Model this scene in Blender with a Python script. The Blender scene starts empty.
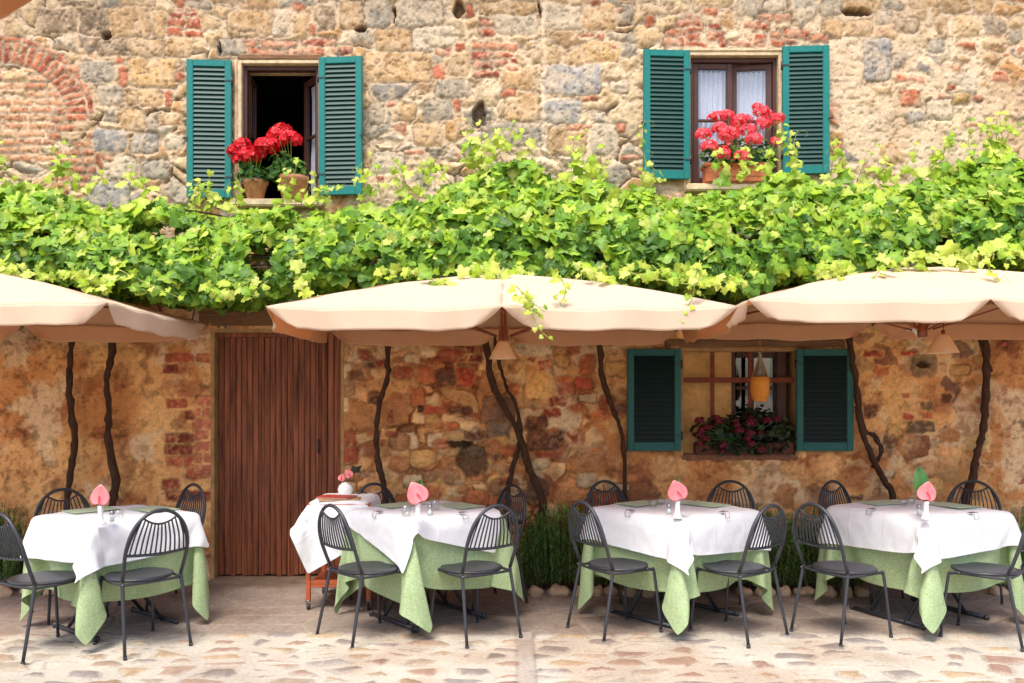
import bpy, math, random
import numpy as np
from mathutils import Vector, Matrix
random.seed(4); RNG = np.random.default_rng(7)
R = math.radians
sc = bpy.context.scene
COL = sc.collection
HOR = 392.0; F = 900.0; EYE = 1.6; WY = 7.56
def at(px, py, Y):
    return Vector(((px-512)*Y/F, Y, EYE+(HOR-py)*Y/F))
def lin(r, g, b):
    f = lambda c: (c/255/12.92) if c/255 <= .04045 else ((c/255+.055)/1.055)**2.4
    return np.array([f(r), f(g), f(b)])

# ---------------------------------------------------------------- materials
def mat(name, col, rough=.6, metal=0., trans=0., noise=.15, nscale=30., bump=0., bscale=80., attr=None, coat=0., spec=.5, stretch=None, glass=0., tcol=None):
    m = bpy.data.materials.new(name); m.use_nodes = True
    nt = m.node_tree; N = nt.nodes; L = nt.links
    N.clear(); out = N.new('ShaderNodeOutputMaterial'); bs = N.new('ShaderNodeBsdfPrincipled')
    bs.inputs['Roughness'].default_value = rough; bs.inputs['Metallic'].default_value = metal
    bs.inputs['Coat Weight'].default_value = coat; bs.inputs['Specular IOR Level'].default_value = spec
    bs.inputs['Transmission Weight'].default_value = glass
    tc = N.new('ShaderNodeTexCoord'); mp = N.new('ShaderNodeMapping'); L.new(tc.outputs['Object'], mp.inputs['Vector'])
    if stretch: mp.inputs['Scale'].default_value = stretch
    nz = N.new('ShaderNodeTexNoise'); nz.inputs['Scale'].default_value = nscale; nz.inputs['Detail'].default_value = 6; nz.inputs['Roughness'].default_value = .65
    L.new(mp.outputs[0], nz.inputs['Vector'])
    mr = N.new('ShaderNodeMapRange'); mr.inputs['From Min'].default_value = .3; mr.inputs['From Max'].default_value = .7
    mr.inputs['To Min'].default_value = 1-noise; mr.inputs['To Max'].default_value = 1+noise
    L.new(nz.outputs[0], mr.inputs['Value'])
    mx = N.new('ShaderNodeVectorMath'); mx.operation = 'SCALE'
    if glass and glass >= 1:
        tp_ = N.new('ShaderNodeBsdfTransparent'); tp_.inputs[0].default_value = (.93, .95, .95, 1); gl = N.new('ShaderNodeBsdfGlossy'); gl.inputs['Roughness'].default_value = .03
        ms = N.new('ShaderNodeMixShader'); ms.inputs[0].default_value = .1; L.new(tp_.outputs[0], ms.inputs[1]); L.new(gl.outputs[0], ms.inputs[2]); L.new(ms.outputs[0], out.inputs['Surface'])
        return m
    if attr:
        at_ = N.new('ShaderNodeAttribute'); at_.attribute_name = attr; L.new(at_.outputs['Color'], mx.inputs[0])
    else:
        mx.inputs[0].default_value = tuple(col[:3])
    L.new(mr.outputs[0], mx.inputs['Scale'])
    L.new(mx.outputs[0], bs.inputs['Base Color'])
    if bump:
        bn = N.new('ShaderNodeTexNoise'); bn.inputs['Scale'].default_value = bscale; bn.inputs['Detail'].default_value = 8
        L.new(mp.outputs[0], bn.inputs['Vector'])
        bu = N.new('ShaderNodeBump'); bu.inputs['Strength'].default_value = min(1, bump); bu.inputs['Distance'].default_value = .01
        L.new(bn.outputs[0], bu.inputs['Height']); L.new(bu.outputs[0], bs.inputs['Normal'])
    if trans:
        tr = N.new('ShaderNodeBsdfTranslucent')
        if tcol is not None: tr.inputs['Color'].default_value = (*tcol, 1)
        else: L.new(mx.outputs[0], tr.inputs['Color'])
        ms = N.new('ShaderNodeMixShader'); ms.inputs[0].default_value = trans
        L.new(bs.outputs[0], ms.inputs[1]); L.new(tr.outputs[0], ms.inputs[2]); L.new(ms.outputs[0], out.inputs['Surface'])
        m['tr'] = 1
    else:
        L.new(bs.outputs[0], out.inputs['Surface'])
    return m

# ---------------------------------------------------------------- mesh builder
class MB:
    def __init__(s): s.v = []; s.f = []; s.c = None; s.sm = []
    def add(s, vs, fs, smooth=True):
        k = len(s.v); s.v += [tuple(p) for p in vs]; s.f += [tuple(i+k for i in f) for f in fs]; s.sm += [smooth]*len(fs); return s
    def box(s, a, b, bev=.0, rot=None, org=None):
        x0, y0, z0 = a; x1, y1, z1 = b; e = min(bev, (x1-x0)/2.2, (y1-y0)/2.2, (z1-z0)/2.2)
        if e <= 0:
            P = [(x, y, z) for z in (z0, z1) for y in (y0, y1) for x in (x0, x1)]
            Fc = [(0,2,3,1), (4,5,7,6), (0,1,5,4), (2,6,7,3), (0,4,6,2), (1,3,7,5)]
        else:
            import bmesh
            bm = bmesh.new(); bmesh.ops.create_cube(bm, size=1)
            for v in bm.verts: v.co = Vector(((x0+x1)/2+v.co.x*(x1-x0), (y0+y1)/2+v.co.y*(y1-y0), (z0+z1)/2+v.co.z*(z1-z0)))
            bmesh.ops.bevel(bm, geom=bm.edges[:], offset=e, segments=2, affect='EDGES')
            P = [tuple(v.co) for v in bm.verts]; Fc = [tuple(v.index for v in f.verts) for f in bm.faces]; bm.free()
        if rot is not None:
            o = Vector(org) if org is not None else Vector(((x0+x1)/2, (y0+y1)/2, (z0+z1)/2))
            P = [tuple(rot @ (Vector(p)-o)+o) for p in P]
        return s.add(P, Fc, False)
    def tube(s, path, r, n=8, caps=True, sub=0, flat=1.):
        P = [Vector(p) for p in path]; rr = list(r) if hasattr(r, '__len__') else [r]*len(P)
        if sub:
            Q = []; q = []
            for i in range(len(P)-1):
                p0 = P[max(i-1, 0)]; p1 = P[i]; p2 = P[i+1]; p3 = P[min(i+2, len(P)-1)]
                for k in range(sub):
                    t = k/sub
                    Q.append(.5*((2*p1)+(p2-p0)*t+(2*p0-5*p1+4*p2-p3)*t*t+(3*p1-p0-3*p2+p3)*t**3)); q.append(rr[i]*(1-t)+rr[i+1]*t)
            Q.append(P[-1]); q.append(rr[-1]); P = Q; rr = q
        vs = []; up = None
        for i, p in enumerate(P):
            t = (P[min(i+1, len(P)-1)]-P[max(i-1, 0)])
            t = t.normalized() if t.length > 1e-9 else Vector((0, 0, 1))
            if up is None:
                up = Vector((0, 0, 1)) if abs(t.z) < .8 else Vector((0, 1, 0))
            a = t.cross(up); a = a.normalized() if a.length > 1e-6 else t.orthogonal().normalized(); b = a.cross(t); up = b
            for k in range(n):
                an = 2*math.pi*k/n; vs.append(p+a*(rr[i]*math.cos(an))+b*(rr[i]*flat*math.sin(an)))
        fs = [(i*n+k, i*n+(k+1) % n, (i+1)*n+(k+1) % n, (i+1)*n+k) for i in range(len(P)-1) for k in range(n)]
        if caps: fs += [tuple(range(n-1, -1, -1)), tuple((len(P)-1)*n+k for k in range(n))]
        return s.add(vs, fs)
    def lathe(s, prof, n=20, c=(0, 0, 0), sx=1., sy=1.):
        vs = [(c[0]+r*sx*math.cos(2*math.pi*k/n), c[1]+r*sy*math.sin(2*math.pi*k/n), c[2]+z) for r, z in prof for k in range(n)]
        fs = [(i*n+k, i*n+(k+1) % n, (i+1)*n+(k+1) % n, (i+1)*n+k) for i in range(len(prof)-1) for k in range(n)]
        return s.add(vs, fs)
    def ell(s, c, r, n=10, m=7):
        prof = [(math.sin(math.pi*i/m)+1e-4, -math.cos(math.pi*i/m)) for i in range(m+1)]
        vs = [(c[0]+r[0]*a*math.cos(2*math.pi*k/n), c[1]+r[1]*a*math.sin(2*math.pi*k/n), c[2]+r[2]*z) for a, z in prof for k in range(n)]
        fs = [(i*n+k, i*n+(k+1) % n, (i+1)*n+(k+1) % n, (i+1)*n+k) for i in range(m) for k in range(n)]
        return s.add(vs, fs)
    def build(s, name, m, parent=None, smooth=None, loc=None):
        me = bpy.data.meshes.new(name); me.from_pydata(s.v, [], s.f)
        me.polygons.foreach_set('use_smooth', [bool(x) if smooth is None else smooth for x in s.sm])
        if s.c is not None:
            ca = me.color_attributes.new('Col', 'FLOAT_COLOR', 'POINT'); ca.data.foreach_set('color', np.asarray(s.c, dtype=np.float32).ravel())
        me.materials.append(m); me.update()
        o = bpy.data.objects.new(name, me); COL.objects.link(o)
        if parent: o.parent = parent
        if loc is not None: o.location = loc
        return o
def npmesh(name, V, Fq, col, m, parent=None, smooth=True):
    """V (n,3), Fq (k,4 or 3), col (n,3) -> object"""
    V = np.asarray(V, dtype=np.float32); Fq = np.asarray(Fq, dtype=np.int32); k = Fq.shape[1]
    me = bpy.data.meshes.new(name); me.vertices.add(len(V)); me.vertices.foreach_set('co', V.ravel())
    me.loops.add(Fq.size); me.loops.foreach_set('vertex_index', Fq.ravel())
    me.polygons.add(len(Fq)); me.polygons.foreach_set('loop_start', np.arange(0, Fq.size, k, dtype=np.int32))
    me.polygons.foreach_set('loop_total', np.full(len(Fq), k, dtype=np.int32))
    me.update(calc_edges=True)
    me.polygons.foreach_set('use_smooth', np.full(len(Fq), smooth))
    if col is not None:
        c = np.ones((len(V), 4), dtype=np.float32); c[:, :3] = col
        ca = me.color_attributes.new('Col', 'FLOAT_COLOR', 'POINT'); ca.data.foreach_set('color', c.ravel())
    me.materials.append(m); me.validate(); me.update()
    o = bpy.data.objects.new(name, me); COL.objects.link(o)
    if parent: o.parent = parent
    return o
def tag(o, label=None, cat=None, group=None, kind=None):
    if label: o['label'] = label
    if cat: o['category'] = cat
    if group: o['group'] = group
    if kind: o['kind'] = kind
    return o
def empty(name, loc=(0, 0, 0), rz=0):
    o = bpy.data.objects.new(name, None); COL.objects.link(o); o.location = loc; o.rotation_euler = (0, 0, rz); o.empty_display_size = .1; return o
def copy_tree(o, parent=None):
    c = o.copy(); COL.objects.link(c)
    if parent: c.parent = parent
    for ch in list(o.children): copy_tree(ch, c)
    return c

# ---------------------------------------------------------------- numpy noise
def vnoise(x, y, seed):
    r = np.random.default_rng(seed).random((256, 256))
    xi = np.floor(x).astype(int); yi = np.floor(y).astype(int); fx = x-xi; fy = y-yi
    fx = fx*fx*(3-2*fx); fy = fy*fy*(3-2*fy); a = xi & 255; b = yi & 255; a1 = (xi+1) & 255; b1 = (yi+1) & 255
    return (r[a, b]*(1-fx)+r[a1, b]*fx)*(1-fy)+(r[a, b1]*(1-fx)+r[a1, b1]*fx)*fy
def fbm(x, y, s, seed, o=4, g=.5):
    t = 0; a = 1; w = 0
    for k in range(o):
        t = t+a*vnoise(x*s+13.7*k, y*s+7.1*k, seed+k); w += a; a *= g; s *= 2.03
    return t/w
def sst(a, b, x):
    t = np.clip((x-a)/(b-a), 0, 1); return t*t*(3-2*t)
def voronoi(x, y, seeds, asp, tile=1.0, pad=.75):
    """nearest seed id and distance to the cell border; seeds (n,3): x,y,weight; asp squeezes x"""
    idx = np.zeros(x.shape, int); ed = np.zeros(x.shape)
    tx = np.floor(x/tile).astype(int); ty = np.floor(y/tile).astype(int)
    key = tx*1000+ty
    order = np.argsort(key, kind='stable'); ks = key[order]; st = np.flatnonzero(np.r_[True, ks[1:] != ks[:-1]]); en = np.r_[st[1:], len(ks)]
    for a, b in zip(st, en):
        ii = order[a:b]; cx = (tx[ii[0]]+.5)*tile; cy = (ty[ii[0]]+.5)*tile
        near = np.flatnonzero((abs(seeds[:, 0]-cx) < tile/2+pad) & (abs(seeds[:, 1]-cy) < tile/2+pad))
        if len(near) < 2: continue
        S = seeds[near]
        d = ((x[ii][:, None]-S[None, :, 0])/asp)**2+(y[ii][:, None]-S[None, :, 1])**2-S[None, :, 2]
        p = np.argpartition(d, 1, axis=1)[:, :2]
        d2 = np.take_along_axis(d, p, 1); sw = d2[:, 0] > d2[:, 1]
        p[sw] = p[sw][:, ::-1]; d2[sw] = d2[sw][:, ::-1]
        A = S[p[:, 0]]; B = S[p[:, 1]]
        sep = np.sqrt(((A[:, 0]-B[:, 0])/asp)**2+(A[:, 1]-B[:, 1])**2)+1e-6
        idx[ii] = near[p[:, 0]]; ed[ii] = (d2[:, 1]-d2[:, 0])/(2*sep)
    return idx, ed
def seeds_courses(x0, x1, y0, y1, hs, ws, seed, jit=.25):
    r = np.random.default_rng(seed); out = []; y = y0
    while y < y1:
        h = r.uniform(*hs); x = x0
        while x < x1:
            w = r.uniform(*ws)
            if r.random() < .22:   # two small stones instead of one
                out += [(x+w/2+r.normal()*.02, y+h*.25, 0), (x+w/2+r.normal()*.02, y+h*.78, 0)]
            else:
                out.append((x+w/2+r.normal()*.03, y+h/2+r.normal()*h*jit, r.uniform(0, .3)*h*h))
            x += w
        y += h
    return np.array(out)

# draped cloths: squares per side, then x, y, z of every vertex in mm, each as the step from the vertex before
CL = {
'Ag': (46, [
[-514,30,30,30,30,28,28,9,-9,-23,-33,-19,-13,27,39,38,40,40,39,39,40,41,41,40,42,40,40,41,40,39,42,36,40,40,40,40,2,-32,-34,-34,-23,-25,-7,27,28,29,29,-973,25,30,29,30,30,24,25,-16,4,-38,-33,3,
24,40,40,40,40,39,39,36,42,40,40,41,41,40,40,41,38,37,41,39,40,40,37,-13,-34,-34,-25,-28,-7,19,29,28,29,23,-1022,32,23,29,30,30,26,30,-7,12,-35,-40,22,12,40,40,40,40,41,38,39,38,40,40,41,41,
40,40,39,42,41,33,37,40,40,31,-26,-33,-28,-30,-6,12,28,28,28,24,20,-1067,27,27,29,29,31,30,30,3,20,-37,-36,18,21,41,40,38,41,35,38,39,41,40,40,41,41,40,40,40,40,40,38,37,36,29,30,-34,-34,-28,
-2,-1,29,27,29,24,18,10,-1042,-26,30,22,27,30,31,28,32,11,-25,-40,32,26,24,37,41,34,40,36,42,40,40,40,41,41,40,40,41,38,40,39,30,41,41,-1,-34,-31,0,-12,28,26,28,24,12,14,23,-1054,-1,-21,31,22,
18,31,31,28,31,-33,-20,14,26,36,40,38,33,39,40,41,41,40,40,41,41,40,40,40,40,38,40,31,39,40,-20,-34,1,-26,31,26,28,24,11,25,19,12,-1047,-14,-4,-15,12,20,31,30,30,30,-9,8,-16,23,40,42,30,40,
40,40,41,41,40,40,41,41,40,40,40,42,34,40,34,37,36,-35,-8,-24,24,24,29,24,19,16,18,24,15,-1035,-17,-15,-14,12,-9,11,30,30,32,34,-14,-6,14,41,37,36,40,40,40,41,41,40,40,41,40,41,40,40,40,36,
39,39,32,25,-33,-17,18,25,28,24,26,5,21,26,-1,9,-992,-17,-13,-18,-6,-7,-4,5,33,29,32,24,-4,-3,40,39,36,40,40,40,41,41,40,40,41,40,41,40,41,39,40,35,39,32,12,-30,23,11,28,26,22,11,22,16,
1,16,7,-971,-11,-13,-20,-2,-6,-6,-12,-8,25,33,33,1,6,38,40,38,40,40,40,41,41,40,40,41,41,40,40,41,40,39,36,36,34,-14,24,4,28,24,24,18,11,9,10,-1,-4,-5,-966,15,-16,26,-7,-6,-6,-6,-12,-15,
16,33,30,-1,35,42,39,40,41,40,40,41,41,40,40,42,40,41,40,41,40,41,30,37,12,-6,30,26,18,12,-2,16,2,-12,0,-6,-7,-962,13,14,1,17,2,-18,-2,22,-4,-15,5,34,17,38,39,40,41,41,40,40,41,41,
40,40,42,40,41,41,40,40,42,40,32,1,21,32,14,8,0,0,-6,-6,-8,-7,-5,-4,-932,10,-15,7,16,21,-12,3,17,13,10,-4,-10,34,40,40,40,40,41,41,40,41,41,40,41,40,42,41,40,40,41,41,40,43,4,31,
8,4,-6,-8,-7,-7,-6,-7,-5,-6,-6,-903,5,22,-12,3,4,6,7,7,9,11,21,-16,25,45,41,42,41,40,41,41,42,40,41,41,40,41,41,40,41,41,41,41,46,27,-19,-4,3,-11,-8,-6,-7,-7,-6,-4,-8,-6,-828,10,
1,9,3,3,8,5,0,13,-16,-2,-4,29,44,41,41,41,40,42,40,41,41,41,41,40,41,41,40,41,41,40,42,42,32,-22,-19,-13,-8,-9,-9,-8,-8,-8,-8,-4,-3,-755,4,8,8,-6,12,-6,11,4,-5,-6,-10,-18,28,42,
40,41,41,41,41,41,41,40,41,41,40,41,41,40,41,41,40,41,41,36,-16,-2,-10,-6,-4,-9,-8,-11,-10,0,-3,-3,-755,5,-6,9,5,0,-2,-6,-8,-10,-13,-1,-15,29,40,40,42,40,42,40,41,41,40,41,41,40,41,41,
40,41,41,40,41,41,34,2,-14,6,-14,-5,-7,2,-4,-8,-8,-14,4,-753,3,0,0,-10,-15,1,-10,-2,-14,-12,8,-12,28,41,41,40,40,42,40,41,41,40,41,41,40,41,41,40,41,41,40,40,42,34,0,-12,6,0,-5,-9,
-10,6,-10,0,-6,-4,-780,10,-8,0,-14,-4,-9,-8,-1,-10,0,-8,-2,30,41,41,40,41,41,40,40,42,40,40,41,41,41,41,40,40,42,40,40,41,35,-1,1,-3,-3,5,-5,-6,-12,6,-10,-7,3,-790,-14,5,-7,3,-15,0,
-5,-13,2,-8,3,-7,31,41,40,40,41,41,40,41,41,40,41,41,40,42,40,40,40,42,40,40,41,31,2,-4,4,-3,-3,-3,1,-10,1,-2,-3,-7,-805,0,2,-12,-6,-4,-6,-6,-4,0,6,-10,2,27,41,40,40,41,41,40,
41,41,40,41,41,40,41,41,40,40,42,40,41,39,28,4,0,0,8,-14,2,-4,5,-9,-1,-5,-2,-814,1,-15,1,-2,-7,-4,-4,-1,5,-12,2,0,28,40,40,40,42,40,40,42,40,40,40,42,41,40,41,40,41,41,40,41,
41,26,-1,3,0,-2,2,2,-2,0,-6,-10,6,-10,-815,-5,-6,6,-10,-5,-5,7,-11,8,-14,4,-2,28,40,41,40,41,40,40,41,41,40,41,41,40,41,41,40,41,41,40,40,40,28,-2,6,-4,1,-6,6,-1,-6,2,1,-11,
-3,-815,-4,-4,-11,3,-13,7,-6,-6,2,0,0,-2,28,40,40,41,41,40,40,41,41,40,41,41,40,41,41,40,41,40,41,40,40,28,2,-4,5,-5,2,0,-2,-3,-5,2,-6,-4,-810,-8,-1,-9,-7,-1,-6,0,-8,4,4,-4,
-2,28,40,40,41,41,40,40,41,41,40,41,41,40,41,41,40,40,41,41,40,40,30,2,-6,8,-9,5,-2,-6,-8,10,-15,-1,1,-809,0,-12,-4,-10,-10,14,-14,12,-14,4,-12,8,28,40,40,41,41,40,40,41,41,40,41,41,
40,41,41,40,40,42,40,40,40,30,-2,-4,3,-1,-6,2,1,3,-14,2,-8,0,-794,-14,-6,-8,-4,-7,-7,-10,0,10,-8,6,-2,28,40,40,41,41,40,41,41,40,40,41,41,40,41,41,40,40,42,40,40,40,30,-2,3,-4,
-1,-4,-2,-4,3,-3,-8,-1,-11,-774,-6,-12,-12,-10,-11,10,-17,-6,-2,6,-10,10,27,41,40,41,41,40,40,41,41,40,42,40,40,41,41,41,40,41,40,40,40,30,-3,-4,5,-12,4,2,1,-3,-6,-8,-16,8,-761,-10,-5,-8,
-10,-16,-6,2,-20,-7,0,5,-2,29,41,39,42,41,40,40,41,41,40,41,41,40,42,40,40,41,41,40,41,40,29,-4,0,-8,-4,8,-6,-12,6,-12,-2,-2,-10,-734,-3,-13,-6,-4,-13,-18,-16,9,-24,-8,2,3,30,41,40,40,
42,40,40,41,41,40,41,41,41,41,40,40,42,40,40,42,40,26,6,-16,2,1,-7,-22,12,-15,-5,-2,6,-22,-706,-18,10,-2,-8,-10,-15,-15,-15,-13,-4,-16,3,31,42,40,40,41,41,40,41,41,40,40,42,41,41,40,41,41,
40,40,42,40,28,-8,2,-8,-16,-10,2,-8,2,-2,-21,1,1,-726,5,-6,-7,13,-2,-4,-10,-13,-13,-25,-5,-17,33,41,41,40,41,41,40,41,41,40,40,42,40,42,40,41,41,40,41,41,40,30,-2,-21,-15,-3,-3,-3,-3,-4,
-1,3,10,5,-769,-2,-4,-5,-11,0,-6,1,0,1,-4,-17,-24,31,42,42,40,41,41,40,41,41,40,41,41,40,41,41,40,42,40,41,41,42,31,-18,-7,9,-15,2,-12,4,1,1,0,5,-3,-810,-8,-4,-4,-7,-6,-4,-1,1,
1,4,8,-18,28,46,42,40,41,41,40,40,42,40,42,40,40,42,40,40,41,41,41,41,45,30,-9,-2,10,-22,-2,0,-2,2,-4,14,-11,4,-863,-6,-6,-4,-7,-3,-6,5,11,-2,5,9,32,8,42,40,41,41,40,42,40,40,
40,41,40,41,41,41,40,40,40,40,40,43,37,20,5,-8,-1,-9,-6,-6,-6,-5,3,12,-5,-918,-4,-5,-7,-7,-6,4,9,8,10,18,33,5,27,37,40,36,40,40,41,41,40,40,40,41,41,40,40,42,40,40,40,40,40,18,
33,25,20,0,-12,-4,-6,-4,-6,-2,3,-1,-986,-6,-2,2,6,22,14,0,12,-6,35,17,30,22,21,35,34,40,40,40,41,41,40,40,40,42,40,40,41,40,41,40,41,35,8,26,30,18,28,10,1,-12,-5,4,-16,-24,-8,-1002,
16,-5,13,16,16,25,-3,-15,25,32,23,1,14,34,34,34,41,39,40,41,40,41,40,41,40,41,40,40,41,40,41,40,34,3,14,32,21,29,21,4,20,0,-12,-12,-12,-14,-1030,9,23,10,18,24,-10,-17,25,22,31,15,6,-8,
38,38,33,39,40,40,40,41,41,40,40,41,41,40,40,40,41,39,32,40,20,-9,19,33,18,22,30,18,-1,22,-16,-6,-12,-1054,21,20,21,12,-22,-10,16,26,27,9,24,-22,7,41,36,40,38,36,40,40,41,40,41,40,40,41,
41,40,40,41,33,34,40,26,-8,-3,27,30,22,24,14,29,5,32,-6,-12,-1056,20,20,-2,-20,-8,4,28,29,27,-1,11,-32,16,40,36,38,42,36,40,40,40,41,41,40,40,40,41,41,40,34,36,34,36,38,-18,-10,26,24,18,
28,15,23,30,22,0,18,-1046,14,-19,-11,0,-10,27,31,30,18,4,-28,-26,24,40,38,39,38,40,39,40,40,40,41,41,40,40,40,41,41,37,35,30,40,16,22,-14,-16,26,31,13,28,13,25,23,29,10,-1024,-12,-10,-8,-15,29,
28,30,25,-7,6,-28,-32,32,38,40,36,40,40,39,41,40,40,40,41,41,40,40,38,41,40,33,31,35,33,-1,17,-13,-22,32,30,8,27,27,14,26,22,-1024,-16,-14,-4,30,25,29,30,4,-7,-1,-31,-33,36,38,40,42,34,42,
40,39,41,40,40,41,41,40,40,40,40,38,28,36,40,19,17,8,-2,-34,8,30,32,2,22,25,23,24,-1020,-2,-15,27,30,24,30,1,10,1,-21,-39,-21,39,40,40,38,40,40,38,41,41,40,40,40,41,41,40,40,39,39,24,
40,40,21,11,14,4,-40,12,4,29,25,2,28,15,27,-1008,-9,27,28,24,30,20,-7,1,4,-38,-35,-13,40,41,41,37,41,38,40,40,41,41,40,40,41,41,40,38,40,38,32,32,32,32,13,3,18,-40,-17,23,12,27,23,2,
21,24,-997,26,28,27,27,27,-3,2,8,-26,-32,-40,-1,41,37,41,38,40,40,39,39,42,42,40,40,40,41,40,39,39,35,34,34,34,21,23,0,24,-34,-38,11,21,22,27,9,10,14],
[-559,-3,6,10,-5,11,12,35,37,30,-24,36,37,31,-10,-16,-6,-4,-9,-9,-6,-5,-2,-1,-8,10,4,4,7,7,5,21,2,-10,2,-8,-39,-11,8,-4,-26,-24,-33,-13,-6,-4,-6,-4,-18,-1,7,8,-5,21,19,37,36,-12,22,40,
32,-6,-4,-6,-8,-8,-14,-15,3,-10,1,3,5,1,2,2,15,15,5,13,-8,-2,-18,-36,9,-2,-23,-21,-34,-23,-5,-1,-6,14,-18,-2,-22,6,10,-10,17,9,38,32,21,3,33,37,-14,-3,-5,-5,1,-14,-12,-13,5,-1,7,-4,
-4,14,9,-5,4,26,16,-10,-3,-27,-25,12,-19,-16,-34,-30,-2,-1,-11,15,17,-28,-12,-12,-8,10,-2,-2,8,35,31,16,17,35,34,-4,8,-17,5,-22,-13,-13,2,-1,1,1,-6,7,1,3,7,7,14,16,19,-30,-27,-6,4,-20,
-34,-34,-3,-20,6,15,20,24,-56,4,-8,-18,-11,17,-10,16,2,34,30,11,28,30,35,-19,-1,-21,-9,-22,6,-5,-1,6,-3,1,-2,-2,3,13,4,12,26,-4,0,-41,7,-16,-34,-32,-7,-17,3,13,23,23,16,-42,-16,-4,-8,-16,
-20,6,5,21,1,25,32,38,31,17,-8,-16,-22,-11,-5,2,-2,1,-1,2,3,-7,5,-7,11,15,4,25,10,-11,-34,2,-36,-34,-10,-16,0,14,24,12,18,26,-38,-7,-17,-8,-24,-19,7,2,4,-14,36,38,36,33,-1,-1,-25,-12,
-5,0,1,0,-2,2,-6,6,-3,-7,2,1,21,5,22,17,-20,-12,-34,-28,-20,-18,2,12,19,21,18,12,23,-44,-1,-6,-8,-24,-16,-22,-5,-7,22,4,36,39,38,0,-17,-17,-7,2,0,-6,3,7,-10,4,-4,4,-6,4,-8,19,
13,9,26,-31,-16,-30,-28,-19,7,10,13,28,17,12,26,22,-70,0,-16,12,-10,-17,-19,-21,1,-9,10,27,40,39,-6,-12,-19,-2,3,6,-7,0,4,-6,8,-6,2,-10,12,-12,4,20,12,26,-38,-22,-20,-32,6,12,15,23,16,20,
22,22,24,-81,-13,-14,20,-20,-16,-15,-3,-13,-15,8,9,39,38,-12,-6,-14,8,0,-6,0,4,0,1,-1,-3,-5,5,3,0,-12,20,16,22,-37,-21,-34,2,13,13,20,22,22,22,22,16,8,-70,2,-14,-3,-15,-16,-16,-14,-5,5,
-18,6,21,39,-22,-2,10,-4,3,1,4,-4,-2,-1,0,1,0,8,-10,0,2,-14,30,17,-32,-35,2,10,17,21,20,22,21,3,20,8,0,-58,-4,22,-22,2,-14,-18,-13,-10,-11,3,-19,3,33,-14,10,2,0,-6,6,-6,4,-2,
-2,-4,2,8,-4,4,0,-4,0,-8,24,-34,12,-5,21,21,21,20,12,10,8,4,-2,-6,-4,-4,-16,-4,-2,6,-16,-14,-10,-10,-13,-11,-8,-1,4,4,2,-1,1,1,0,0,-1,-3,2,-1,-5,6,0,-2,0,0,-4,-2,21,-11,
21,21,16,12,8,10,-2,6,-6,2,4,38,-7,-17,2,-3,-5,-8,-12,-14,-12,-12,-4,-9,-7,2,2,0,0,1,0,-1,0,1,0,-1,0,0,0,0,0,0,-1,-1,-3,1,8,12,19,-2,5,6,4,5,5,10,-5,-5,68,-24,
14,-26,-6,1,-19,-2,2,-16,4,-5,-6,-2,-1,0,0,1,0,0,0,1,0,-1,-1,1,0,-1,1,-1,0,0,0,-1,-1,7,5,7,3,3,2,3,2,2,2,4,2,42,5,-18,-7,10,-14,4,-11,-3,-2,0,-2,0,-2,0,
0,-1,1,0,0,0,0,0,0,0,0,0,-1,0,0,0,0,-1,0,0,5,-2,3,0,-1,1,4,4,6,-8,-2,-1,45,-1,6,-6,-5,0,2,0,-2,-2,-2,0,0,-2,0,0,0,0,0,0,0,0,0,0,0,0,0,0,
0,0,0,-1,-1,0,1,1,1,-1,2,0,1,-2,-1,2,0,5,-5,44,1,1,1,-1,-2,0,0,0,-2,-2,1,-1,-1,-1,1,0,-1,0,0,0,1,0,-1,0,1,-1,0,0,0,0,0,-1,1,0,1,1,-2,0,0,2,
0,-2,1,-1,0,0,45,2,-1,2,-2,0,-2,0,0,0,-1,0,-1,0,-2,2,0,0,0,0,0,-1,1,0,0,-1,0,-1,0,0,0,0,0,0,2,0,0,-1,-1,0,0,0,1,-2,1,0,-2,48,-2,2,-1,1,-2,2,
-1,-1,0,-1,0,1,-2,0,0,0,0,0,0,0,0,0,0,0,0,0,0,-1,0,0,0,-1,0,3,-1,0,0,-1,0,-1,0,2,-2,0,0,-1,45,2,0,-1,-1,0,0,0,0,0,0,0,0,-1,0,-1,0,0,0,0,
0,0,0,0,0,0,0,0,0,0,0,0,0,-1,2,-1,0,0,0,0,-1,0,0,-1,0,0,0,45,1,-1,0,0,0,0,0,-1,0,0,0,0,0,0,0,-1,0,0,0,0,-1,0,0,1,-1,1,-1,0,0,0,0,0,
2,-1,0,-1,0,0,0,0,0,-1,0,0,-1,0,46,0,0,0,0,0,0,-1,0,0,0,0,-1,0,0,0,0,0,0,0,0,-1,1,0,0,0,0,0,-1,-1,1,0,0,1,0,0,-1,0,-1,0,0,0,0,0,0,-2,
0,47,-1,0,0,0,0,0,0,0,0,0,0,-1,-1,0,0,0,0,0,0,0,0,0,0,0,0,0,0,0,0,0,0,0,0,0,0,0,0,-1,0,-1,0,0,0,0,-1,0,46,0,0,-1,0,0,0,0,0,0,0,0,
-1,0,0,0,0,0,-1,0,1,-1,0,0,0,0,0,0,0,1,0,-1,1,0,-1,0,0,0,0,0,-1,-1,0,0,0,0,0,46,-2,2,-1,0,0,0,-1,1,-1,0,0,0,0,0,0,0,0,-1,0,0,0,0,0,1,
-1,0,0,0,0,1,0,0,0,-2,0,0,0,0,0,0,-1,0,-1,0,0,0,45,1,0,0,0,-1,-1,0,0,1,-1,0,0,0,0,0,0,0,0,0,0,0,0,0,0,0,0,0,0,0,0,0,0,0,0,0,0,-1,
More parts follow.
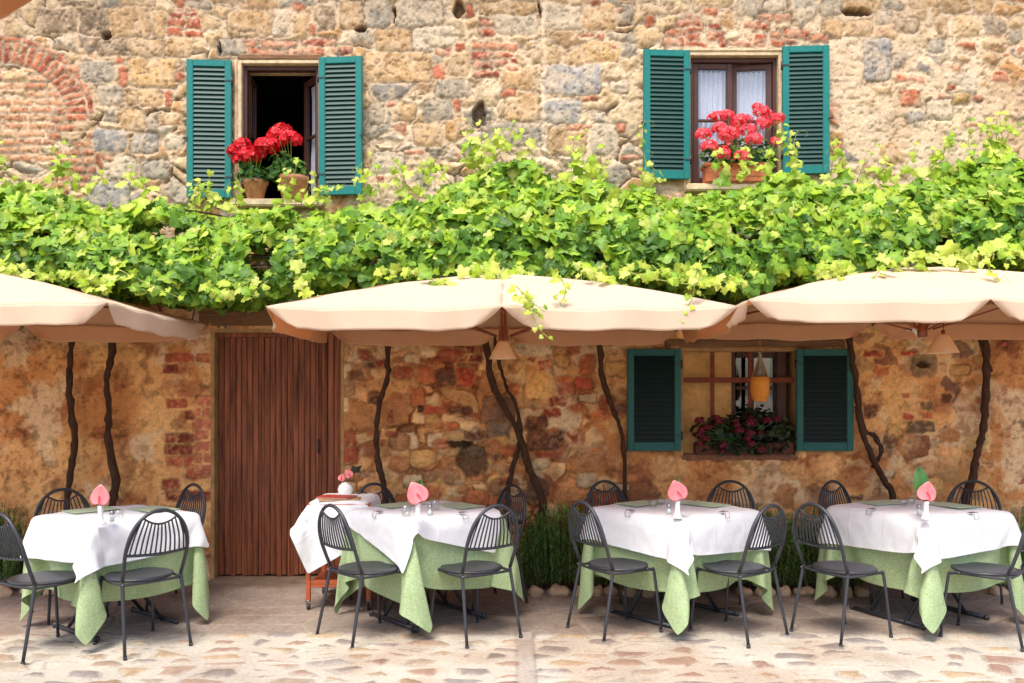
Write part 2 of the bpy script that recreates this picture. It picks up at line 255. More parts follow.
-1,0,0,0,0,-1,-1,0,0,44,-1,1,1,1,0,-3,2,0,0,0,1,-2,1,0,0,0,-1,0,0,0,0,0,0,0,0,0,0,0,0,0,1,-1,0,0,0,0,0,-2,0,0,0,0,0,-2,-2,3,41,0,-2,-1,
1,4,0,-2,3,0,0,1,0,0,0,0,0,0,0,-1,0,0,0,-1,0,1,-1,1,1,-1,1,0,0,-2,1,-1,0,-1,0,1,-2,-4,3,-2,1,1,-2,41,-4,2,-1,-3,2,6,4,-6,6,0,0,0,1,-1,0,0,
1,-1,0,0,0,0,-1,0,1,-1,1,0,0,0,0,0,0,0,-1,-1,-1,0,0,-7,4,-3,0,1,3,-5,43,-2,-3,-3,-1,1,3,4,4,2,-1,3,0,2,0,-1,0,-1,0,0,0,0,0,0,0,0,0,0,0,0,
1,0,0,1,-2,-1,-1,0,-7,-1,1,-1,2,0,-3,1,2,37,3,-6,-5,4,-1,-1,0,1,3,10,0,4,1,0,0,0,0,-1,0,0,-1,0,0,0,0,0,1,0,1,0,0,0,1,-3,0,-5,-3,-1,0,-1,1,1,
0,-3,-7,-4,50,-2,-4,-4,-20,0,-7,19,11,7,4,5,5,2,-1,0,-1,0,0,0,0,-1,0,-1,0,0,1,1,0,0,0,0,2,0,-2,-4,-2,-10,4,-2,2,-2,-2,0,-2,-3,1,-15,7,-4,-2,13,-19,-4,11,12,
16,19,20,8,5,-3,-2,0,-1,-1,0,0,0,0,-1,0,1,0,0,0,0,0,1,2,3,-6,-5,-5,-10,6,0,-2,0,-2,2,-6,2,-2,-60,2,2,-3,15,2,-6,18,24,12,19,21,-13,24,1,2,-2,-1,-2,-1,0,-6,
1,0,1,0,0,0,0,0,0,2,5,3,-2,-14,-16,9,-21,16,5,3,2,1,-1,-10,6,-112,-1,0,6,9,16,20,22,22,20,20,-14,20,-25,-9,12,18,-4,-2,0,-2,0,-3,-7,4,-2,6,-9,3,6,-6,1,5,-12,34,
2,-12,-18,-20,-12,14,6,6,-8,30,2,1,-155,12,18,18,20,11,15,24,20,24,-10,18,-2,-32,-34,21,21,7,-5,-6,2,-6,6,2,-12,6,-2,3,-1,2,-6,6,0,-20,38,28,-6,-20,-10,-22,-24,-6,6,18,0,-9,2,-85,
18,18,18,15,17,6,25,21,14,-4,11,-37,-35,-23,19,21,6,10,-5,-1,-8,8,-5,6,-5,-8,-2,10,-6,8,0,-8,-24,40,36,19,-17,-10,-18,-22,-21,-23,-4,2,20,-22,-24,18,6,19,13,6,24,20,14,17,3,-32,-36,-38,
-12,14,24,14,6,0,-2,-4,-2,5,-8,5,4,-2,-12,11,2,-9,-26,-6,36,38,33,11,-22,-17,-9,-22,-22,-22,10,-5,-26,11,8,10,0,23,17,24,21,10,12,-35,-28,-29,-39,-7,21,7,15,19,-4,9,-8,-6,3,-2,4,-3,
0,-5,9,-2,-22,-22,1,30,39,38,26,-4,-17,-15,-26,-6,-25,-15,-28,-19,25,2,11,29,18,25,24,11,8,-18,-38,-34,-20,-36,-1,19,16,2,20,6,-8,4,4,-5,4,-11,2,4,1,3,-20,-19,-21,16,18,38,39,26,29,-23,
-10,-23,-16,-6,-20,-28,-24,-1,21,23,25,26,25,11,-6,4,-30,-36,-26,-26,-33,5,13,13,14,6,12,13,-13,2,-2,0,-6,6,-2,2,-2,-17,-20,-27,10,38,32,36,36,26,3,-25,-7,-27,-16,-16,-10,-28,-1,24,25,26,23,7,
8,1,-22,-36,-37,-25,-21,-26,10,8,20,8,8,10,4,-4,2,0,0,0,-3,4,-14,-6,-5,-23,-27,20,23,42,38,37,32,5,-1,-28,-9,-13,-28,-13,-17,2,20,24,28,3,13,7,-13,-36,-36,-37,-22,-19,-18,13,7,5,23,0,
10,8,2,-2,-5,7,-2,-2,1,-9,-7,-11,-30,-18,11,35,36,38,39,19,36,-11,1,-26,-19,-15,-18,-15,9,28,22,9,4,15,-3,-37,-34,-36,-31,-7,-33,-9,8,11,10,11,6,18,-3,5,0,2,-4,-5,9,-10,-6,-9,-13,-32,
-2,-2,34,38,38,39,7,34,39,-9,-14,-28,-12,-27,-13,20,26,10,6,17,-1,-28,-36,-36,-36,-10,-16,-37,10,4,-1,16,5,13,4,4,3,5,-3,1,-2,1,-5,-14,-6,-15,-23,-24,24,24,38,40,36,6,34,26,34,-12,-19,-27,
-20,-15,28,12,5,11,11,-19,-37,-36,-34,-28,-22,-4,-39,1,15,7,12,10,6,8,9,-5,6,2,0,-2,-8,-4,-10,-13,-20,-21,-22,22,34,34,40,32,19,16,33,27,27,-14,-26,-26,-26],
[38,28,26,26,28,26,28,19,13,14,2,0,10,6,-3,-3,-2,-4,-2,-3,-1,-2,-1,0,-1,0,2,1,1,2,2,4,2,3,3,4,-9,-21,-22,-22,-22,-20,-22,-28,-28,-28,-28,52,28,26,27,27,27,25,26,10,20,4,-2,12,
5,-1,-4,-2,-4,-2,-2,-3,0,-2,-1,1,0,1,1,1,2,4,2,3,3,2,4,-15,-22,-21,-22,-21,-21,-26,-28,-29,-28,-30,55,28,26,28,26,26,26,27,15,20,6,0,8,10,-5,-3,-2,-2,-2,-2,-2,-3,1,-1,1,0,
-1,3,2,-2,1,7,3,3,3,1,-20,-21,-21,-22,-21,-24,-29,-28,-28,-30,-30,57,27,28,28,26,27,27,26,20,19,5,6,8,8,-3,-3,-2,-2,-4,-2,-2,0,0,0,0,-1,1,0,1,1,2,2,5,4,1,-1,-20,-23,-20,
-22,-22,-29,-27,-29,-30,-31,-31,57,32,26,29,28,26,27,24,27,19,10,4,5,3,5,-2,-1,-6,0,-4,0,0,0,0,0,0,0,0,0,3,1,2,5,1,2,-4,-22,-20,-23,-21,-28,-27,-29,-30,-31,-31,-30,42,38,36,26,30,
30,26,26,22,28,3,15,3,4,5,0,-4,-6,-2,0,0,0,0,0,0,0,0,0,0,2,3,1,4,2,2,-10,-22,-22,-20,-28,-26,-29,-30,-31,-31,-31,-29,30,37,38,37,29,30,26,27,27,23,16,7,11,4,2,1,-6,-2,
-1,0,0,0,0,0,0,0,0,0,0,1,3,2,3,3,0,-16,-21,-20,-27,-27,-28,-30,-31,-31,-31,-30,-30,19,38,37,37,31,37,33,27,26,20,23,12,11,6,2,-4,-4,0,0,0,-1,1,0,0,0,-1,1,0,-1,1,3,
3,2,3,-4,-17,-21,-25,-26,-30,-29,-30,-33,-30,-30,-33,-32,14,37,36,34,38,36,36,34,25,27,22,17,9,10,0,-2,-4,0,0,0,0,0,0,0,0,0,0,0,0,0,1,4,3,4,-8,-20,-27,-22,-29,-30,-30,-32,-31,-31,
-34,-30,-32,6,36,36,30,36,36,38,38,38,30,22,22,10,12,-3,0,-3,0,0,0,0,0,0,0,0,0,0,0,0,0,1,4,3,4,-12,-27,-21,-28,-32,-30,-31,-31,-34,-32,-34,-38,-38,8,38,35,31,38,36,38,36,39,37,
34,22,18,10,-5,1,0,1,-1,1,-1,1,0,0,0,0,0,0,-1,0,0,0,8,2,-21,-21,-28,-30,-32,-33,-35,-30,-36,-41,-35,-40,-40,18,38,32,35,37,38,34,38,36,39,38,37,22,14,-3,-1,1,0,0,1,0,0,0,
0,-1,1,0,-1,-1,0,0,0,-1,7,-23,-33,-23,-33,-34,-35,-35,-38,-39,-39,-40,-40,-40,18,38,34,41,37,36,36,38,36,36,38,40,39,23,-2,0,0,0,0,0,1,-1,0,2,-2,0,2,-2,0,0,-1,0,-1,0,-35,-23,
-34,-35,-37,-38,-39,-39,-40,-40,-40,-40,-41,20,40,29,40,40,40,40,38,37,37,38,34,40,34,0,4,3,-1,0,0,2,0,-2,0,-2,0,-2,2,0,0,0,-2,-1,1,-32,-38,-40,-35,-39,-40,-40,-39,-40,-39,-40,-39,-39,12,34,
40,30,40,41,35,42,40,36,38,40,41,30,-3,0,2,0,-2,0,2,6,-4,0,-2,9,-4,-5,3,3,3,-11,0,2,-24,-37,-35,-38,-40,-40,-40,-39,-39,-40,-42,-40,-40,-4,40,36,38,42,38,42,37,40,41,40,40,36,28,-2,
2,4,-2,-2,-2,0,0,2,6,0,3,-3,0,-2,-2,4,0,-6,0,-21,-38,-41,-39,-40,-41,-40,-39,-39,-39,-40,-40,-41,-6,40,40,40,40,40,41,40,39,40,38,41,38,29,-3,5,-6,0,6,0,-5,2,1,-4,5,-5,6,-6,
5,5,-6,-2,-2,2,-21,-41,-39,-41,-38,-41,-40,-41,-40,-40,-40,-38,-42,-4,41,41,41,39,40,40,39,41,38,40,41,39,28,0,-2,1,-1,0,-2,2,-1,2,-1,2,6,-4,-1,-1,-2,-1,-1,0,2,-21,-41,-39,-41,-40,-41,-39,
-40,-42,-39,-41,-40,-40,-2,40,40,42,38,40,40,39,41,39,41,40,40,28,15,-15,0,2,-2,-2,-1,5,-4,6,0,-8,0,0,0,0,2,-2,2,2,-23,-41,-40,-40,-41,-41,-40,-40,-39,-41,-40,-40,-40,-3,39,41,39,42,39,41,
40,38,42,40,40,42,26,-4,6,2,-8,10,-8,-2,2,3,-5,3,-3,7,-7,0,5,-5,0,10,-3,-27,-40,-41,-40,-41,-40,-40,-40,-40,-41,-40,-41,-40,-2,40,41,39,40,40,40,40,40,41,41,40,40,30,-4,2,4,6,-12,4,
-4,0,2,0,-4,0,0,0,0,2,-2,4,-3,9,-30,-40,-41,-41,-40,-40,-41,-40,-41,-40,-40,-40,-41,-2,41,39,41,40,40,40,40,41,41,40,40,40,30,-4,1,8,-11,3,8,-11,6,0,-6,2,-2,0,2,0,-1,1,0,0,
11,-33,-41,-41,-40,-40,-41,-41,-40,-40,-40,-40,-41,-40,-3,41,40,41,40,40,40,40,40,42,40,40,40,32,-8,2,5,-1,-2,0,4,-8,6,-1,-3,-2,0,10,-10,2,0,-2,4,5,-29,-41,-41,-40,-40,-41,-41,-40,-40,-40,-42,-40,
-40,-2,41,40,39,42,39,41,40,40,41,41,40,41,31,-6,-1,2,3,-4,0,1,4,-3,4,-8,8,-6,2,0,4,-7,3,-4,8,-29,-41,-40,-40,-41,-41,-40,-40,-40,-40,-42,-40,-40,0,39,41,40,40,40,40,40,40,41,41,40,
42,28,-6,1,1,-2,0,0,7,-6,2,2,-5,0,14,-14,6,-6,2,-2,0,8,-29,-41,-40,-40,-41,-41,-40,-40,-40,-42,-39,-41,-40,0,41,39,40,40,39,42,39,42,40,40,40,41,29,-4,-1,1,0,0,-2,2,-2,0,2,6,
-3,-1,2,-6,0,2,-2,0,7,-28,-41,-40,-40,-41,-41,-40,-40,-42,-39,-41,-40,-40,2,38,40,40,40,40,40,40,40,42,40,40,41,30,-6,0,10,-11,0,4,-1,-1,2,0,-1,1,-2,-2,6,-6,1,3,-4,7,-28,-41,-40,-40,
-42,-40,-40,-40,-41,-41,-39,-41,-39,3,40,39,39,39,40,43,36,41,41,40,40,41,29,-4,-1,-1,10,-4,2,-4,0,-4,8,-6,4,-6,6,-5,4,-1,-2,-2,8,-29,-41,-40,-41,-41,-40,-40,-42,-40,-40,-39,-39,-42,8,40,40,39,
39,38,40,41,37,40,40,40,41,29,-6,12,-8,1,1,-6,3,5,-2,-6,3,2,-1,-1,-1,4,-6,6,-5,7,-30,-40,-40,-40,-42,-40,-41,-39,-40,-39,-41,-40,-40,10,40,39,40,40,39,36,37,44,35,40,40,41,27,-4,0,0,
10,-6,0,0,-4,2,3,-1,-4,10,-4,-6,2,0,1,-1,6,-30,-41,-39,-40,-41,-41,-38,-40,-39,-40,-41,-42,-37,13,38,39,41,39,39,38,38,36,38,41,37,41,26,-3,3,1,-4,3,3,-6,1,1,-2,2,3,1,-6,5,-3,
0,-2,2,5,-29,-40,-41,-39,-38,-38,-42,-40,-40,-41,-37,-42,-42,14,40,40,39,39,40,41,39,39,39,32,40,38,24,-2,0,2,2,-3,-1,1,-1,0,0,7,-3,0,1,-1,-2,-1,-1,0,5,-27,-42,-36,-38,-40,-40,-41,-41,-40,
-40,-41,-39,-40,12,41,40,41,33,41,40,36,38,40,40,38,35,27,-2,0,1,-1,0,1,-1,2,0,0,-2,2,1,-1,2,-4,1,-1,0,3,-27,-39,-39,-39,-38,-41,-40,-40,-40,-41,-41,-40,-40,11,39,40,40,40,36,40,40,38,
38,36,34,40,32,0,0,0,0,1,1,6,-2,1,-1,0,0,0,0,0,-1,-1,-2,-2,1,-28,-43,-40,-38,-34,-40,-41,-41,-40,-40,-40,-40,-40,6,40,40,40,37,40,40,36,31,40,36,33,19,35,5,6,-1,-1,0,0,0,-2,
0,0,0,0,0,0,0,0,-1,-1,0,0,-18,-34,-36,-38,-36,-36,-40,-40,-40,-41,-41,-37,-40,-1,42,40,40,39,37,36,34,34,33,30,18,35,16,10,1,-3,0,-1,0,-1,0,0,0,0,0,-1,0,-1,0,0,0,0,2,-12,
-24,-29,-30,-35,-38,-39,-40,-39,-40,-31,-41,-40,-4,40,36,36,35,32,35,32,34,33,19,32,28,11,9,-4,-4,-2,0,0,0,0,0,-1,1,-1,-1,0,0,0,0,-1,-1,4,-10,-14,-27,-31,-28,-33,-33,-39,-39,-38,-36,-32,-40,-14,
33,36,35,34,34,33,31,31,29,23,31,16,14,4,-4,-4,-1,-1,0,0,0,-1,0,-1,0,0,0,0,-1,0,0,-1,4,-10,-10,-18,-30,-28,-30,-33,-29,-34,-40,-38,-34,-32,-28,35,33,34,34,32,32,30,30,28,28,18,18,12,
0,-2,-6,-2,0,0,-1,0,-1,0,0,0,0,-1,0,0,0,0,7,-3,-8,-11,-14,-22,-30,-30,-28,-28,-35,-27,-36,-41,-29,-37,34,34,35,30,30,31,31,28,28,20,18,18,8,0,-3,-2,-3,-2,-1,-1,0,0,0,0,0,-1,
0,-1,0,0,4,5,-4,-7,-11,-11,-17,-26,-29,-30,-30,-27,-32,-24,-27,-35,-51,34,34,29,30,31,32,28,28,24,16,20,14,6,0,-3,-3,-1,-3,-2,0,0,0,0,-1,0,-1,0,0,0,4,3,4,-6,-7,-10,-9,-17,-16,-30,
-29,-30,-29,-28,-27,-29,-26,-50,32,28,30,32,31,29,26,28,20,18,14,14,5,-2,-3,-2,-2,-2,-2,0,0,-1,0,-1,0,0,0,0,-1,4,3,6,-4,-8,-7,-11,-12,-16,-26,-30,-28,-30,-28,-28,-28,-28,-46,30,30,31,31,28,
28,28,22,17,19,13,13,2,-2,-2,-2,-2,-2,-2,-1,0,0,-1,0,0,0,0,2,0,1,5,4,-4,-6,-8,-8,-10,-14,-25,-26,-29,-30,-28,-29,-28,-29,-43,31,30,30,28,29,28,25,18,17,18,13,12,0,-2,-2,-2,-2,-2,
-2,-1,-1,0,0,0,0,0,0,0,2,1,7,2,-2,-8,-7,-9,-8,-12,-20,-26,-26,-30,-28,-30,-28,-28,-42,30,31,29,28,28,27,19,18,18,16,12,11,-1,-2,-2,-2,-2,-2,-2,0,-2,0,0,0,0,-1,1,0,2,2,8,
-1,-1,-6,-8,-8,-10,-8,-18,-19,-27,-30,-29,-29,-30,-27,-39,30,28,28,30,26,23,16,19,18,12,14,10,-2,-2,-2,-2,-2,-2,-2,0,-2,0,0,0,0,-1,1,2,0,3,7,7,-7,-8,-8,-8,-8,-8,-13,-23,-20,-28,-28,-30,
-30,-28,-37,29,28,28,28,24,17,19,20,14,14,10,11,1,-6,-3,-2,-1,-2,-2,-2,0,0,-1,-1,0,1,1,1,3,4,6,6,-6,-11,-7,-8,-7,-10,-7,-20,-22,-22,-28,-30,-30,-29],
]),
'Aw': (36, [
[-590,31,27,31,30,24,33,24,20,22,25,33,32,34,34,34,33,33,34,34,34,34,33,35,33,35,32,31,34,33,34,20,10,30,32,30,29,-1056,-13,28,32,32,30,30,19,28,19,30,32,34,34,32,34,34,33,34,34,33,34,34,
34,34,32,34,35,28,35,32,22,18,32,31,28,33,-1040,-7,-13,32,30,32,30,27,21,26,30,31,33,36,32,34,34,34,33,34,33,34,34,34,33,34,34,33,34,27,34,17,34,32,28,33,-1,-1028,26,-14,1,32,29,32,33,20,
33,28,34,30,33,33,34,34,34,34,33,34,33,34,34,34,34,34,33,33,34,26,26,31,33,34,10,8,-1020,8,34,-10,-1,29,32,30,34,23,33,34,32,32,34,34,34,34,33,33,36,32,34,34,34,34,34,34,33,33,34,30,
26,32,33,0,13,-1034,30,23,19,2,-5,33,32,27,31,34,34,32,34,33,33,34,34,34,33,34,34,34,33,34,34,34,34,34,34,32,33,33,33,15,15,-3,-994,-8,10,28,24,-8,18,32,32,32,34,33,33,34,32,34,34,34,
34,34,34,34,33,33,34,35,34,33,34,34,34,34,34,30,6,17,25,-982,-10,-2,-10,22,26,2,31,33,34,34,32,34,34,33,33,34,34,34,34,34,33,34,34,35,33,33,34,34,35,34,35,34,32,22,22,-4,-950,-3,-3,-19,
13,-8,18,28,36,33,34,34,33,34,34,34,34,34,34,34,34,34,34,34,34,34,34,34,33,34,35,34,33,34,29,-14,-5,-927,-4,10,6,-24,12,24,9,32,35,34,34,34,34,35,33,34,34,34,34,34,34,34,34,34,34,33,
34,35,34,34,32,34,34,16,26,-10,-955,-1,2,7,22,6,-14,22,29,34,34,34,34,34,34,34,34,34,34,34,34,34,34,34,34,34,33,34,35,34,32,35,33,30,30,4,22,-976,10,18,13,-13,6,-9,27,23,33,34,34,34,
34,35,33,34,34,34,34,34,34,34,34,34,34,34,34,34,36,31,34,33,32,28,14,6,-948,12,7,-17,7,-13,22,6,30,34,33,34,34,33,35,35,33,33,34,34,34,34,34,34,34,34,34,34,34,34,34,32,34,34,20,19,
3,-933,4,2,-9,-7,6,7,11,31,32,34,34,34,33,34,34,34,34,33,34,34,34,34,34,34,34,34,34,34,34,33,33,34,34,28,9,-2,-915,-10,2,-12,10,5,-1,12,27,33,34,34,34,34,34,34,34,33,34,34,34,33,
34,34,34,34,34,34,34,34,34,33,34,31,29,4,6,-927,4,-8,7,0,-1,6,8,30,30,34,34,34,34,34,34,34,34,33,34,34,34,34,33,34,34,34,34,34,34,34,34,34,33,27,11,-5,-923,13,-8,4,-1,-7,6,14,
21,34,34,34,33,34,34,34,34,34,34,34,33,34,34,34,34,33,34,34,34,34,34,34,34,32,18,24,-2,-927,-4,2,9,0,0,0,14,20,34,33,34,34,34,33,34,34,34,34,34,34,34,33,34,34,34,34,33,34,34,34,
34,34,32,20,24,1,-931,6,4,0,-6,10,-2,10,18,34,34,33,35,33,34,33,34,34,34,34,34,34,34,34,34,33,34,34,34,33,34,34,34,34,20,25,3,-935,13,-10,0,10,-6,10,4,18,34,34,34,33,34,34,33,34,
34,34,34,34,34,34,34,34,34,34,33,33,34,34,34,34,30,23,29,6,-932,-2,-2,1,-5,11,2,5,22,32,34,34,33,35,34,33,33,34,34,34,34,34,34,34,34,34,34,34,34,32,34,32,34,36,24,22,14,-938,-8,1,
8,-4,2,-3,19,17,32,34,34,33,35,34,33,34,34,34,33,34,34,34,34,35,35,32,34,34,33,33,34,33,32,31,15,23,-946,2,-7,8,-2,7,-3,9,26,27,33,34,34,34,34,34,33,34,34,34,33,34,34,34,35,34,
34,33,34,34,34,31,35,33,21,32,-2,-922,-2,-4,-2,0,4,15,-3,21,30,33,34,34,34,34,34,34,34,33,35,33,34,34,34,35,33,34,34,33,34,34,32,33,35,32,16,5,-929,-3,-1,10,4,-12,6,9,21,30,32,34,
34,34,34,34,34,34,34,34,34,34,34,33,35,34,33,34,34,33,34,34,34,34,28,10,16,-938,2,6,2,2,-4,8,3,25,24,34,34,34,34,34,34,34,34,34,34,34,34,34,34,34,34,34,33,33,34,34,34,34,32,32,
14,-2,-914,-4,0,1,8,1,1,3,18,29,34,34,34,34,34,33,34,34,34,34,34,34,34,34,34,34,33,35,33,34,33,34,34,33,33,10,19,-925,2,-7,-4,1,0,11,1,16,30,34,33,34,34,34,34,34,34,33,34,34,
34,34,34,34,34,34,34,34,33,34,33,34,34,32,10,12,-915,1,-5,0,-11,10,1,7,15,29,34,34,34,34,34,34,34,34,33,33,34,34,34,34,34,35,33,34,34,34,33,33,36,32,32,15,6,-909,-7,6,0,-7,-5,12,
-3,17,31,34,33,33,34,34,34,34,34,34,33,34,34,33,34,34,34,34,34,32,36,34,33,34,34,33,14,14,-918,0,-4,3,-4,-1,-3,5,18,30,33,34,33,34,34,34,34,34,34,34,33,34,34,34,34,34,33,34,34,34,
34,34,34,34,27,31,0,-934,12,9,-10,9,1,-2,-5,20,26,35,34,34,34,33,34,34,34,34,34,34,34,32,35,33,35,34,34,33,34,34,35,33,34,32,28,18,-980,15,9,14,-8,4,11,-3,18,28,34,34,34,34,33,35,
34,32,35,34,34,33,34,33,35,32,36,34,34,33,33,34,35,34,32,23,16,-990,8,14,19,-3,12,2,8,18,26,34,34,34,34,34,34,34,34,34,34,32,34,34,33,35,34,34,33,33,35,33,34,34,32,34,19,23,-989,12,
0,7,8,12,14,27,3,20,34,34,34,34,33,35,34,34,32,34,32,34,34,34,34,34,34,34,32,34,34,33,33,34,34,27,13,-969,-4,8,9,8,22,15,21,-5,22,24,33,34,34,36,33,33,33,35,32,32,34,34,34,34,
34,33,33,34,34,34,34,34,32,31,34,9,-962,4,11,2,23,14,22,2,19,-9,30,30,34,33,35,33,35,34,30,33,34,33,33,35,34,33,34,35,32,34,34,34,32,34,32,34,15],
[-519,-3,-13,15,-10,-18,-1,25,26,27,23,-7,-9,2,-4,7,-8,9,-6,0,6,2,-7,4,-5,3,-8,15,-1,4,3,-30,-32,14,6,14,18,-54,-2,-10,10,-4,-10,-14,28,20,28,19,-14,-3,-4,11,-7,4,-3,11,-4,-4,5,-3,
-2,2,-8,-5,3,17,-4,7,-26,-29,5,12,17,-1,-24,-14,-6,5,-11,-3,-9,22,26,22,14,-18,-4,0,13,1,-4,5,-5,4,-2,-2,2,2,-10,-1,3,-10,3,19,4,-29,-8,-11,17,4,23,-20,-12,-6,-18,1,-19,12,8,28,
8,22,-4,-18,8,4,-6,8,3,-2,1,0,-5,0,0,3,-7,-4,5,-8,1,21,-22,-13,7,-2,25,26,-17,-24,-10,-10,-16,-10,13,13,6,26,-4,4,-12,14,-10,2,7,-3,6,-12,10,-6,9,-3,-8,4,5,-11,4,-8,1,17,
-26,12,6,27,25,-22,-10,-14,-16,-18,-16,4,11,21,12,-4,0,-12,9,-3,10,-13,13,-2,2,-5,-3,-1,5,-1,-1,-2,-2,2,4,-8,8,6,-10,25,25,26,-30,-4,-26,-2,-10,-15,-17,14,11,7,8,-15,5,-6,13,-7,2,9,
-9,0,0,8,-5,-3,-2,0,0,8,0,-3,2,-2,-2,15,27,25,-5,-30,-11,12,-16,-15,9,-18,-6,5,5,2,8,-6,8,-2,4,2,-4,0,6,-3,-1,0,1,2,8,-3,1,1,2,0,1,2,9,16,17,21,-79,5,6,20,
-8,-4,-8,-6,0,3,1,0,8,-1,-1,0,2,4,2,0,2,2,4,0,3,1,2,2,2,2,1,1,2,4,10,6,-2,-32,4,8,6,6,-6,-12,-2,-2,3,2,1,2,3,1,2,2,2,2,2,2,2,1,1,3,2,3,
1,3,1,1,2,2,4,0,6,2,-28,5,6,7,-15,3,0,0,0,2,1,2,1,2,2,2,2,2,2,2,2,2,1,2,2,1,3,1,4,0,2,2,2,2,1,3,1,-24,4,-3,1,1,4,0,0,0,1,2,1,2,
2,2,2,2,2,2,2,2,1,2,3,1,1,2,2,2,4,0,2,2,1,2,1,2,-30,2,4,0,4,0,1,1,2,2,1,1,2,2,2,2,2,2,2,2,2,1,2,2,1,2,2,2,2,2,2,1,3,0,2,3,
1,-32,4,3,2,1,2,0,2,2,1,2,1,2,2,2,2,2,2,1,2,3,0,2,2,2,2,2,2,2,2,2,0,2,2,2,2,0,-30,4,2,2,1,1,2,2,1,3,1,1,2,2,2,2,2,2,2,1,2,2,
1,2,2,2,2,2,1,3,1,1,2,2,2,2,2,-31,2,3,1,2,2,1,2,1,2,2,1,2,2,2,2,2,1,2,1,2,2,3,1,2,2,2,1,2,2,2,1,2,2,4,-1,3,-31,3,2,1,1,3,1,2,
0,3,2,1,2,2,2,2,1,2,2,1,2,2,2,2,2,2,1,1,3,1,2,2,2,2,2,0,4,-31,2,2,2,1,2,2,2,1,2,1,2,2,2,1,3,1,2,1,2,2,2,2,2,2,2,1,2,1,2,2,
2,2,2,2,0,3,-31,3,2,1,2,2,2,2,1,2,1,2,2,2,2,1,2,1,2,2,2,2,2,2,2,2,1,2,3,0,2,2,2,2,2,0,3,-31,3,2,1,2,2,2,2,2,0,2,2,2,2,2,2,1,
2,1,3,1,2,1,3,2,1,2,1,2,2,2,2,2,2,1,1,2,-29,1,2,2,2,2,2,1,2,1,2,2,2,2,2,1,2,2,2,1,2,2,2,2,2,1,1,2,2,1,3,2,2,1,1,2,2,-29,1,2,
2,2,2,0,2,3,1,2,2,2,2,2,2,1,1,2,2,2,2,2,2,2,1,1,2,2,3,1,2,1,2,1,2,2,-30,2,2,2,2,2,2,1,2,1,2,2,2,2,2,1,1,2,2,2,2,2,1,2,2,2,
1,2,2,2,2,2,1,1,3,1,-2,-26,2,2,2,2,2,0,4,0,2,3,1,2,2,1,2,2,1,2,2,2,1,2,1,3,1,2,2,2,2,2,2,0,2,1,2,0,-27,1,3,1,2,3,2,2,1,1,2,2,
2,2,1,2,1,2,2,2,2,1,1,2,2,2,2,3,1,2,2,0,2,0,2,2,2,-29,2,3,1,2,3,2,1,2,2,1,2,2,1,2,2,1,2,2,2,2,1,1,2,2,2,2,2,2,2,1,1,2,2,0,
2,0,-27,3,1,2,2,2,2,2,1,3,1,2,2,1,2,1,2,2,2,2,1,2,1,2,2,2,2,2,2,1,1,2,2,2,0,2,0,-27,1,2,3,1,2,3,2,2,2,1,2,2,1,1,2,2,2,2,2,1,
2,1,2,2,2,2,2,3,0,1,2,2,2,0,2,0,-27,1,2,2,2,2,2,2,3,1,2,2,2,0,2,2,2,2,2,2,1,1,2,2,2,2,2,2,2,2,0,2,2,1,1,2,1,-29,2,2,2,2,2,4,
0,3,1,1,3,2,0,2,2,2,2,1,2,1,2,2,2,2,2,2,2,0,2,2,2,2,1,1,2,0,-28,2,2,2,2,2,3,1,3,1,2,2,1,1,2,2,2,1,3,2,2,0,2,2,1,3,2,1,1,2,
2,2,2,1,1,0,2,-34,8,2,0,4,2,2,2,3,2,1,2,1,1,2,2,2,2,2,1,1,1,3,1,1,4,2,1,1,2,2,2,2,1,0,1,-4,-42,11,5,9,-1,3,5,2,3,2,1,2,1,1,2,2,
0,4,1,2,1,0,3,2,2,3,2,1,1,2,2,2,2,2,0,-2,-5,-43,4,10,11,1,4,4,4,3,3,0,2,1,1,0,3,2,1,0,5,-5,6,2,2,3,1,-4,0,9,-1,3,-1,-2,10,1,-3,-3,-44,5,
8,6,6,5,5,-7,11,5,1,0,0,-1,3,0,3,-8,9,0,-6,2,8,-4,-2,0,12,-2,-6,8,-6,6,4,6,-10,20,-4,-48,9,7,6,6,-4,5,-1,14,4,-17,6,1,8,-6,-6,-2,8,6,-10,10,-2,-2,6,1,
-3,-6,13,-3,-6,-2,3,4,-15,18,0,32,-50,7,5,10,-8,6,-4,12,-20,26,-10,-14,10,-3,-3,-4,7,-11,18,-10,3,11,-10,-2,-2,2,4,-6,11,1,0,-1,-11,-2,12,-8,30],
[428,14,16,6,13,15,6,0,-2,-2,0,2,2,0,2,3,1,1,2,2,1,2,3,1,2,1,3,4,3,3,4,2,5,-9,-8,-8,-7,-69,31,15,8,11,12,12,-2,1,-2,0,2,1,1,2,3,1,2,0,2,2,2,2,
2,1,3,2,2,7,1,4,2,4,-8,-8,-8,-10,-86,30,32,10,12,11,11,0,0,0,0,2,0,2,2,2,2,1,1,2,2,2,2,2,2,2,1,3,2,6,4,2,-3,-3,-8,-8,-25,-78,19,31,29,10,13,6,7,-2,
2,0,1,1,2,2,1,2,2,2,2,1,2,2,2,2,2,1,1,4,0,9,3,-3,-8,-4,-20,-21,-81,25,13,32,30,11,4,5,5,-2,2,3,1,2,2,1,2,1,2,4,0,2,2,2,2,2,1,1,2,3,1,2,
6,-12,-8,-21,-19,-84,14,21,23,28,32,6,4,1,3,2,3,1,2,2,1,2,1,2,2,2,2,2,2,2,2,0,2,2,1,3,0,0,-4,-17,-17,-22,-100,32,20,20,22,30,23,3,2,4,3,1,1,3,0,3,1,2,
2,2,2,0,4,2,2,2,1,-1,2,3,1,2,1,-12,-19,-17,-23,-117,31,33,28,21,20,28,15,4,2,3,-1,3,0,4,0,2,4,2,-2,4,2,2,3,-1,-5,5,2,2,0,2,1,-1,-10,-19,-19,-28,-134,33,33,20,
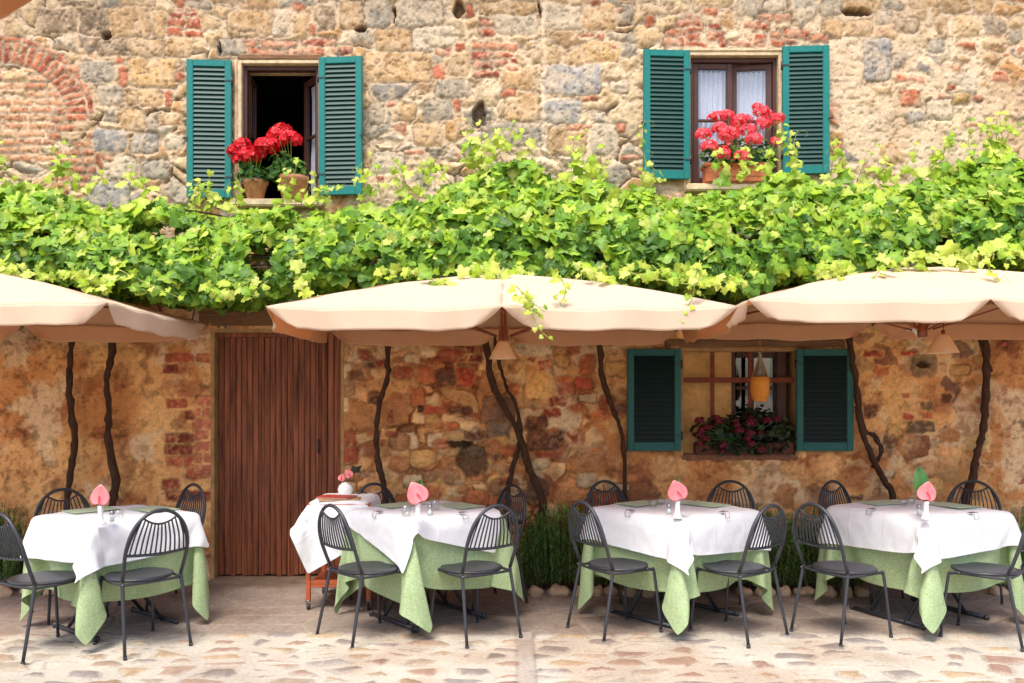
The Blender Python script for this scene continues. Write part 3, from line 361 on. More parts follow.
30,34,27,17,7,3,5,4,-5,6,2,6,0,-2,3,1,-1,-1,-4,6,-4,4,0,0,0,1,-1,2,0,-4,-14,-32,-34,-148,34,32,33,27,31,21,34,14,0,2,2,8,-3,1,-6,2,4,2,-8,2,-2,8,0,-1,-1,-8,
10,-2,0,0,-9,-1,1,-31,-20,-32,-149,33,34,32,24,33,31,27,18,-5,13,-2,-6,3,0,-4,1,3,-1,7,-6,6,-4,4,-6,1,7,3,-11,10,-10,-2,7,-17,-16,-34,-27,-151,32,30,31,32,33,34,21,25,9,-11,5,0,
-3,6,-2,0,-5,3,-4,8,-4,2,2,0,-4,1,5,4,2,-13,-1,7,-11,-22,-30,-36,-155,31,34,32,35,33,28,36,18,-5,10,-1,-4,9,-9,8,-6,5,-9,5,-5,2,2,6,-8,0,3,7,-6,-2,-3,9,-12,3,-27,-29,
-35,-160,33,33,34,33,33,34,32,16,12,-2,-6,0,8,-8,-2,7,-8,-1,11,-9,5,0,0,-1,2,2,-10,11,-7,3,5,-2,-8,-22,-33,-34,-167,36,34,32,34,34,34,32,20,6,4,-6,8,-5,1,0,-3,-3,7,-5,2,0,
-2,2,-2,-6,0,2,-3,7,-4,9,3,-15,-17,-34,-34,-168,34,32,34,34,34,34,33,17,16,4,-12,0,5,-1,4,-6,-1,-3,0,2,-2,12,-16,7,-9,2,9,-7,-1,2,10,-7,0,-24,-32,-34,-172,32,35,33,34,35,35,30,
26,6,-2,4,-6,6,2,-9,8,-11,1,1,-2,6,-4,-6,6,2,-4,6,-6,6,-2,4,4,-8,-30,-24,-34,-176,34,34,33,34,34,34,31,28,2,6,-4,4,0,-5,7,-4,-6,2,-4,0,3,-4,4,-1,-3,1,2,8,-5,2,
-1,6,-8,-28,-23,-34,-182,35,34,33,35,32,34,33,29,3,-1,8,-6,2,7,-7,-1,1,-5,3,-4,-4,10,-6,2,-4,4,-3,-3,14,-9,5,4,-6,-28,-22,-34,-186,34,34,34,33,35,32,34,30,0,7,-7,7,-1,0,-6,4,
-4,3,-3,2,-4,13,-9,-8,13,-5,6,2,-5,1,0,10,-16,-25,-19,-34,-190,34,34,34,34,34,34,34,25,10,-3,-1,5,-6,6,-9,7,2,-5,3,-1,3,-5,1,10,-8,2,-6,5,-9,6,8,-2,-1,-25,-26,-30,-195,33,34,
34,34,34,35,28,31,12,-7,1,6,-2,-2,4,-4,-1,9,-10,3,-3,6,-6,10,-13,11,-8,-2,8,-7,7,8,-13,-15,-31,-25,-200,33,34,33,35,33,34,34,22,20,-10,1,1,0,0,-4,12,-7,-1,0,-3,11,-6,2,7,-2,
-3,-8,5,-7,2,12,0,-3,-27,-18,-36,-198,34,34,33,34,34,31,36,26,16,-10,4,0,-1,1,4,-9,11,-6,0,0,0,3,-3,6,-2,-1,0,1,-8,1,12,-9,1,-9,-30,-34,-202,33,34,34,33,36,32,34,26,18,-10,5,
5,-6,2,-6,7,-7,4,4,-6,2,0,2,0,0,3,-6,5,-8,4,-1,9,4,-20,-33,-31,-205,35,33,34,34,34,33,34,23,27,-8,0,1,2,-5,3,1,4,-5,-3,2,0,-2,0,0,2,-4,8,-6,0,-1,7,-9,9,-14,
-30,-36,-204,34,33,35,32,34,34,34,28,20,-7,6,2,-6,3,-2,2,-5,7,-6,4,-5,-1,5,3,-4,6,-4,-2,-4,6,-4,-2,8,-12,-33,-29,-212,34,34,34,33,34,33,34,30,16,-4,4,6,-6,-2,0,0,2,-2,2,-4,
4,2,-4,6,2,-7,5,-10,8,-2,-4,6,-1,-9,-32,-32,-212,34,34,34,34,33,34,33,30,17,-5,5,-1,10,-6,0,0,0,-5,-3,0,2,0,6,3,-6,9,3,-3,0,-12,7,-9,9,-11,-30,-34,-212,32,34,35,33,34,32,
35,29,16,4,-6,12,-4,4,-8,-1,11,-4,-8,2,-2,4,-4,11,6,-11,10,-17,4,-4,8,-5,6,-10,-32,-30,-218,34,33,34,33,34,34,34,28,16,11,-1,-3,-1,3,2,2,-2,-5,0,-8,4,1,7,-2,8,-14,12,-4,1,
-9,0,2,6,-20,-16,-34,-220,32,34,33,33,34,34,34,28,23,-1,0,2,5,0,3,0,-1,-5,2,1,1,-8,3,7,-2,6,-5,-8,-1,3,1,-5,5,-14,-18,-28,-222,28,33,31,33,33,33,33,30,20,0,2,0,-2,16,-6,
-4,16,-4,0,2,-14,6,-2,-4,6,3,-3,-2,-2,-4,4,0,-2,-12,-26,-30,-214,34,30,28,33,33,34,32,30,22,0,10,-6,0,-4,5,3,1,-6,9,-11,3,-2,0,0,-1,-9,-3,8,-5,0,-3,-7,8,-2,-30,-24,-216,32,
33,33,32,32,30,23,33,28,-2,-2,0,-4,2,0,2,-8,7,-3,-10,0,4,-6,-2,-2,4,-4,-6,2,-5,1,0,0,-7,5,-32,-220,34,33,33,32,24,32,26,33,25,-18,0,0,2,-4,-2,-3,5,2,-8,2,-4,-4,2,-2,
-4,-4,2,-4,-4,-4,0,0,-4,0,0,-2,-224,33,33,32,24,31,26,32,21,21,-13,-12,4,-2,-2,-4,2,0,4,-7,-1,0,-8,0,-1,-3,-1,-3,0,-2,-3,-2,-3,-4,1,-1,-2],
]),
'Bg': (46, [
[-548,7,-18,17,16,34,-7,27,40,32,32,24,12,42,39,40,41,40,40,40,40,40,40,41,41,38,40,34,28,27,39,-22,-10,1,11,6,34,8,14,30,28,24,-16,-2,20,14,5,-1043,-3,5,-16,26,17,31,0,38,40,27,35,6,
39,40,41,40,39,41,40,40,40,40,40,41,40,37,38,22,28,37,-21,-6,3,13,23,17,18,26,32,26,-6,-7,17,16,3,13,-1050,-7,5,2,-12,28,29,7,37,31,36,36,6,36,41,41,40,39,41,40,40,40,40,40,40,41,
41,29,35,19,33,-10,-12,7,27,30,20,11,31,32,8,-16,15,10,10,15,18,-1044,-25,-9,11,3,-9,28,34,21,34,32,40,8,42,36,40,39,40,41,40,40,40,40,40,40,40,40,32,39,21,21,-7,0,28,0,36,35,15,31,
19,-17,11,8,12,28,7,19,-1038,-25,-25,-4,10,-2,6,26,32,34,37,41,14,32,40,39,39,41,40,41,40,40,40,40,40,40,40,38,30,16,24,10,-2,31,11,34,17,30,37,-18,10,2,20,23,12,17,6,-1018,-22,-27,-27,2,
10,-2,19,31,39,33,40,27,22,39,41,39,41,40,41,40,40,40,40,40,40,40,40,24,28,11,11,30,20,16,21,33,32,-8,12,8,19,17,16,9,-5,-16,-958,-24,-22,-28,-28,10,9,3,36,32,36,39,31,21,39,40,41,39,
41,40,41,40,40,40,40,40,40,39,37,18,18,34,11,-2,35,40,28,1,11,12,14,18,18,-2,-14,-15,-15,-938,14,-25,-17,-28,-26,18,3,17,38,40,36,35,22,41,38,40,41,39,41,40,41,40,40,40,40,40,40,40,27,14,
39,-7,23,31,35,24,4,4,13,27,12,-13,-16,-14,-15,-16,-910,10,11,-10,-27,-24,-22,15,7,37,37,36,39,24,39,40,40,40,40,41,40,40,41,40,40,40,40,39,40,37,16,40,-6,33,28,33,7,15,14,17,-1,-18,-16,-14,
-12,-16,-15,-901,14,18,-13,19,-22,-26,-15,14,23,40,40,36,26,40,40,40,40,40,40,41,40,41,40,40,40,40,40,42,38,23,39,0,38,32,10,18,16,12,-10,-17,-17,-18,-11,-16,-15,-16,-830,-17,-3,22,-14,8,-12,-24,-6,18,
37,39,38,31,40,39,40,40,40,40,40,41,40,41,40,40,41,39,40,40,40,30,12,32,27,5,22,8,-16,-12,-17,-17,-16,-16,-16,-15,-15,-760,-25,9,-10,-14,-10,-8,8,-18,3,31,39,39,35,39,40,40,40,40,40,40,41,40,
41,40,40,41,41,40,40,40,33,28,35,-10,28,0,-13,-16,-13,-16,-16,-17,-16,-16,-12,-9,-708,-18,-1,1,-8,-14,-14,-16,-7,-5,18,36,38,40,40,40,38,41,41,40,40,40,41,41,40,40,42,40,40,41,41,42,38,-9,25,-5,
-9,-18,-6,-20,-10,-4,-2,4,-16,0,-2,-717,-13,2,-4,-16,-8,-8,-16,-6,-13,-15,36,39,39,40,40,40,41,40,40,41,42,40,40,41,40,41,40,42,41,41,41,43,10,-26,-11,-11,-7,-8,13,3,1,3,-6,-13,-6,-2,-722,12,
-10,-12,5,-7,-12,-10,-22,2,-18,-6,40,41,41,40,40,41,41,40,41,41,41,41,40,40,40,41,41,40,40,41,41,22,-21,1,-6,-9,-10,-11,0,0,2,15,-3,-12,-10,-764,18,28,0,-4,-27,-1,-8,-10,-14,-26,-6,38,43,41,
40,41,41,40,41,41,40,41,41,40,40,41,41,40,40,40,41,41,25,-1,-6,-10,0,-4,-7,-9,2,-2,-8,8,-10,1,-812,26,13,-3,11,-2,-13,-15,-20,5,-11,-9,35,42,40,42,40,40,41,41,40,40,41,41,40,40,41,41,
40,40,41,40,41,26,-8,0,7,-10,-9,10,-4,-10,-8,0,-3,6,-9,-800,28,-8,-22,-6,10,-20,-15,-5,-4,-2,8,34,41,41,40,40,40,42,40,40,41,41,40,40,41,41,40,40,40,41,41,40,26,4,-2,-6,-8,4,-6,5,
-1,-12,0,-4,10,-8,-782,-18,-11,-12,1,-22,-6,2,3,-7,10,-4,32,40,40,40,41,41,40,40,40,40,42,40,41,41,40,40,40,41,40,41,40,28,6,-6,-3,3,0,0,2,-2,-3,-9,-1,-13,12,-807,-9,-18,-2,-20,-4,8,
-2,-3,-7,2,8,28,40,40,42,40,40,40,40,41,40,41,41,40,41,40,40,40,41,41,40,41,35,-8,2,3,-1,5,-1,-4,-2,1,-3,-12,9,-7,-820,-12,-15,-10,-6,9,2,-5,1,-5,9,-2,25,40,41,40,40,40,41,40,
41,40,40,41,41,40,40,40,41,41,40,40,40,36,4,2,-4,3,-7,2,0,-5,-7,13,-4,-3,-4,-833,-12,-11,-6,4,2,-6,3,-3,8,-5,0,22,41,40,40,40,41,40,41,40,40,41,41,40,40,40,41,41,40,40,40,40,
38,0,4,4,-4,4,-4,2,1,-5,-6,2,2,-4,-846,-6,-8,1,-3,-6,6,-2,2,-6,10,-4,18,40,40,40,40,42,40,40,40,41,41,40,40,40,40,41,41,40,40,40,40,38,13,-6,3,2,-2,8,-13,-2,3,2,-8,6,
-2,-856,-2,-6,-2,2,-8,-2,7,-1,8,-5,-1,14,40,41,40,40,41,40,41,40,41,40,40,40,41,40,41,40,40,40,41,40,39,15,1,2,-6,5,-4,4,-7,0,-2,0,-8,4,-856,-8,4,-4,-8,10,-6,4,-1,-2,-1,4,
12,40,40,40,40,40,40,41,40,41,40,40,41,40,41,40,40,40,41,41,40,40,16,-6,5,-5,10,-3,-5,0,0,0,-1,-3,-1,-860,-1,-2,-4,3,-9,8,0,0,0,-4,2,12,38,40,40,40,41,40,41,40,40,40,41,41,
40,40,40,40,41,41,40,40,40,22,2,-5,-1,-4,-2,10,2,-6,2,-7,1,1,-868,-1,5,0,-4,1,-2,3,0,1,0,0,4,36,40,40,41,40,41,40,40,40,41,41,40,40,40,41,41,40,40,40,41,41,23,-5,2,3,
1,-3,-1,-1,0,-5,8,-2,-4,-868,-2,4,-4,2,-3,3,-2,5,-3,5,1,0,34,40,40,41,41,40,40,40,41,41,40,40,40,41,41,40,40,40,41,41,40,27,-7,3,-2,2,3,6,-6,2,-1,-4,-15,0,-858,4,-9,3,
-4,6,-2,2,0,4,-8,11,-3,34,40,41,40,41,40,40,41,40,40,41,41,40,41,40,40,41,41,40,40,41,27,1,-5,3,7,-8,8,1,-4,-9,-11,2,-13,-848,-6,2,12,-8,-4,6,-2,3,-3,8,-6,4,30,40,41,41,
40,40,41,41,40,40,40,41,41,40,40,41,41,40,40,41,41,28,-4,0,-2,6,11,-3,-12,-12,-2,-10,-12,-2,-832,-4,3,-3,8,0,-6,2,-1,1,-2,6,1,27,41,40,41,40,40,42,40,40,40,41,41,40,40,41,41,40,
40,42,40,41,29,-4,6,3,-1,-17,-11,-1,-5,-20,-6,0,-8,-810,9,-11,2,1,5,-6,-1,7,-2,2,-10,10,24,40,42,40,40,40,42,40,40,41,40,41,40,40,41,41,40,41,40,42,41,33,-5,6,-10,-19,1,-20,-11,2,
-9,-3,-13,-6,-780,-3,7,-8,-3,1,14,-12,-2,-2,0,-5,5,26,42,40,40,40,41,41,40,40,41,41,40,40,40,41,40,42,41,40,42,42,39,-4,-21,-12,-8,-2,-11,-23,-16,-2,8,-7,-15,-739,-1,-2,0,5,-10,-5,-2,-2,
-2,-1,9,-15,21,41,41,40,41,41,40,40,41,40,41,40,40,40,41,40,41,43,41,40,41,43,-12,-20,-13,-12,-12,-12,-12,13,-22,-12,-8,4,-696,-3,-3,-3,-3,-3,-1,-4,-3,-4,-5,-7,-15,6,43,40,42,41,40,41,40,41,
40,40,40,41,41,40,40,41,41,40,40,40,39,31,-14,-13,-13,-14,-10,-10,-10,-6,-19,-2,-23,-740,-4,-2,-4,-2,-4,7,-6,-3,8,-8,-2,2,7,43,41,41,40,41,40,41,40,41,40,41,40,40,40,40,41,40,39,40,39,35,
34,30,-18,-19,-3,-8,-9,-11,-12,-12,-12,-17,-805,0,-7,3,-2,-4,-7,3,10,-3,5,10,16,-1,37,40,41,40,41,40,40,40,41,41,40,40,40,40,41,40,39,40,39,31,37,38,23,32,-19,-18,-4,5,-16,-20,0,-16,-18,-864,
-3,-9,4,-9,3,6,6,8,11,15,20,10,-9,33,39,39,40,40,40,40,41,41,40,40,40,40,41,40,40,39,39,41,22,40,37,21,33,29,-21,-13,-10,-10,-12,0,-15,-15,-923,1,-1,-9,25,11,10,-2,12,24,14,18,-6,-7,
27,35,39,41,40,39,41,41,40,40,40,40,41,40,41,38,42,38,40,28,24,39,25,24,36,28,-20,-16,-9,-5,-12,-18,-4,-991,3,6,14,13,13,29,15,8,26,22,-4,-17,6,33,18,42,40,41,39,40,40,40,40,40,41,40,
40,41,38,42,40,40,15,29,36,26,24,31,37,22,-16,-17,-18,-7,-9,-15,-1004,16,20,10,8,8,9,27,28,26,6,-16,-18,10,26,21,41,39,39,41,39,40,40,40,41,40,40,41,40,40,38,41,41,10,31,30,17,32,36,27,
37,16,-18,-11,-7,-17,-18,-992,13,-4,10,12,6,30,26,26,18,-18,-28,8,6,18,22,38,40,40,38,40,40,41,40,40,41,40,40,40,39,41,39,41,4,30,26,22,34,25,34,33,36,10,-24,-2,-24,-6,-1003,3,2,17,2,23,
29,27,24,-12,-38,8,7,3,28,25,13,40,42,38,38,41,40,41,40,40,40,40,38,41,41,39,40,1,28,23,35,18,26,30,35,36,37,-17,3,-11,-21,-1024,10,15,6,25,20,28,29,-9,-12,-26,-31,11,40,39,-1,28,27,39,
41,39,39,40,41,40,40,40,40,40,39,41,40,39,-3,18,30,38,19,33,24,22,38,35,37,-18,-8,-6,-1044,24,2,24,25,19,26,-14,-14,-2,-26,-35,37,36,34,18,-4,38,36,38,38,41,41,40,40,40,40,40,38,42,38,40,
40,-2,10,38,34,22,18,32,16,38,36,36,30,-10,-18,-1036,10,21,24,27,18,20,-22,-35,-15,-16,-33,34,35,38,42,-14,22,40,39,38,41,40,39,41,40,40,40,40,38,42,40,36,10,-4,30,36,28,24,18,26,26,36,35,30,
34,-17,-1043,18,23,25,25,26,-22,-22,-22,-23,-34,-18,41,42,37,35,-4,8,36,40,40,39,41,40,40,40,40,40,41,39,39,41,32,19,-11,26,32,24,32,20,16,26,38,36,36,27,29],
[-347,-35,-27,-31,-32,-13,-33,-29,6,23,26,34,37,3,10,-12,-2,0,-6,-4,-4,-2,-2,0,-2,8,12,22,27,28,10,-34,-39,-40,-38,-40,12,34,34,14,-13,-23,-29,-33,-25,23,24,182,-35,-35,-29,-26,-33,-19,-36,13,8,30,20,41,
11,2,-4,-6,-10,4,-5,-1,-4,1,-3,-2,2,18,11,33,26,16,-35,-40,-40,-38,-33,32,30,24,-4,-18,-32,-30,-26,21,26,22,173,-34,-34,-35,-32,-23,-22,-34,-16,28,18,18,40,18,-10,2,0,-13,1,0,-2,1,-6,-5,3,-3,
2,28,20,33,21,-38,-38,-40,-28,-28,28,34,-2,-2,-30,-30,-27,24,23,22,19,128,7,-34,-34,-36,-35,-25,-14,-33,22,25,9,39,4,19,-6,-11,-2,1,-5,-5,1,4,-1,-7,-6,-1,25,14,34,32,-40,-40,-30,-41,10,10,33,-10,
-26,-28,-30,26,22,12,28,19,86,5,6,-35,-34,-35,-34,-28,-20,20,16,4,40,25,-1,-11,-9,6,-8,-1,5,-2,-10,0,2,-5,-9,14,25,36,30,-39,-41,-25,-40,10,32,-12,-3,-28,-31,28,18,15,23,21,25,38,14,-2,1,-35,
-34,-34,-31,-20,-2,21,5,31,33,-9,1,-9,-1,-1,-2,-2,0,-5,2,-5,-3,-1,-6,30,29,37,-39,-25,-35,-39,30,0,10,-34,-30,24,18,20,20,24,22,10,5,9,15,-13,4,-34,-34,-34,-14,-21,17,8,24,36,-10,-2,0,-12,
7,-9,5,1,-6,3,-5,0,-9,-9,18,34,35,-19,-38,-40,6,0,20,-34,-34,23,21,18,21,23,15,-3,6,-19,17,10,18,-14,0,-32,-36,-32,-10,0,16,21,34,-1,-12,-3,3,-6,3,2,-7,1,-1,1,-3,-8,-2,-6,29,35,
-8,-40,-31,19,10,-26,-33,25,20,14,22,16,4,10,-4,-5,-43,19,19,24,-7,11,-17,-32,-35,-12,-10,19,13,32,-6,-9,5,-8,-6,9,-3,2,-4,4,-11,7,2,-18,-4,15,35,2,-40,-20,22,-14,-34,22,20,20,22,-4,5,13,
-10,2,-8,-56,16,14,26,13,13,4,-26,-32,-30,7,-6,19,30,-11,-1,-8,4,-1,-7,6,-4,9,-2,-6,-1,2,-4,-4,-10,31,13,-40,-7,13,-34,20,20,22,18,3,-1,-1,-11,6,-10,0,-72,0,20,20,16,16,20,8,-32,-32,
-12,2,14,26,-7,-11,-2,4,-3,11,0,-8,-2,-4,4,2,3,-10,-7,-4,8,28,-38,20,-27,19,16,22,6,-12,0,-2,-4,2,8,-15,-3,-44,16,-20,-7,15,17,19,20,14,-35,-23,4,8,18,-10,-8,3,1,8,-2,-5,3,-2,
8,0,-8,0,1,-2,-1,-12,22,-24,10,12,16,20,0,-16,7,-13,-6,-2,3,8,7,8,-40,10,-12,-18,-4,2,6,8,18,20,-31,-11,18,3,-6,-5,14,-10,5,1,-2,-7,-1,0,0,0,0,2,2,0,0,-1,4,15,18,14,
8,-11,7,-12,4,4,4,-2,8,0,1,-33,3,-17,-10,5,-5,-6,8,-14,13,11,-18,0,-2,-2,4,1,3,2,0,0,3,5,1,3,3,5,3,2,5,4,2,2,6,10,6,6,6,4,2,1,1,0,4,7,3,0,-30,-16,
-6,-5,-13,-6,-1,-1,4,-10,-4,-2,2,4,4,4,4,4,4,4,3,5,4,2,4,4,4,2,4,4,4,2,4,6,7,1,4,6,6,8,1,1,0,3,1,6,4,-54,-5,5,-10,-8,-4,0,-2,-2,-4,-3,-1,0,4,5,
4,3,4,4,4,4,4,4,3,3,4,4,3,3,4,4,4,3,5,4,3,5,2,4,5,7,0,2,5,3,4,1,-75,9,-37,6,18,6,-2,-5,-11,9,-1,-2,2,4,4,4,3,4,3,4,4,4,4,4,3,3,4,4,
3,4,3,4,3,5,4,4,2,5,3,3,3,5,4,3,4,2,4,-86,-24,6,-2,4,19,-13,-4,4,4,3,3,3,3,4,4,4,2,5,3,4,4,4,4,4,3,4,3,4,4,3,3,4,4,4,4,3,4,3,4,3,
3,6,2,4,2,3,-116,1,5,4,7,-6,3,4,3,4,4,3,3,3,3,4,4,4,4,3,4,4,3,4,4,3,4,4,3,4,3,4,3,4,5,3,3,3,4,3,3,4,4,4,2,6,0,-119,5,2,6,-2,4,4,
3,3,4,4,4,2,4,4,3,3,4,4,4,4,3,4,3,4,4,4,3,3,4,4,4,4,2,6,2,4,3,3,4,3,3,4,4,4,2,4,-122,2,3,3,4,4,4,3,4,3,4,4,2,4,4,4,3,4,3,4,
4,4,3,4,3,4,4,4,3,4,3,4,4,4,3,3,4,3,3,4,3,3,4,4,3,3,4,-124,4,3,4,3,4,4,4,3,4,3,4,4,2,4,4,4,4,3,3,4,4,4,3,4,4,3,4,4,4,3,4,3,
4,3,3,4,4,2,4,4,2,4,4,3,3,4,-124,4,4,3,3,4,4,4,4,4,3,3,4,3,3,4,4,4,3,4,3,4,4,4,4,3,4,3,4,4,4,3,4,3,2,5,3,4,3,3,4,3,3,4,4,2,
4,-124,4,4,4,3,3,4,4,4,4,3,4,3,4,3,3,4,4,4,3,4,3,4,4,4,4,3,4,3,4,4,4,3,3,3,3,4,4,3,3,4,4,3,3,4,4,2,-124,4,4,4,4,3,3,4,4,4,4,3,
4,3,4,3,4,3,4,4,3,4,3,4,4,4,3,5,3,4,3,4,4,3,3,4,2,4,4,3,3,4,3,3,4,4,3,-124,3,4,4,4,4,3,3,4,4,4,4,3,3,4,4,3,4,3,4,4,4,3,4,3,
4,4,4,4,3,4,3,4,3,3,4,3,3,4,3,3,4,4,2,4,4,3,-123,3,3,4,4,4,3,4,3,4,4,4,3,3,4,4,4,4,3,3,4,4,4,3,3,4,4,4,4,4,4,3,3,4,2,4,4,3,
3,4,3,3,4,4,2,4,4,-124,3,4,3,4,4,4,3,4,3,4,4,3,4,4,3,4,4,4,4,3,3,4,4,4,3,4,4,3,4,4,4,3,3,3,3,4,3,3,4,2,4,4,3,3,1,5,-122,4,3,3,
4,4,4,4,3,4,3,4,4,4,4,3,4,3,4,4,3,3,5,3,4,4,4,3,4,4,3,4,4,2,4,3,3,3,3,4,3,3,4,2,2,6,0,-120,4,3,4,3,4,4,4,4,3,4,3,4,4,4,4,4,
3,4,3,4,2,4,4,4,4,4,4,4,4,3,3,4,2,4,4,2,3,3,4,4,0,0,6,2,-2,7,-116,3,4,3,3,4,4,4,4,3,3,6,2,4,4,4,4,3,4,3,4,4,4,3,3,4,4,4,4,4,
4,3,4,5,1,3,2,3,3,-6,-1,8,5,-8,4,8,3,-107,2,4,4,3,4,3,4,4,4,3,3,4,5,4,3,4,4,4,3,4,3,4,4,3,3,4,4,4,4,4,4,4,5,1,2,3,1,-8,4,-6,-1,11,
1,4,1,4,-101,5,0,6,4,3,1,6,4,4,3,4,4,5,4,3,3,4,4,3,3,4,4,4,3,3,5,3,4,4,4,4,5,6,1,1,-3,-2,-2,4,-2,-7,-5,8,12,4,0,-99,3,4,2,-1,11,6,4,4,
4,3,1,8,4,4,4,4,2,4,3,4,3,4,4,4,4,3,4,3,6,4,4,5,5,1,-1,-2,-3,-2,-2,-2,-2,-5,10,5,4,6,-121,6,7,7,6,2,3,5,6,6,8,7,8,7,4,2,4,3,3,4,3,4,
3,4,3,1,2,2,0,2,0,4,2,-1,-1,-23,5,7,5,0,-6,-10,29,-5,16,-2,20,-160,8,6,6,7,5,20,2,8,16,6,10,13,8,3,0,1,2,1,2,1,3,-2,-2,2,-6,-1,1,2,-5,-3,7,-11,4,20,
-17,-23,-2,-4,17,12,-12,28,18,-7,25,13,-152,7,3,12,8,6,2,14,16,10,13,13,10,-38,15,-5,0,6,0,0,11,-15,0,7,-3,0,-2,0,-5,3,-10,1,-11,28,14,-6,-28,-18,2,-17,15,21,11,7,23,12,8,-110,
6,-2,14,-2,15,13,14,15,13,12,8,-36,-38,24,10,-10,-2,2,6,-4,3,-1,6,0,-6,1,-3,4,-5,-12,-11,4,34,7,11,-30,-16,-22,2,-24,14,14,12,24,12,12,-63,9,7,1,14,12,12,16,12,6,12,-30,-38,-38,
30,20,-8,0,-8,8,-6,6,-6,0,-2,5,-3,6,0,-12,2,-15,-2,29,33,5,-26,-28,-6,-23,-11,-20,15,19,14,10,18,-24,14,15,12,13,12,10,10,16,3,-25,-38,-35,-39,24,39,0,-1,-4,-10,4,0,0,-3,3,-2,6,
1,-5,-14,2,-8,-9,41,28,14,-25,-28,-19,-2,-25,-19,-19,9,18,18,10,46,10,2,16,16,18,16,6,-4,-17,-35,-36,-34,-38,32,34,4,8,-8,-3,-9,0,6,-3,3,-6,4,-2,1,-10,-11,4,-7,39,26,26,-35,-19,-12,-26,
6,-29,-15,-26,19,7,6,88,16,20,16,15,17,-16,10,-13,-27,-35,-27,-39,-39,38,32,18,4,-4,-12,-6,4,-4,8,-8,2,-4,4,-2,-12,-2,-7,1,40,26,31,-29,-16,-28,-12,-16,4,-29,-16,-31,0,16,144,18,19,13,19,-20,
9,-14,-20,-35,-13,-40,-40,-38,28,32,36,0,9,-15,-10,8,-9,-1,7,-8,7,-5,-13,2,-4,-10,6,40,28,34,-13,-31,-26,-22,-6,-8,2,-20,-34,-24,-12,211,17,14,17,-13,-26,-7,3,-36,-34,-26,-22,-38,-8,-10,38,29,29,-6,
-2,-10,-10,-2,5,-3,-6,4,4,-4,-11,-1,-10,8,40,36,30,-2,-31,-19,-26,-30,4,-12,0,-20,-28,-27,235,10,21,-12,-15,-28,14,-32,-34,-38,-25,-15,-18,-18,-21,36,37,16,18,-9,-17,0,2,-8,2,1,-9,8,-17,5,-12,5,
5,41,41,14,22,-29,-31,-20,-36,0,-12,8,-16,-25,-19,238,16,-21,-14,-5,-29,-11,-30,-22,-34,-33,-19,-21,-21,21,7,34,33,8,7,-19,1,-7,-7,2,0,4,0,-10,-14,4,-9,16,39,40,30,17,-22,-27,-33,-25,-25,-3,13,-18,
-11,-20,248,-25,-17,-12,-10,-10,-32,-32,-31,-30,-18,-32,-9,-10,-14,19,36,37,20,-2,-2,-13,6,-7,-2,-2,-4,-3,0,-13,-6,-4,24,37,39,31,25,-28,-19,-31,-32,-26,10,-12,12,-22,-19],
[30,20,24,20,19,19,21,11,8,2,2,3,7,4,4,2,4,4,4,4,4,4,4,4,5,5,7,9,10,11,9,-8,-6,-5,-5,0,-18,-20,-18,-24,-26,-26,-25,-25,-26,-30,-32,74,22,20,23,19,19,17,19,5,6,2,4,6,
4,4,3,3,4,4,4,4,4,5,4,4,5,6,8,12,10,10,-8,-6,-5,-5,-4,-20,-20,-20,-25,-26,-25,-24,-26,-32,-31,-31,82,22,20,22,22,18,18,19,9,4,4,4,6,5,3,4,3,3,4,4,4,5,4,4,5,4,
4,11,8,12,10,-7,-6,-4,-8,-8,-22,-16,-26,-24,-26,-23,-27,-30,-32,-32,-30,82,30,22,20,20,22,18,16,16,4,4,6,4,4,4,4,2,4,5,4,4,4,4,4,5,4,4,10,7,11,12,-6,-6,-12,-2,-16,-18,-20,-24,
-25,-25,-24,-32,-31,-31,-32,-30,80,31,31,21,20,21,20,17,16,5,6,6,4,2,6,3,3,5,4,4,5,4,4,4,4,4,5,5,10,11,12,-5,-6,-12,-4,-18,-20,-24,-22,-25,-25,-32,-30,-31,-31,-31,-31,80,32,30,30,20,
20,22,18,16,8,6,7,3,4,3,5,3,4,5,4,4,4,4,4,4,4,4,5,11,9,13,-5,-12,-6,-7,-19,-22,-24,-24,-23,-32,-31,-31,-32,-31,-33,-38,90,31,31,28,32,20,20,20,13,15,6,6,4,4,4,4,4,3,
5,4,4,4,4,4,4,4,5,5,6,11,13,-12,-5,-7,-18,-13,-23,-22,-24,-32,-31,-31,-30,-34,-36,-37,-37,96,34,30,33,26,32,19,20,18,13,9,7,5,2,4,4,4,4,4,4,4,4,4,4,4,4,6,4,4,9,13,
-8,-6,-10,-18,-18,-20,-23,-33,-32,-29,-32,-35,-38,-36,-38,-37,103,34,34,30,30,30,30,19,20,13,12,5,6,3,4,4,4,4,4,4,4,4,5,3,6,3,3,6,4,6,13,-6,-5,-14,-18,-18,-23,-31,-32,-32,-34,-36,-37,-37,
-36,-38,-37,109,34,33,29,36,30,32,26,20,16,10,10,5,4,3,4,4,4,4,4,5,4,4,4,5,4,3,5,4,4,12,-4,-6,-16,-19,-19,-32,-32,-32,-36,-37,-37,-36,-38,-37,-37,-36,105,37,36,28,35,37,32,32,25,19,
12,8,7,5,2,4,4,4,4,5,4,5,4,4,4,4,3,5,4,4,4,4,-8,-20,-17,-35,-28,-34,-36,-38,-37,-37,-37,-37,-37,-37,-36,106,30,34,39,35,35,35,36,33,23,14,9,7,6,2,4,4,5,4,4,5,4,4,
4,4,4,4,3,3,4,6,4,-12,-20,-37,-25,-37,-38,-35,-38,-34,-37,-37,-38,-37,-39,-38,92,39,39,36,40,38,36,36,36,35,19,12,4,8,4,4,2,5,4,5,4,4,4,4,4,4,4,4,3,4,5,8,-19,-40,-27,-38,
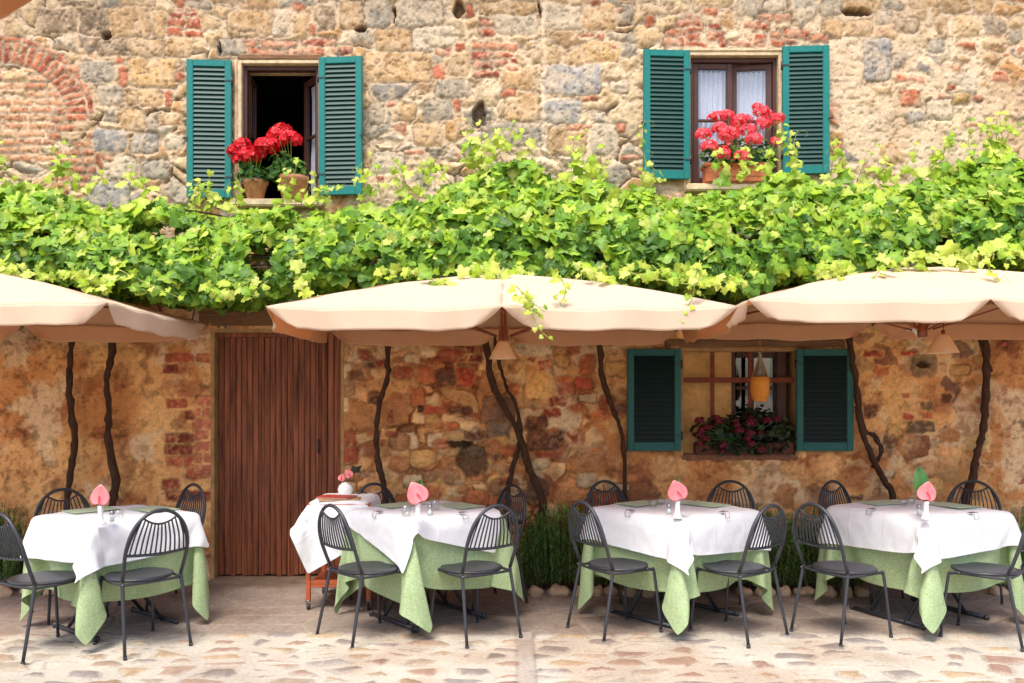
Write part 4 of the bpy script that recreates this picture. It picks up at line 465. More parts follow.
-39,-37,-39,-33,-39,-40,-41,-40,-36,-42,-40,104,40,36,40,37,39,40,36,38,39,37,14,8,5,5,4,4,4,4,4,4,4,0,4,3,3,0,2,6,-6,0,-2,-4,-44,-31,-39,-38,-40,-40,-39,-41,-40,-41,-41,-38,-39,-41,115,37,
39,39,38,39,39,40,34,40,39,43,6,2,2,2,3,1,3,0,-1,-1,5,-4,-6,0,-2,0,3,-1,-2,1,-3,-36,-36,-40,-40,-39,-39,-38,-40,-42,-41,-39,-41,-39,-38,132,36,29,39,40,30,40,40,40,38,32,42,20,-2,-3,
-1,-1,-1,2,-2,2,0,2,-2,5,-3,0,4,-6,-2,0,0,0,-32,-40,-40,-39,-41,-40,-39,-39,-40,-40,-40,-40,-39,-41,152,31,9,40,35,40,39,37,34,41,39,40,18,-5,2,-2,0,0,3,0,-1,0,1,4,-7,2,-2,0,
0,0,0,0,3,-31,-40,-40,-41,-40,-39,-41,-40,-39,-40,-40,-40,-40,-40,128,17,39,36,40,38,34,38,40,40,42,39,21,-4,2,1,1,8,-8,0,0,3,-3,-2,-1,-1,2,4,-6,1,-1,1,5,-30,-40,-40,-40,-40,-41,-40,-41,
-40,-38,-41,-41,-40,-40,96,38,38,38,40,34,40,40,41,39,40,40,26,-4,0,10,-5,-3,-2,5,-1,-4,6,-2,2,9,-12,-1,0,0,-1,1,6,-28,-41,-40,-40,-41,-40,-40,-40,-41,-41,-38,-41,-39,-42,86,38,38,40,36,40,40,
40,40,41,41,40,28,-4,4,-4,2,6,1,-4,1,-6,7,-3,-4,0,0,8,-4,-4,10,-7,3,-20,-42,-42,-40,-40,-40,-41,-40,-41,-40,-40,-40,-40,-40,74,38,38,39,41,40,40,40,41,40,40,41,32,-4,2,5,3,-10,6,-2,
0,0,-1,0,-1,4,-1,-5,0,6,-5,2,3,-18,-42,-40,-40,-41,-40,-41,-40,-40,-40,-41,-40,-40,-41,66,38,40,40,40,40,40,41,40,41,40,40,34,-2,2,2,8,-6,-1,-1,-4,0,3,-3,5,-5,2,4,-4,6,-8,2,5,
-17,-40,-40,-41,-41,-40,-40,-40,-40,-41,-40,-41,-40,-40,56,40,40,40,40,40,41,40,41,40,40,40,37,3,-4,8,-8,10,-2,-4,-2,-1,0,-1,0,2,3,-5,2,0,5,-6,7,-15,-39,-42,-40,-40,-40,-41,-40,-40,-41,-40,-40,-40,
-41,49,40,40,40,40,40,41,41,40,40,40,40,38,2,0,4,3,5,-12,4,0,-2,-1,1,-2,4,1,-1,-2,-2,0,2,5,-13,-38,-40,-40,-40,-41,-41,-40,-40,-40,-40,-41,-40,-40,41,40,40,40,41,40,40,41,40,40,40,41,
39,12,-7,1,2,2,-2,0,-4,4,-2,0,8,-3,3,-8,-2,6,-6,0,6,-10,-36,-40,-40,-41,-41,-40,-40,-40,-40,-41,-41,-40,-40,34,40,40,41,40,41,39,41,40,40,41,40,39,15,-3,-3,1,2,4,-2,1,-3,-4,0,4,
6,-10,9,-9,0,0,0,3,-5,-34,-41,-41,-40,-40,-40,-40,-41,-41,-40,-40,-40,-40,26,40,41,40,41,40,40,40,40,41,40,41,40,18,-2,-5,0,1,4,0,2,-4,6,-6,0,0,4,-2,-2,-4,0,0,1,-1,-33,-41,-40,-40,
-40,-41,-40,-41,-40,-40,-40,-41,-40,20,40,41,40,40,40,40,40,41,41,40,40,40,22,-8,0,2,2,-4,0,2,4,0,2,-1,7,-14,3,3,-6,0,0,0,2,-32,-40,-40,-41,-40,-41,-40,-40,-40,-40,-41,-39,-40,12,40,40,40,
40,40,41,40,41,40,40,40,42,23,-1,-4,0,-2,4,-4,5,5,-10,10,0,-10,6,-1,-5,2,-1,0,-1,4,-30,-41,-40,-41,-40,-40,-40,-40,-41,-39,-39,-41,-40,4,40,40,40,41,40,40,41,40,40,40,40,41,27,2,-6,-2,
2,1,5,-4,-4,8,-3,-1,0,0,-1,-1,0,0,0,0,4,-29,-41,-40,-41,-40,-39,-40,-40,-38,-41,-39,-38,-41,-7,40,41,40,41,40,40,40,40,40,41,39,41,30,5,-10,3,3,-4,2,5,1,-1,1,-6,0,-1,0,0,0,
-3,3,-1,6,-28,-41,-40,-40,-41,-36,-39,-40,-41,-36,-40,-40,-40,-16,40,39,41,40,40,40,40,40,41,40,41,40,31,-3,10,-4,-6,0,8,-8,12,-7,-5,12,-7,-1,0,1,-1,0,-4,0,7,-23,-42,-40,-39,-37,-42,-36,-38,-40,
-40,-40,-38,-40,-26,40,40,40,40,41,41,38,41,41,40,40,40,32,0,4,-2,2,1,-1,2,-2,2,4,-2,9,-12,1,-6,5,-1,-1,3,1,-21,-42,-36,-38,-41,-42,-39,-34,-38,-39,-39,-40,-38,-37,41,40,40,41,38,40,41,40,
40,41,41,38,35,1,2,0,0,0,0,0,1,3,-3,7,-2,1,1,-1,-1,-1,-5,-2,-2,-8,-43,-38,-39,-39,-39,-39,-38,-38,-33,-38,-40,-40,-43,39,40,40,40,40,41,39,40,40,40,40,38,44,2,2,0,-1,-1,-2,-2,-2,
-2,-1,-1,-4,-3,-4,-3,-4,-4,-5,-5,-6,-9,-17,-38,-38,-37,-39,-38,-38,-27,-41,-32,-40,-28,-57,40,40,40,39,42,36,41,39,37,39,40,38,42,3,-5,-5,-3,-4,-4,-4,-2,-5,-3,-4,-4,-4,-4,-3,-3,-4,-6,-2,-8,-8,
-14,-18,-36,-36,-38,-38,-37,-29,-34,-38,-30,-35,-55,40,40,39,39,40,42,38,36,40,38,37,37,12,0,-2,-4,-4,-3,-4,-3,-4,-3,-5,-3,-3,-4,-4,-4,-3,-3,-6,-1,-6,-9,-12,-18,-18,-38,-33,-37,-34,-36,-36,-32,-36,-36,-40,
40,40,40,39,39,38,36,38,36,36,36,17,11,-2,-2,-4,-4,-3,-4,-3,-4,-4,-4,-4,-3,-3,-4,-3,-5,-2,-3,-5,-4,-9,-9,-18,-18,-20,-36,-30,-37,-37,-36,-34,-36,-36,-26,40,40,40,32,36,38,38,35,34,37,20,12,12,
-4,-2,-4,-4,-4,-4,-2,-4,-4,-4,-4,-4,-3,-3,-4,-4,-4,-3,-3,-4,-4,-11,-18,-18,-17,-20,-34,-32,-36,-36,-36,-36,-36,-10,38,37,37,36,36,28,36,36,32,24,14,12,11,-3,-4,-4,-3,-3,-6,-3,-3,-4,-4,-4,-4,-4,
-4,-3,-3,-4,-4,-4,0,-5,-9,-18,-17,-17,-18,-22,-32,-32,-36,-36,-36,-36,-6,36,36,35,36,36,37,29,29,27,17,12,11,11,-4,-5,-3,-2,-5,-3,-6,-3,-4,-4,-4,-3,-4,-4,-4,-2,-3,-5,-4,1,-5,-6,-18,-18,-16,-18,
-18,-24,-32,-30,-35,-37,-36,-6,35,36,36,35,38,25,31,27,24,10,13,10,11,-6,-5,-2,-3,-4,-5,-4,-3,-4,-4,-3,-4,-4,-4,-4,-3,-4,-3,-4,2,-6,-2,-18,-17,-17,-18,-18,-18,-27,-32,-27,-34,-38,-7,35,36,36,36,26,
28,29,26,17,12,10,10,10,2,-4,-12,-3,-3,-6,-4,-4,-3,-4,-4,-3,-5,-3,-4,-3,-4,-4,-3,2,-4,-2,-15,-19,-16,-18,-18,-18,-18,-33,-25,-30,-34,-8,36,36,36,28,24,28,28,18,18,18,16,4,7,5,-12,-8,-8,-5,
-4,-5,-4,-4,-4,-4,-3,-4,-4,-3,-4,-3,-4,-4,3,0,-6,-10,-20,-16,-18,-18,-18,-18,-18,-32,-30,-28,-5,35,36,30,29,21,29,21,20,14,18,15,5,4,4,-4,-16,-6,-6,-6,-4,-4,-4,-4,-4,-4,-3,-4,-3,-4,-3,-5,
-4,3,3,-8,-7,-18,-19,-16,-18,-18,-18,-17,-21,-30,-32,4,36,27,29,30,21,34,13,10,18,18,16,6,6,-2,0,-18,-10,-6,-6,-4,-4,-4,-4,-4,-4,-4,-4,-2,-4,-4,-3,-5,3,3,-4,-8,-18,-17,-17,-18,-18,-18,-16,-20,
-20,-32,8,27,29,30,30,30,12,14,15,15,17,17,0,10,7,-7,-18,-13,-7,-5,-5,-4,-4,-4,-4,-4,-4,-4,-3,-3,-4,-4,-4,3,3,-4,-4,-18,-18,-17,-17,-18,-16,-19,-16,-22,-21],
]),
'Bw': (36, [
[-447,31,26,30,27,31,30,30,30,29,31,30,30,31,30,29,30,30,31,30,30,30,29,30,28,30,30,30,22,30,8,2,24,10,12,16,9,-944,30,31,26,30,29,29,30,30,30,30,30,30,30,30,30,30,30,30,31,30,30,29,
30,30,28,30,29,26,31,8,14,24,14,6,11,20,-962,28,30,26,31,28,30,30,30,30,30,30,30,30,30,30,30,31,30,30,30,29,30,30,30,28,30,30,28,30,16,28,14,2,14,22,-14,-951,29,30,30,26,32,28,30,30,
30,30,30,30,30,30,30,30,30,30,30,30,31,29,29,30,30,31,29,29,30,31,15,18,3,26,-12,21,-973,28,30,30,29,28,30,30,30,30,30,30,30,30,30,30,30,30,30,30,31,29,30,30,28,32,30,30,31,31,30,24,
6,26,4,0,-2,-958,23,29,30,31,27,30,30,30,30,30,30,30,30,30,30,30,30,30,30,30,30,30,30,30,31,30,31,30,30,31,29,22,-8,-6,0,0,-942,26,30,30,30,30,28,30,30,30,30,31,29,30,30,30,30,30,
30,30,30,30,31,29,32,30,30,30,31,30,29,31,13,18,-2,0,-6,-960,30,28,29,30,29,30,30,30,30,30,30,30,30,30,30,30,30,30,30,30,31,30,31,30,30,31,29,30,30,31,30,17,21,-9,9,-3,-936,-8,29,29,
30,30,29,31,30,30,30,30,30,31,29,30,30,30,30,30,30,31,31,30,30,30,30,31,30,30,30,30,19,21,-5,3,3,-943,30,-9,30,30,30,30,29,31,30,30,30,30,30,30,30,31,30,30,30,31,30,30,30,30,31,30,
30,30,30,31,29,21,22,6,-4,2,-942,16,28,0,30,29,31,30,30,30,30,30,30,30,31,30,31,29,31,30,30,30,30,30,30,31,30,31,30,30,30,29,28,18,4,10,-5,-919,-12,30,-5,29,30,31,30,30,30,30,30,31,
30,30,31,30,30,30,30,32,29,29,30,31,31,30,30,30,30,30,30,30,16,16,4,-4,-942,26,-15,20,25,32,30,30,30,31,30,31,29,31,30,30,30,30,31,30,30,30,30,31,30,30,30,30,30,30,30,30,30,28,14,-2,
4,-934,-8,21,3,26,26,31,30,30,30,31,30,30,30,30,30,31,30,30,29,31,31,30,30,30,30,30,30,30,30,32,29,31,24,22,-4,12,-946,6,15,1,22,26,30,29,31,30,30,30,30,30,30,31,30,30,31,30,30,30,
30,30,30,30,31,30,29,30,32,30,30,28,22,4,5,-937,11,0,7,14,24,30,30,30,30,31,30,30,30,30,31,30,30,30,30,30,30,30,30,31,30,30,30,31,30,30,30,29,29,24,14,0,-932,6,-1,12,8,19,31,29,
30,31,30,31,30,30,30,30,30,30,30,30,30,31,30,30,31,30,30,30,30,30,30,30,30,28,28,7,15,-930,-4,12,-6,15,16,27,32,29,31,30,30,30,30,30,30,30,31,30,30,31,29,31,30,30,30,30,30,30,30,30,
30,31,31,26,11,13,-928,-6,2,9,2,25,24,30,30,30,30,30,31,29,30,31,30,31,30,30,30,30,30,30,30,30,30,30,31,29,30,31,30,31,27,20,5,-925,3,-1,1,16,10,22,30,30,31,29,30,31,30,30,31,30,
30,30,30,30,30,30,30,30,30,31,30,30,30,30,31,30,30,29,20,13,-926,-3,11,-4,4,20,14,30,31,29,31,31,29,31,30,30,30,30,30,30,31,30,31,29,30,31,29,31,30,29,31,30,30,30,30,22,16,-928,14,0,
-8,7,9,18,30,30,30,30,30,30,30,30,30,30,30,31,31,30,30,30,29,31,30,30,30,30,30,30,30,30,30,30,26,20,-914,-10,3,6,-4,19,4,30,30,30,30,30,30,30,30,30,31,30,31,30,30,30,30,30,30,30,
30,30,30,30,31,30,30,31,29,27,17,-910,-3,6,0,-6,19,3,26,30,31,29,30,30,30,30,31,30,31,30,30,30,30,30,30,30,30,30,30,30,30,31,30,31,30,30,29,18,-908,5,0,-4,2,4,12,22,29,29,32,29,
29,31,30,30,31,30,30,30,30,30,31,30,29,30,31,29,31,31,30,30,30,30,30,30,20,-900,-4,6,6,-8,2,17,12,28,31,28,31,31,28,32,30,30,30,30,31,30,30,30,30,30,31,28,31,31,30,30,30,30,31,29,
30,25,-901,9,-7,6,-4,12,0,14,26,30,30,30,30,30,30,30,30,30,30,31,30,31,28,32,30,29,31,30,30,30,30,30,31,30,29,32,28,-892,1,3,-4,-3,5,12,6,22,30,30,30,30,30,30,30,30,31,30,31,30,
29,31,30,30,30,30,30,30,30,31,31,30,30,30,30,30,-892,10,-4,-2,12,0,7,-1,23,24,31,30,30,30,30,31,30,30,31,30,30,30,30,30,30,30,30,30,30,32,30,30,30,30,30,30,30,-874,-9,10,-1,-4,2,6,
5,17,26,30,31,29,30,31,30,31,29,31,30,30,30,30,30,30,30,31,30,30,31,30,30,30,30,31,31,30,-872,2,3,-3,4,-8,4,12,8,28,28,30,31,30,31,30,30,30,30,30,30,31,29,30,31,30,30,31,30,30,
30,30,30,31,31,30,31,-861,-6,2,2,-1,7,-6,10,8,20,31,31,30,30,30,30,30,30,30,30,31,30,31,30,30,30,30,30,30,31,29,31,30,31,30,30,30,-861,-3,4,-7,7,-2,14,-3,12,17,32,28,30,30,30,30,
31,30,29,32,29,31,30,30,30,30,30,31,30,30,30,31,30,30,30,32,30,-863,7,-2,4,-3,3,2,2,16,12,30,28,30,31,30,30,30,31,30,30,30,30,30,31,29,32,30,30,30,30,30,30,30,30,31,30,27,-847,3,
4,-6,7,-5,5,3,6,20,21,30,30,31,29,31,30,30,30,30,30,30,31,31,30,30,30,31,31,30,30,30,30,30,30,29,31,-828,-6,-4,10,-6,0,-4,9,0,13,24,30,30,30,30,30,30,30,30,30,31,31,30,30,30,
31,30,31,30,30,30,30,30,30,30,30,30,-824,2,4,-8,3,-6,6,3,6,1,20,31,30,30,30,30,31,30,30,31,31,29,30,30,32,30,30,30,30,30,30,30,31,29,31,31,28],
[-512,2,16,8,16,1,6,1,-4,12,-12,14,-3,-9,10,-5,1,-6,10,-6,-9,4,7,0,-12,-4,4,-2,-18,9,13,-16,14,-24,16,14,16,-62,9,-3,19,5,9,13,-3,3,-4,4,-3,0,9,-6,-1,-5,6,-6,1,7,-2,-8,
8,-4,-12,7,5,-12,5,-27,25,-15,15,17,16,10,-64,-9,3,16,3,13,-2,8,0,8,-8,7,0,-3,-6,6,-1,5,-6,3,-7,5,-5,-4,2,-10,2,4,12,-2,-23,6,14,17,16,10,8,-78,0,-7,9,14,0,10,-3,5,
-4,0,7,-7,8,0,-1,-4,3,0,-4,-3,6,5,-11,-1,-4,5,11,-10,2,1,14,13,17,5,10,8,-86,-10,12,-8,10,12,2,0,-5,12,-5,2,9,-11,0,8,-4,-1,-7,0,1,9,-9,9,-8,12,-2,0,5,5,10,10,
15,5,16,14,4,-98,-18,7,5,-7,13,7,-3,-5,1,10,-1,4,-7,8,0,-13,7,-3,9,-5,0,3,6,3,7,5,7,8,8,7,7,10,6,8,8,6,-107,-13,-2,1,11,-1,11,-6,-3,5,2,-5,8,3,2,-2,-2,-2,
4,4,6,8,8,1,11,5,8,7,8,8,7,7,8,8,7,7,8,-138,2,-12,12,-6,10,0,-4,2,0,0,1,3,0,4,4,4,10,7,3,8,7,7,8,8,8,7,7,8,8,8,6,8,8,6,8,8,-155,-11,-6,3,
5,8,-8,2,6,4,-2,10,-4,13,2,9,4,7,7,8,8,7,7,8,8,8,6,8,8,8,8,7,7,8,7,7,8,-186,-2,-6,7,3,4,-3,8,-3,6,10,4,8,6,8,8,7,9,7,7,8,8,6,8,8,8,7,
7,8,8,8,7,8,7,7,7,8,-186,-16,-2,-11,5,8,7,6,7,8,8,7,8,7,8,9,7,8,7,7,7,9,7,7,8,8,8,7,7,8,8,8,6,9,6,7,8,-198,-7,1,-12,5,7,8,7,8,7,8,8,8,
7,7,8,8,8,8,6,9,7,7,8,7,8,8,7,7,8,8,8,7,7,6,8,8,-208,-13,0,5,8,4,8,8,7,7,8,8,7,8,8,7,8,8,8,7,7,8,7,8,7,8,8,7,8,7,8,8,7,7,6,8,
8,-238,8,6,8,7,6,7,8,8,7,7,8,8,7,8,7,8,8,7,8,7,8,7,8,8,7,8,8,7,8,7,8,8,6,8,8,6,-238,8,6,9,6,7,6,8,8,8,6,8,8,8,8,7,7,8,8,7,7,8,
8,8,7,7,8,8,6,9,7,9,7,7,7,8,6,-240,8,8,8,7,7,7,7,8,8,7,8,7,8,8,7,8,7,8,8,6,8,8,8,7,7,8,8,8,7,7,9,7,8,6,8,7,-241,8,8,8,8,6,8,7,
8,7,8,7,7,8,8,7,9,6,8,8,7,7,8,8,7,7,8,8,8,7,8,7,8,8,7,7,8,-242,8,8,8,8,7,7,7,8,7,8,8,7,7,8,8,8,7,7,8,8,7,7,8,8,6,8,8,8,8,6,
9,7,8,7,7,8,-241,8,7,8,8,7,7,8,6,8,8,8,7,8,7,8,8,7,8,7,8,8,6,8,8,8,7,7,7,9,6,8,8,8,8,6,8,-240,7,7,8,9,6,7,8,7,7,8,8,8,7,7,8,8,
8,7,7,8,8,7,7,8,8,7,7,7,9,7,7,8,8,8,7,7,-240,8,6,8,8,8,6,8,7,7,8,8,8,7,8,7,8,8,7,7,8,8,8,7,7,8,8,7,7,8,8,7,7,8,8,8,7,-241,7,7,
9,7,8,6,8,8,7,7,8,8,8,7,7,8,8,8,7,7,8,8,6,9,7,8,6,8,8,8,7,8,7,8,8,7,-241,8,7,7,8,8,7,7,8,7,7,8,8,8,7,7,8,8,8,7,7,8,8,7,7,8,
8,7,7,8,8,8,7,7,8,8,7,-242,9,7,8,7,8,8,6,7,9,6,8,8,8,7,8,7,8,8,7,8,7,8,8,7,7,8,8,8,6,8,8,7,8,9,6,8,-242,8,8,7,8,7,9,5,8,7,9,6,
8,8,8,7,7,8,8,8,7,7,8,8,8,6,8,8,8,7,7,8,8,7,8,7,8,-242,7,9,8,7,8,7,6,8,8,8,6,8,8,8,7,8,7,8,8,7,8,7,8,8,7,7,8,8,7,7,8,8,7,7,
8,8,-242,8,8,8,8,6,8,7,7,8,7,8,7,8,8,8,7,7,8,8,7,9,6,8,8,7,7,8,8,8,7,7,8,8,7,7,8,-242,8,8,8,8,8,6,8,7,6,9,7,8,7,8,8,7,7,8,8,7,
9,7,7,8,8,6,8,8,7,7,9,7,8,7,8,7,-240,6,8,8,8,7,7,8,7,7,8,8,7,8,7,8,7,8,7,8,8,8,7,7,8,8,7,7,8,7,8,7,8,8,7,8,7,-240,7,7,8,7,7,8,
8,7,8,7,8,8,7,7,8,8,7,8,7,8,8,7,8,7,8,8,6,8,7,8,8,7,8,8,7,7,-240,7,7,8,7,7,8,8,7,8,7,8,8,7,7,8,8,7,8,8,7,8,8,7,7,8,8,6,8,8,
8,6,8,8,8,8,6,-240,7,7,8,7,8,7,8,8,7,8,7,8,8,6,8,8,8,8,7,8,7,7,8,7,8,8,7,7,8,8,7,7,8,6,8,9,-241,7,7,6,10,6,10,6,8,8,6,9,7,8,6,8,
8,8,8,7,8,7,8,7,7,8,8,8,6,8,8,8,7,6,7,8,2,-234,7,7,8,8,7,7,8,8,8,7,9,6,8,7,7,8,8,8,8,6,8,8,7,8,7,7,5,10,4,0,10,0,8,3,-1,14,-218,8,
6,10,6,8,6,8,8,7,8,7,8,8,7,8,7,8,8,7,7,8,8,8,6,7,6,9,-4,2,8,1,-4,5,-3,8,0,-187,8,10,6,8,7,8,7,8,6,9,7,8,7,9,7,7,8,8,8,8,6,4,4,4,
4,-2,10,4,2,-7,-3,6,-2,-4,6,4,-161,9,7,7,10,7,7,8,8,7,8,7,8,8,7,8,7,6,4,4,2,11,3,2,-2,16,-10,-2,4,-7,3,0,2,-6,-1,1,10],
[421,9,6,6,10,6,8,8,8,8,8,8,8,8,9,7,8,9,7,9,8,9,9,8,8,7,8,9,15,1,27,-26,-14,-18,-24,-24,-26,-97,7,10,6,7,7,8,8,8,8,8,8,8,8,8,8,9,8,8,8,8,8,9,
10,7,7,8,8,12,4,12,-13,-15,-24,-26,-25,-21,-92,10,9,6,8,7,8,8,8,8,8,8,8,8,8,8,8,8,9,8,8,9,8,8,10,7,7,8,8,6,12,-14,-24,-27,-24,-21,-28,-78,10,11,7,7,8,7,8,8,
8,8,8,9,7,8,8,9,7,9,8,8,9,8,8,9,9,6,4,12,6,5,-24,-21,-26,-18,-28,-21,-71,10,8,10,7,7,8,8,8,8,9,7,8,9,9,6,8,8,8,9,8,8,9,6,12,0,11,8,7,3,-5,-17,
-26,-17,-28,-28,-30,-46,10,8,8,10,6,8,8,8,8,9,7,8,9,7,8,8,8,9,7,8,10,8,6,8,4,4,4,-2,-2,-1,-8,-21,-32,-30,-31,-31,-20,12,8,10,6,9,7,8,8,8,9,7,9,7,8,8,8,8,
8,8,6,2,3,14,-5,6,-2,1,-6,1,-4,-3,-27,-24,-30,-32,-30,4,10,10,7,10,6,9,8,8,8,9,8,9,8,7,7,8,-1,4,12,2,3,4,0,0,-4,4,-8,0,-4,-3,2,-25,-22,-32,-30,-30,6,30,10,8,
8,6,10,10,6,6,10,2,14,-2,9,0,9,2,2,-4,6,0,-2,-1,-2,5,-8,5,-7,0,-1,7,-24,-22,-31,-30,-30,29,9,30,7,8,8,9,5,12,6,0,8,2,5,0,4,-1,-4,7,1,-6,2,-4,7,-8,3,-4,
-2,-1,-1,0,9,-22,-21,-30,-30,-30,32,23,15,28,10,6,4,6,4,0,4,2,0,0,-2,-3,1,8,-10,4,9,-8,-3,-2,1,-5,4,-6,10,-8,1,7,-12,-24,-30,-28,-30,38,28,6,29,10,5,5,-1,-2,1,2,11,-15,
9,-7,9,-2,-4,0,5,-9,11,-7,-6,6,3,-10,3,4,4,-8,6,-6,-25,-25,-30,-30,24,10,30,24,18,9,-1,-4,0,8,-5,-7,16,-8,1,1,-6,12,-2,-6,7,-3,-3,-1,-6,3,-1,10,-12,11,-5,1,-3,-17,-27,-30,
-30,-12,30,24,30,16,19,-3,6,-6,0,-4,9,-3,4,-2,0,5,-4,-3,5,-4,-3,10,-4,-7,-1,8,-7,3,1,9,-12,5,-21,-21,-31,-28,-30,30,26,31,23,15,1,8,-3,-7,5,-1,8,-5,-2,3,2,-4,-2,-2,4,2,
-2,2,-4,0,0,0,10,-10,10,-14,8,-16,-20,-30,-30,-46,28,30,30,26,19,1,10,-13,9,2,-4,3,3,0,-1,-7,7,-6,5,-6,4,4,-6,3,-3,4,0,-5,6,-2,7,-10,-8,-20,-26,-32,-62,30,30,28,30,24,2,6,
-8,10,-5,4,-3,0,2,-4,12,-5,-4,-1,3,0,4,5,-16,8,-2,4,-6,7,1,-10,7,-14,-13,-30,-26,-78,30,30,31,27,25,15,-4,4,0,3,-5,8,-10,0,0,2,2,2,-6,-1,6,-7,12,-2,-5,5,-4,12,-7,-5,
8,-12,2,-16,-28,-28,-91,31,30,29,32,19,20,2,-4,12,-8,2,6,-10,-1,0,1,4,-10,8,-4,10,5,-5,-2,-2,5,-9,0,4,-6,2,2,0,-12,-24,-30,-104,30,30,30,26,29,21,-2,4,-2,8,2,-2,-2,-3,-2,1,
7,-6,-5,3,1,10,2,-6,-4,2,0,-6,6,-6,1,0,3,-8,-22,-28,-120,30,30,30,30,22,28,9,-5,10,-8,8,-7,3,4,-6,4,-8,4,-3,-2,4,-4,11,3,5,-18,6,-6,6,-3,-5,7,-5,0,-20,-26,-136,30,30,
31,29,29,25,6,1,5,4,1,-4,3,3,-5,-4,-4,5,-5,3,-1,5,9,-12,16,-7,-9,-6,4,-2,7,-7,4,2,-18,-24,-152,30,31,30,31,25,30,10,3,7,-1,-4,6,-4,4,-5,-3,7,0,0,-5,-1,9,0,6,-2,
-6,-5,-5,6,-8,5,-1,-3,7,-13,-25,-164,31,30,31,30,26,30,18,8,-4,15,-7,-3,1,-4,-2,2,2,-4,2,-2,2,2,8,4,-4,-10,0,-4,2,2,-6,4,-4,5,-7,-24,-178,30,32,30,30,30,27,23,6,8,-12,14,
-6,3,-3,1,-2,2,-1,1,-1,-2,6,-3,7,-6,0,-8,4,-6,-2,8,-8,8,-6,2,-23,-190,31,30,30,30,30,25,28,12,0,13,-8,-2,-8,15,-9,-3,10,-1,-9,9,-2,1,7,-8,6,-12,-2,0,4,-6,6,-6,-1,7,
-1,-18,-205,30,30,30,30,28,32,26,17,1,2,6,-7,3,-4,-2,2,-2,4,1,2,-6,9,4,-3,-7,-4,0,0,-4,2,0,0,0,10,-4,-13,-221,30,30,30,30,30,29,29,21,9,-6,1,1,-8,2,8,-6,1,0,5,-2,
4,2,-10,0,3,-4,1,-3,7,-2,-7,7,-4,2,4,-6,-236,30,30,30,28,32,29,31,20,18,-4,-2,0,4,-8,-2,2,0,2,-2,2,2,4,-6,-2,0,0,2,-5,10,-8,1,-2,2,4,-4,2,-247,31,28,31,30,31,29,
30,25,15,5,0,-8,-4,-2,2,2,6,-4,2,4,0,-4,4,-6,4,-8,4,2,4,-4,-4,4,-1,-7,4,3,-256,30,31,30,30,30,30,30,28,12,14,-10,0,0,2,-4,2,-2,6,-2,2,-6,12,-10,5,-1,-2,3,-5,4,
-4,4,-4,9,-5,0,-5,-262,31,30,30,31,29,31,29,30,24,2,7,-9,-4,5,-3,-3,3,-2,8,3,-1,-7,3,-2,6,-2,-2,2,-10,5,5,-8,9,-13,0,1,-265,32,30,30,30,30,28,32,28,25,-1,11,-3,1,-6,5,
-1,-3,8,-8,6,0,-4,1,-1,4,5,-1,-4,3,0,-3,-2,-6,-5,-5,-11,-251,30,30,30,30,30,30,32,26,28,4,8,-5,1,4,2,-8,6,-4,2,-4,0,1,-1,6,-2,0,-8,4,-6,-8,0,-8,-4,-8,-8,-5,-233,30,
30,30,30,31,30,30,29,24,22,-9,1,2,6,-6,8,-10,0,0,0,5,1,0,-6,-3,-5,-2,-11,-8,-3,-8,-8,-6,-8,-6,-8,-209,29,30,31,29,31,30,30,31,30,18,-5,10,1,-6,2,2,-2,-1,-4,0,-5,-6,-7,-5,
-6,-8,-4,-6,-8,-8,-8,-7,-7,-8,-7,-7,-188,29,31,30,30,30,30,31,30,31,23,3,1,1,4,-4,-4,-8,-8,-10,-4,0,-8,-7,-9,0,-12,-7,-7,-7,-7,-8,-7,-7,-8,-7,-7],
]),
'C': (32, [
[-215,17,28,22,23,25,24,22,24,24,24,24,24,24,22,24,24,22,8,10,-2,0,5,17,27,21,7,-7,16,28,20,10,-19,-553,23,23,18,26,24,24,22,24,24,24,24,24,24,24,22,24,22,24,2,4,15,6,3,22,29,-6,
3,25,20,27,-14,2,-570,24,14,25,23,24,22,26,22,24,24,24,24,23,26,23,21,23,24,24,9,9,-13,27,24,2,2,22,17,21,26,0,-8,-588,20,22,16,24,22,24,24,22,24,24,24,24,22,26,22,24,21,25,24,25,
12,1,2,25,20,-6,24,21,24,-4,-10,-10,-568,18,26,16,15,23,24,24,23,23,24,24,24,24,23,25,23,23,23,23,24,24,5,0,20,23,2,24,25,-11,-5,-11,-10,-544,12,28,10,20,18,23,23,24,24,24,24,24,24,24,
24,24,22,23,24,23,24,8,12,25,5,26,20,-10,-8,-8,-12,-8,-530,22,23,8,19,20,21,19,24,24,24,24,24,24,24,24,24,24,24,21,23,25,25,7,13,28,22,-14,-10,-8,-8,3,-14,-523,25,19,20,6,24,23,23,16,
22,24,24,24,24,24,24,24,24,24,24,22,24,26,23,13,24,-4,6,-20,-5,-5,-4,3,-529,22,23,19,2,22,20,22,18,24,22,24,24,24,24,24,24,24,24,24,22,26,25,26,24,2,-1,2,16,-16,10,-11,3,-550,18,26,
23,15,0,26,22,22,14,25,23,24,24,24,24,24,24,24,24,24,25,25,24,25,17,8,8,-8,-2,6,-5,11,-579,25,24,20,24,12,-2,22,24,24,18,22,24,24,24,24,24,24,24,24,24,26,24,24,22,25,13,14,-4,4,
-2,4,-7,-586,26,19,25,8,13,14,26,14,24,18,24,24,24,24,24,24,24,24,24,25,24,25,24,24,24,24,6,14,-1,3,-4,2,-575,-12,24,22,14,15,20,18,10,22,20,24,24,24,24,24,24,24,24,24,25,25,24,24,
24,24,24,20,6,12,4,-3,1,-604,10,28,15,-6,23,14,20,20,13,23,24,25,24,23,26,24,24,24,24,25,24,24,25,24,23,25,23,19,4,5,9,-2,-608,12,25,-7,24,-2,15,18,19,20,21,25,24,24,26,24,24,24,
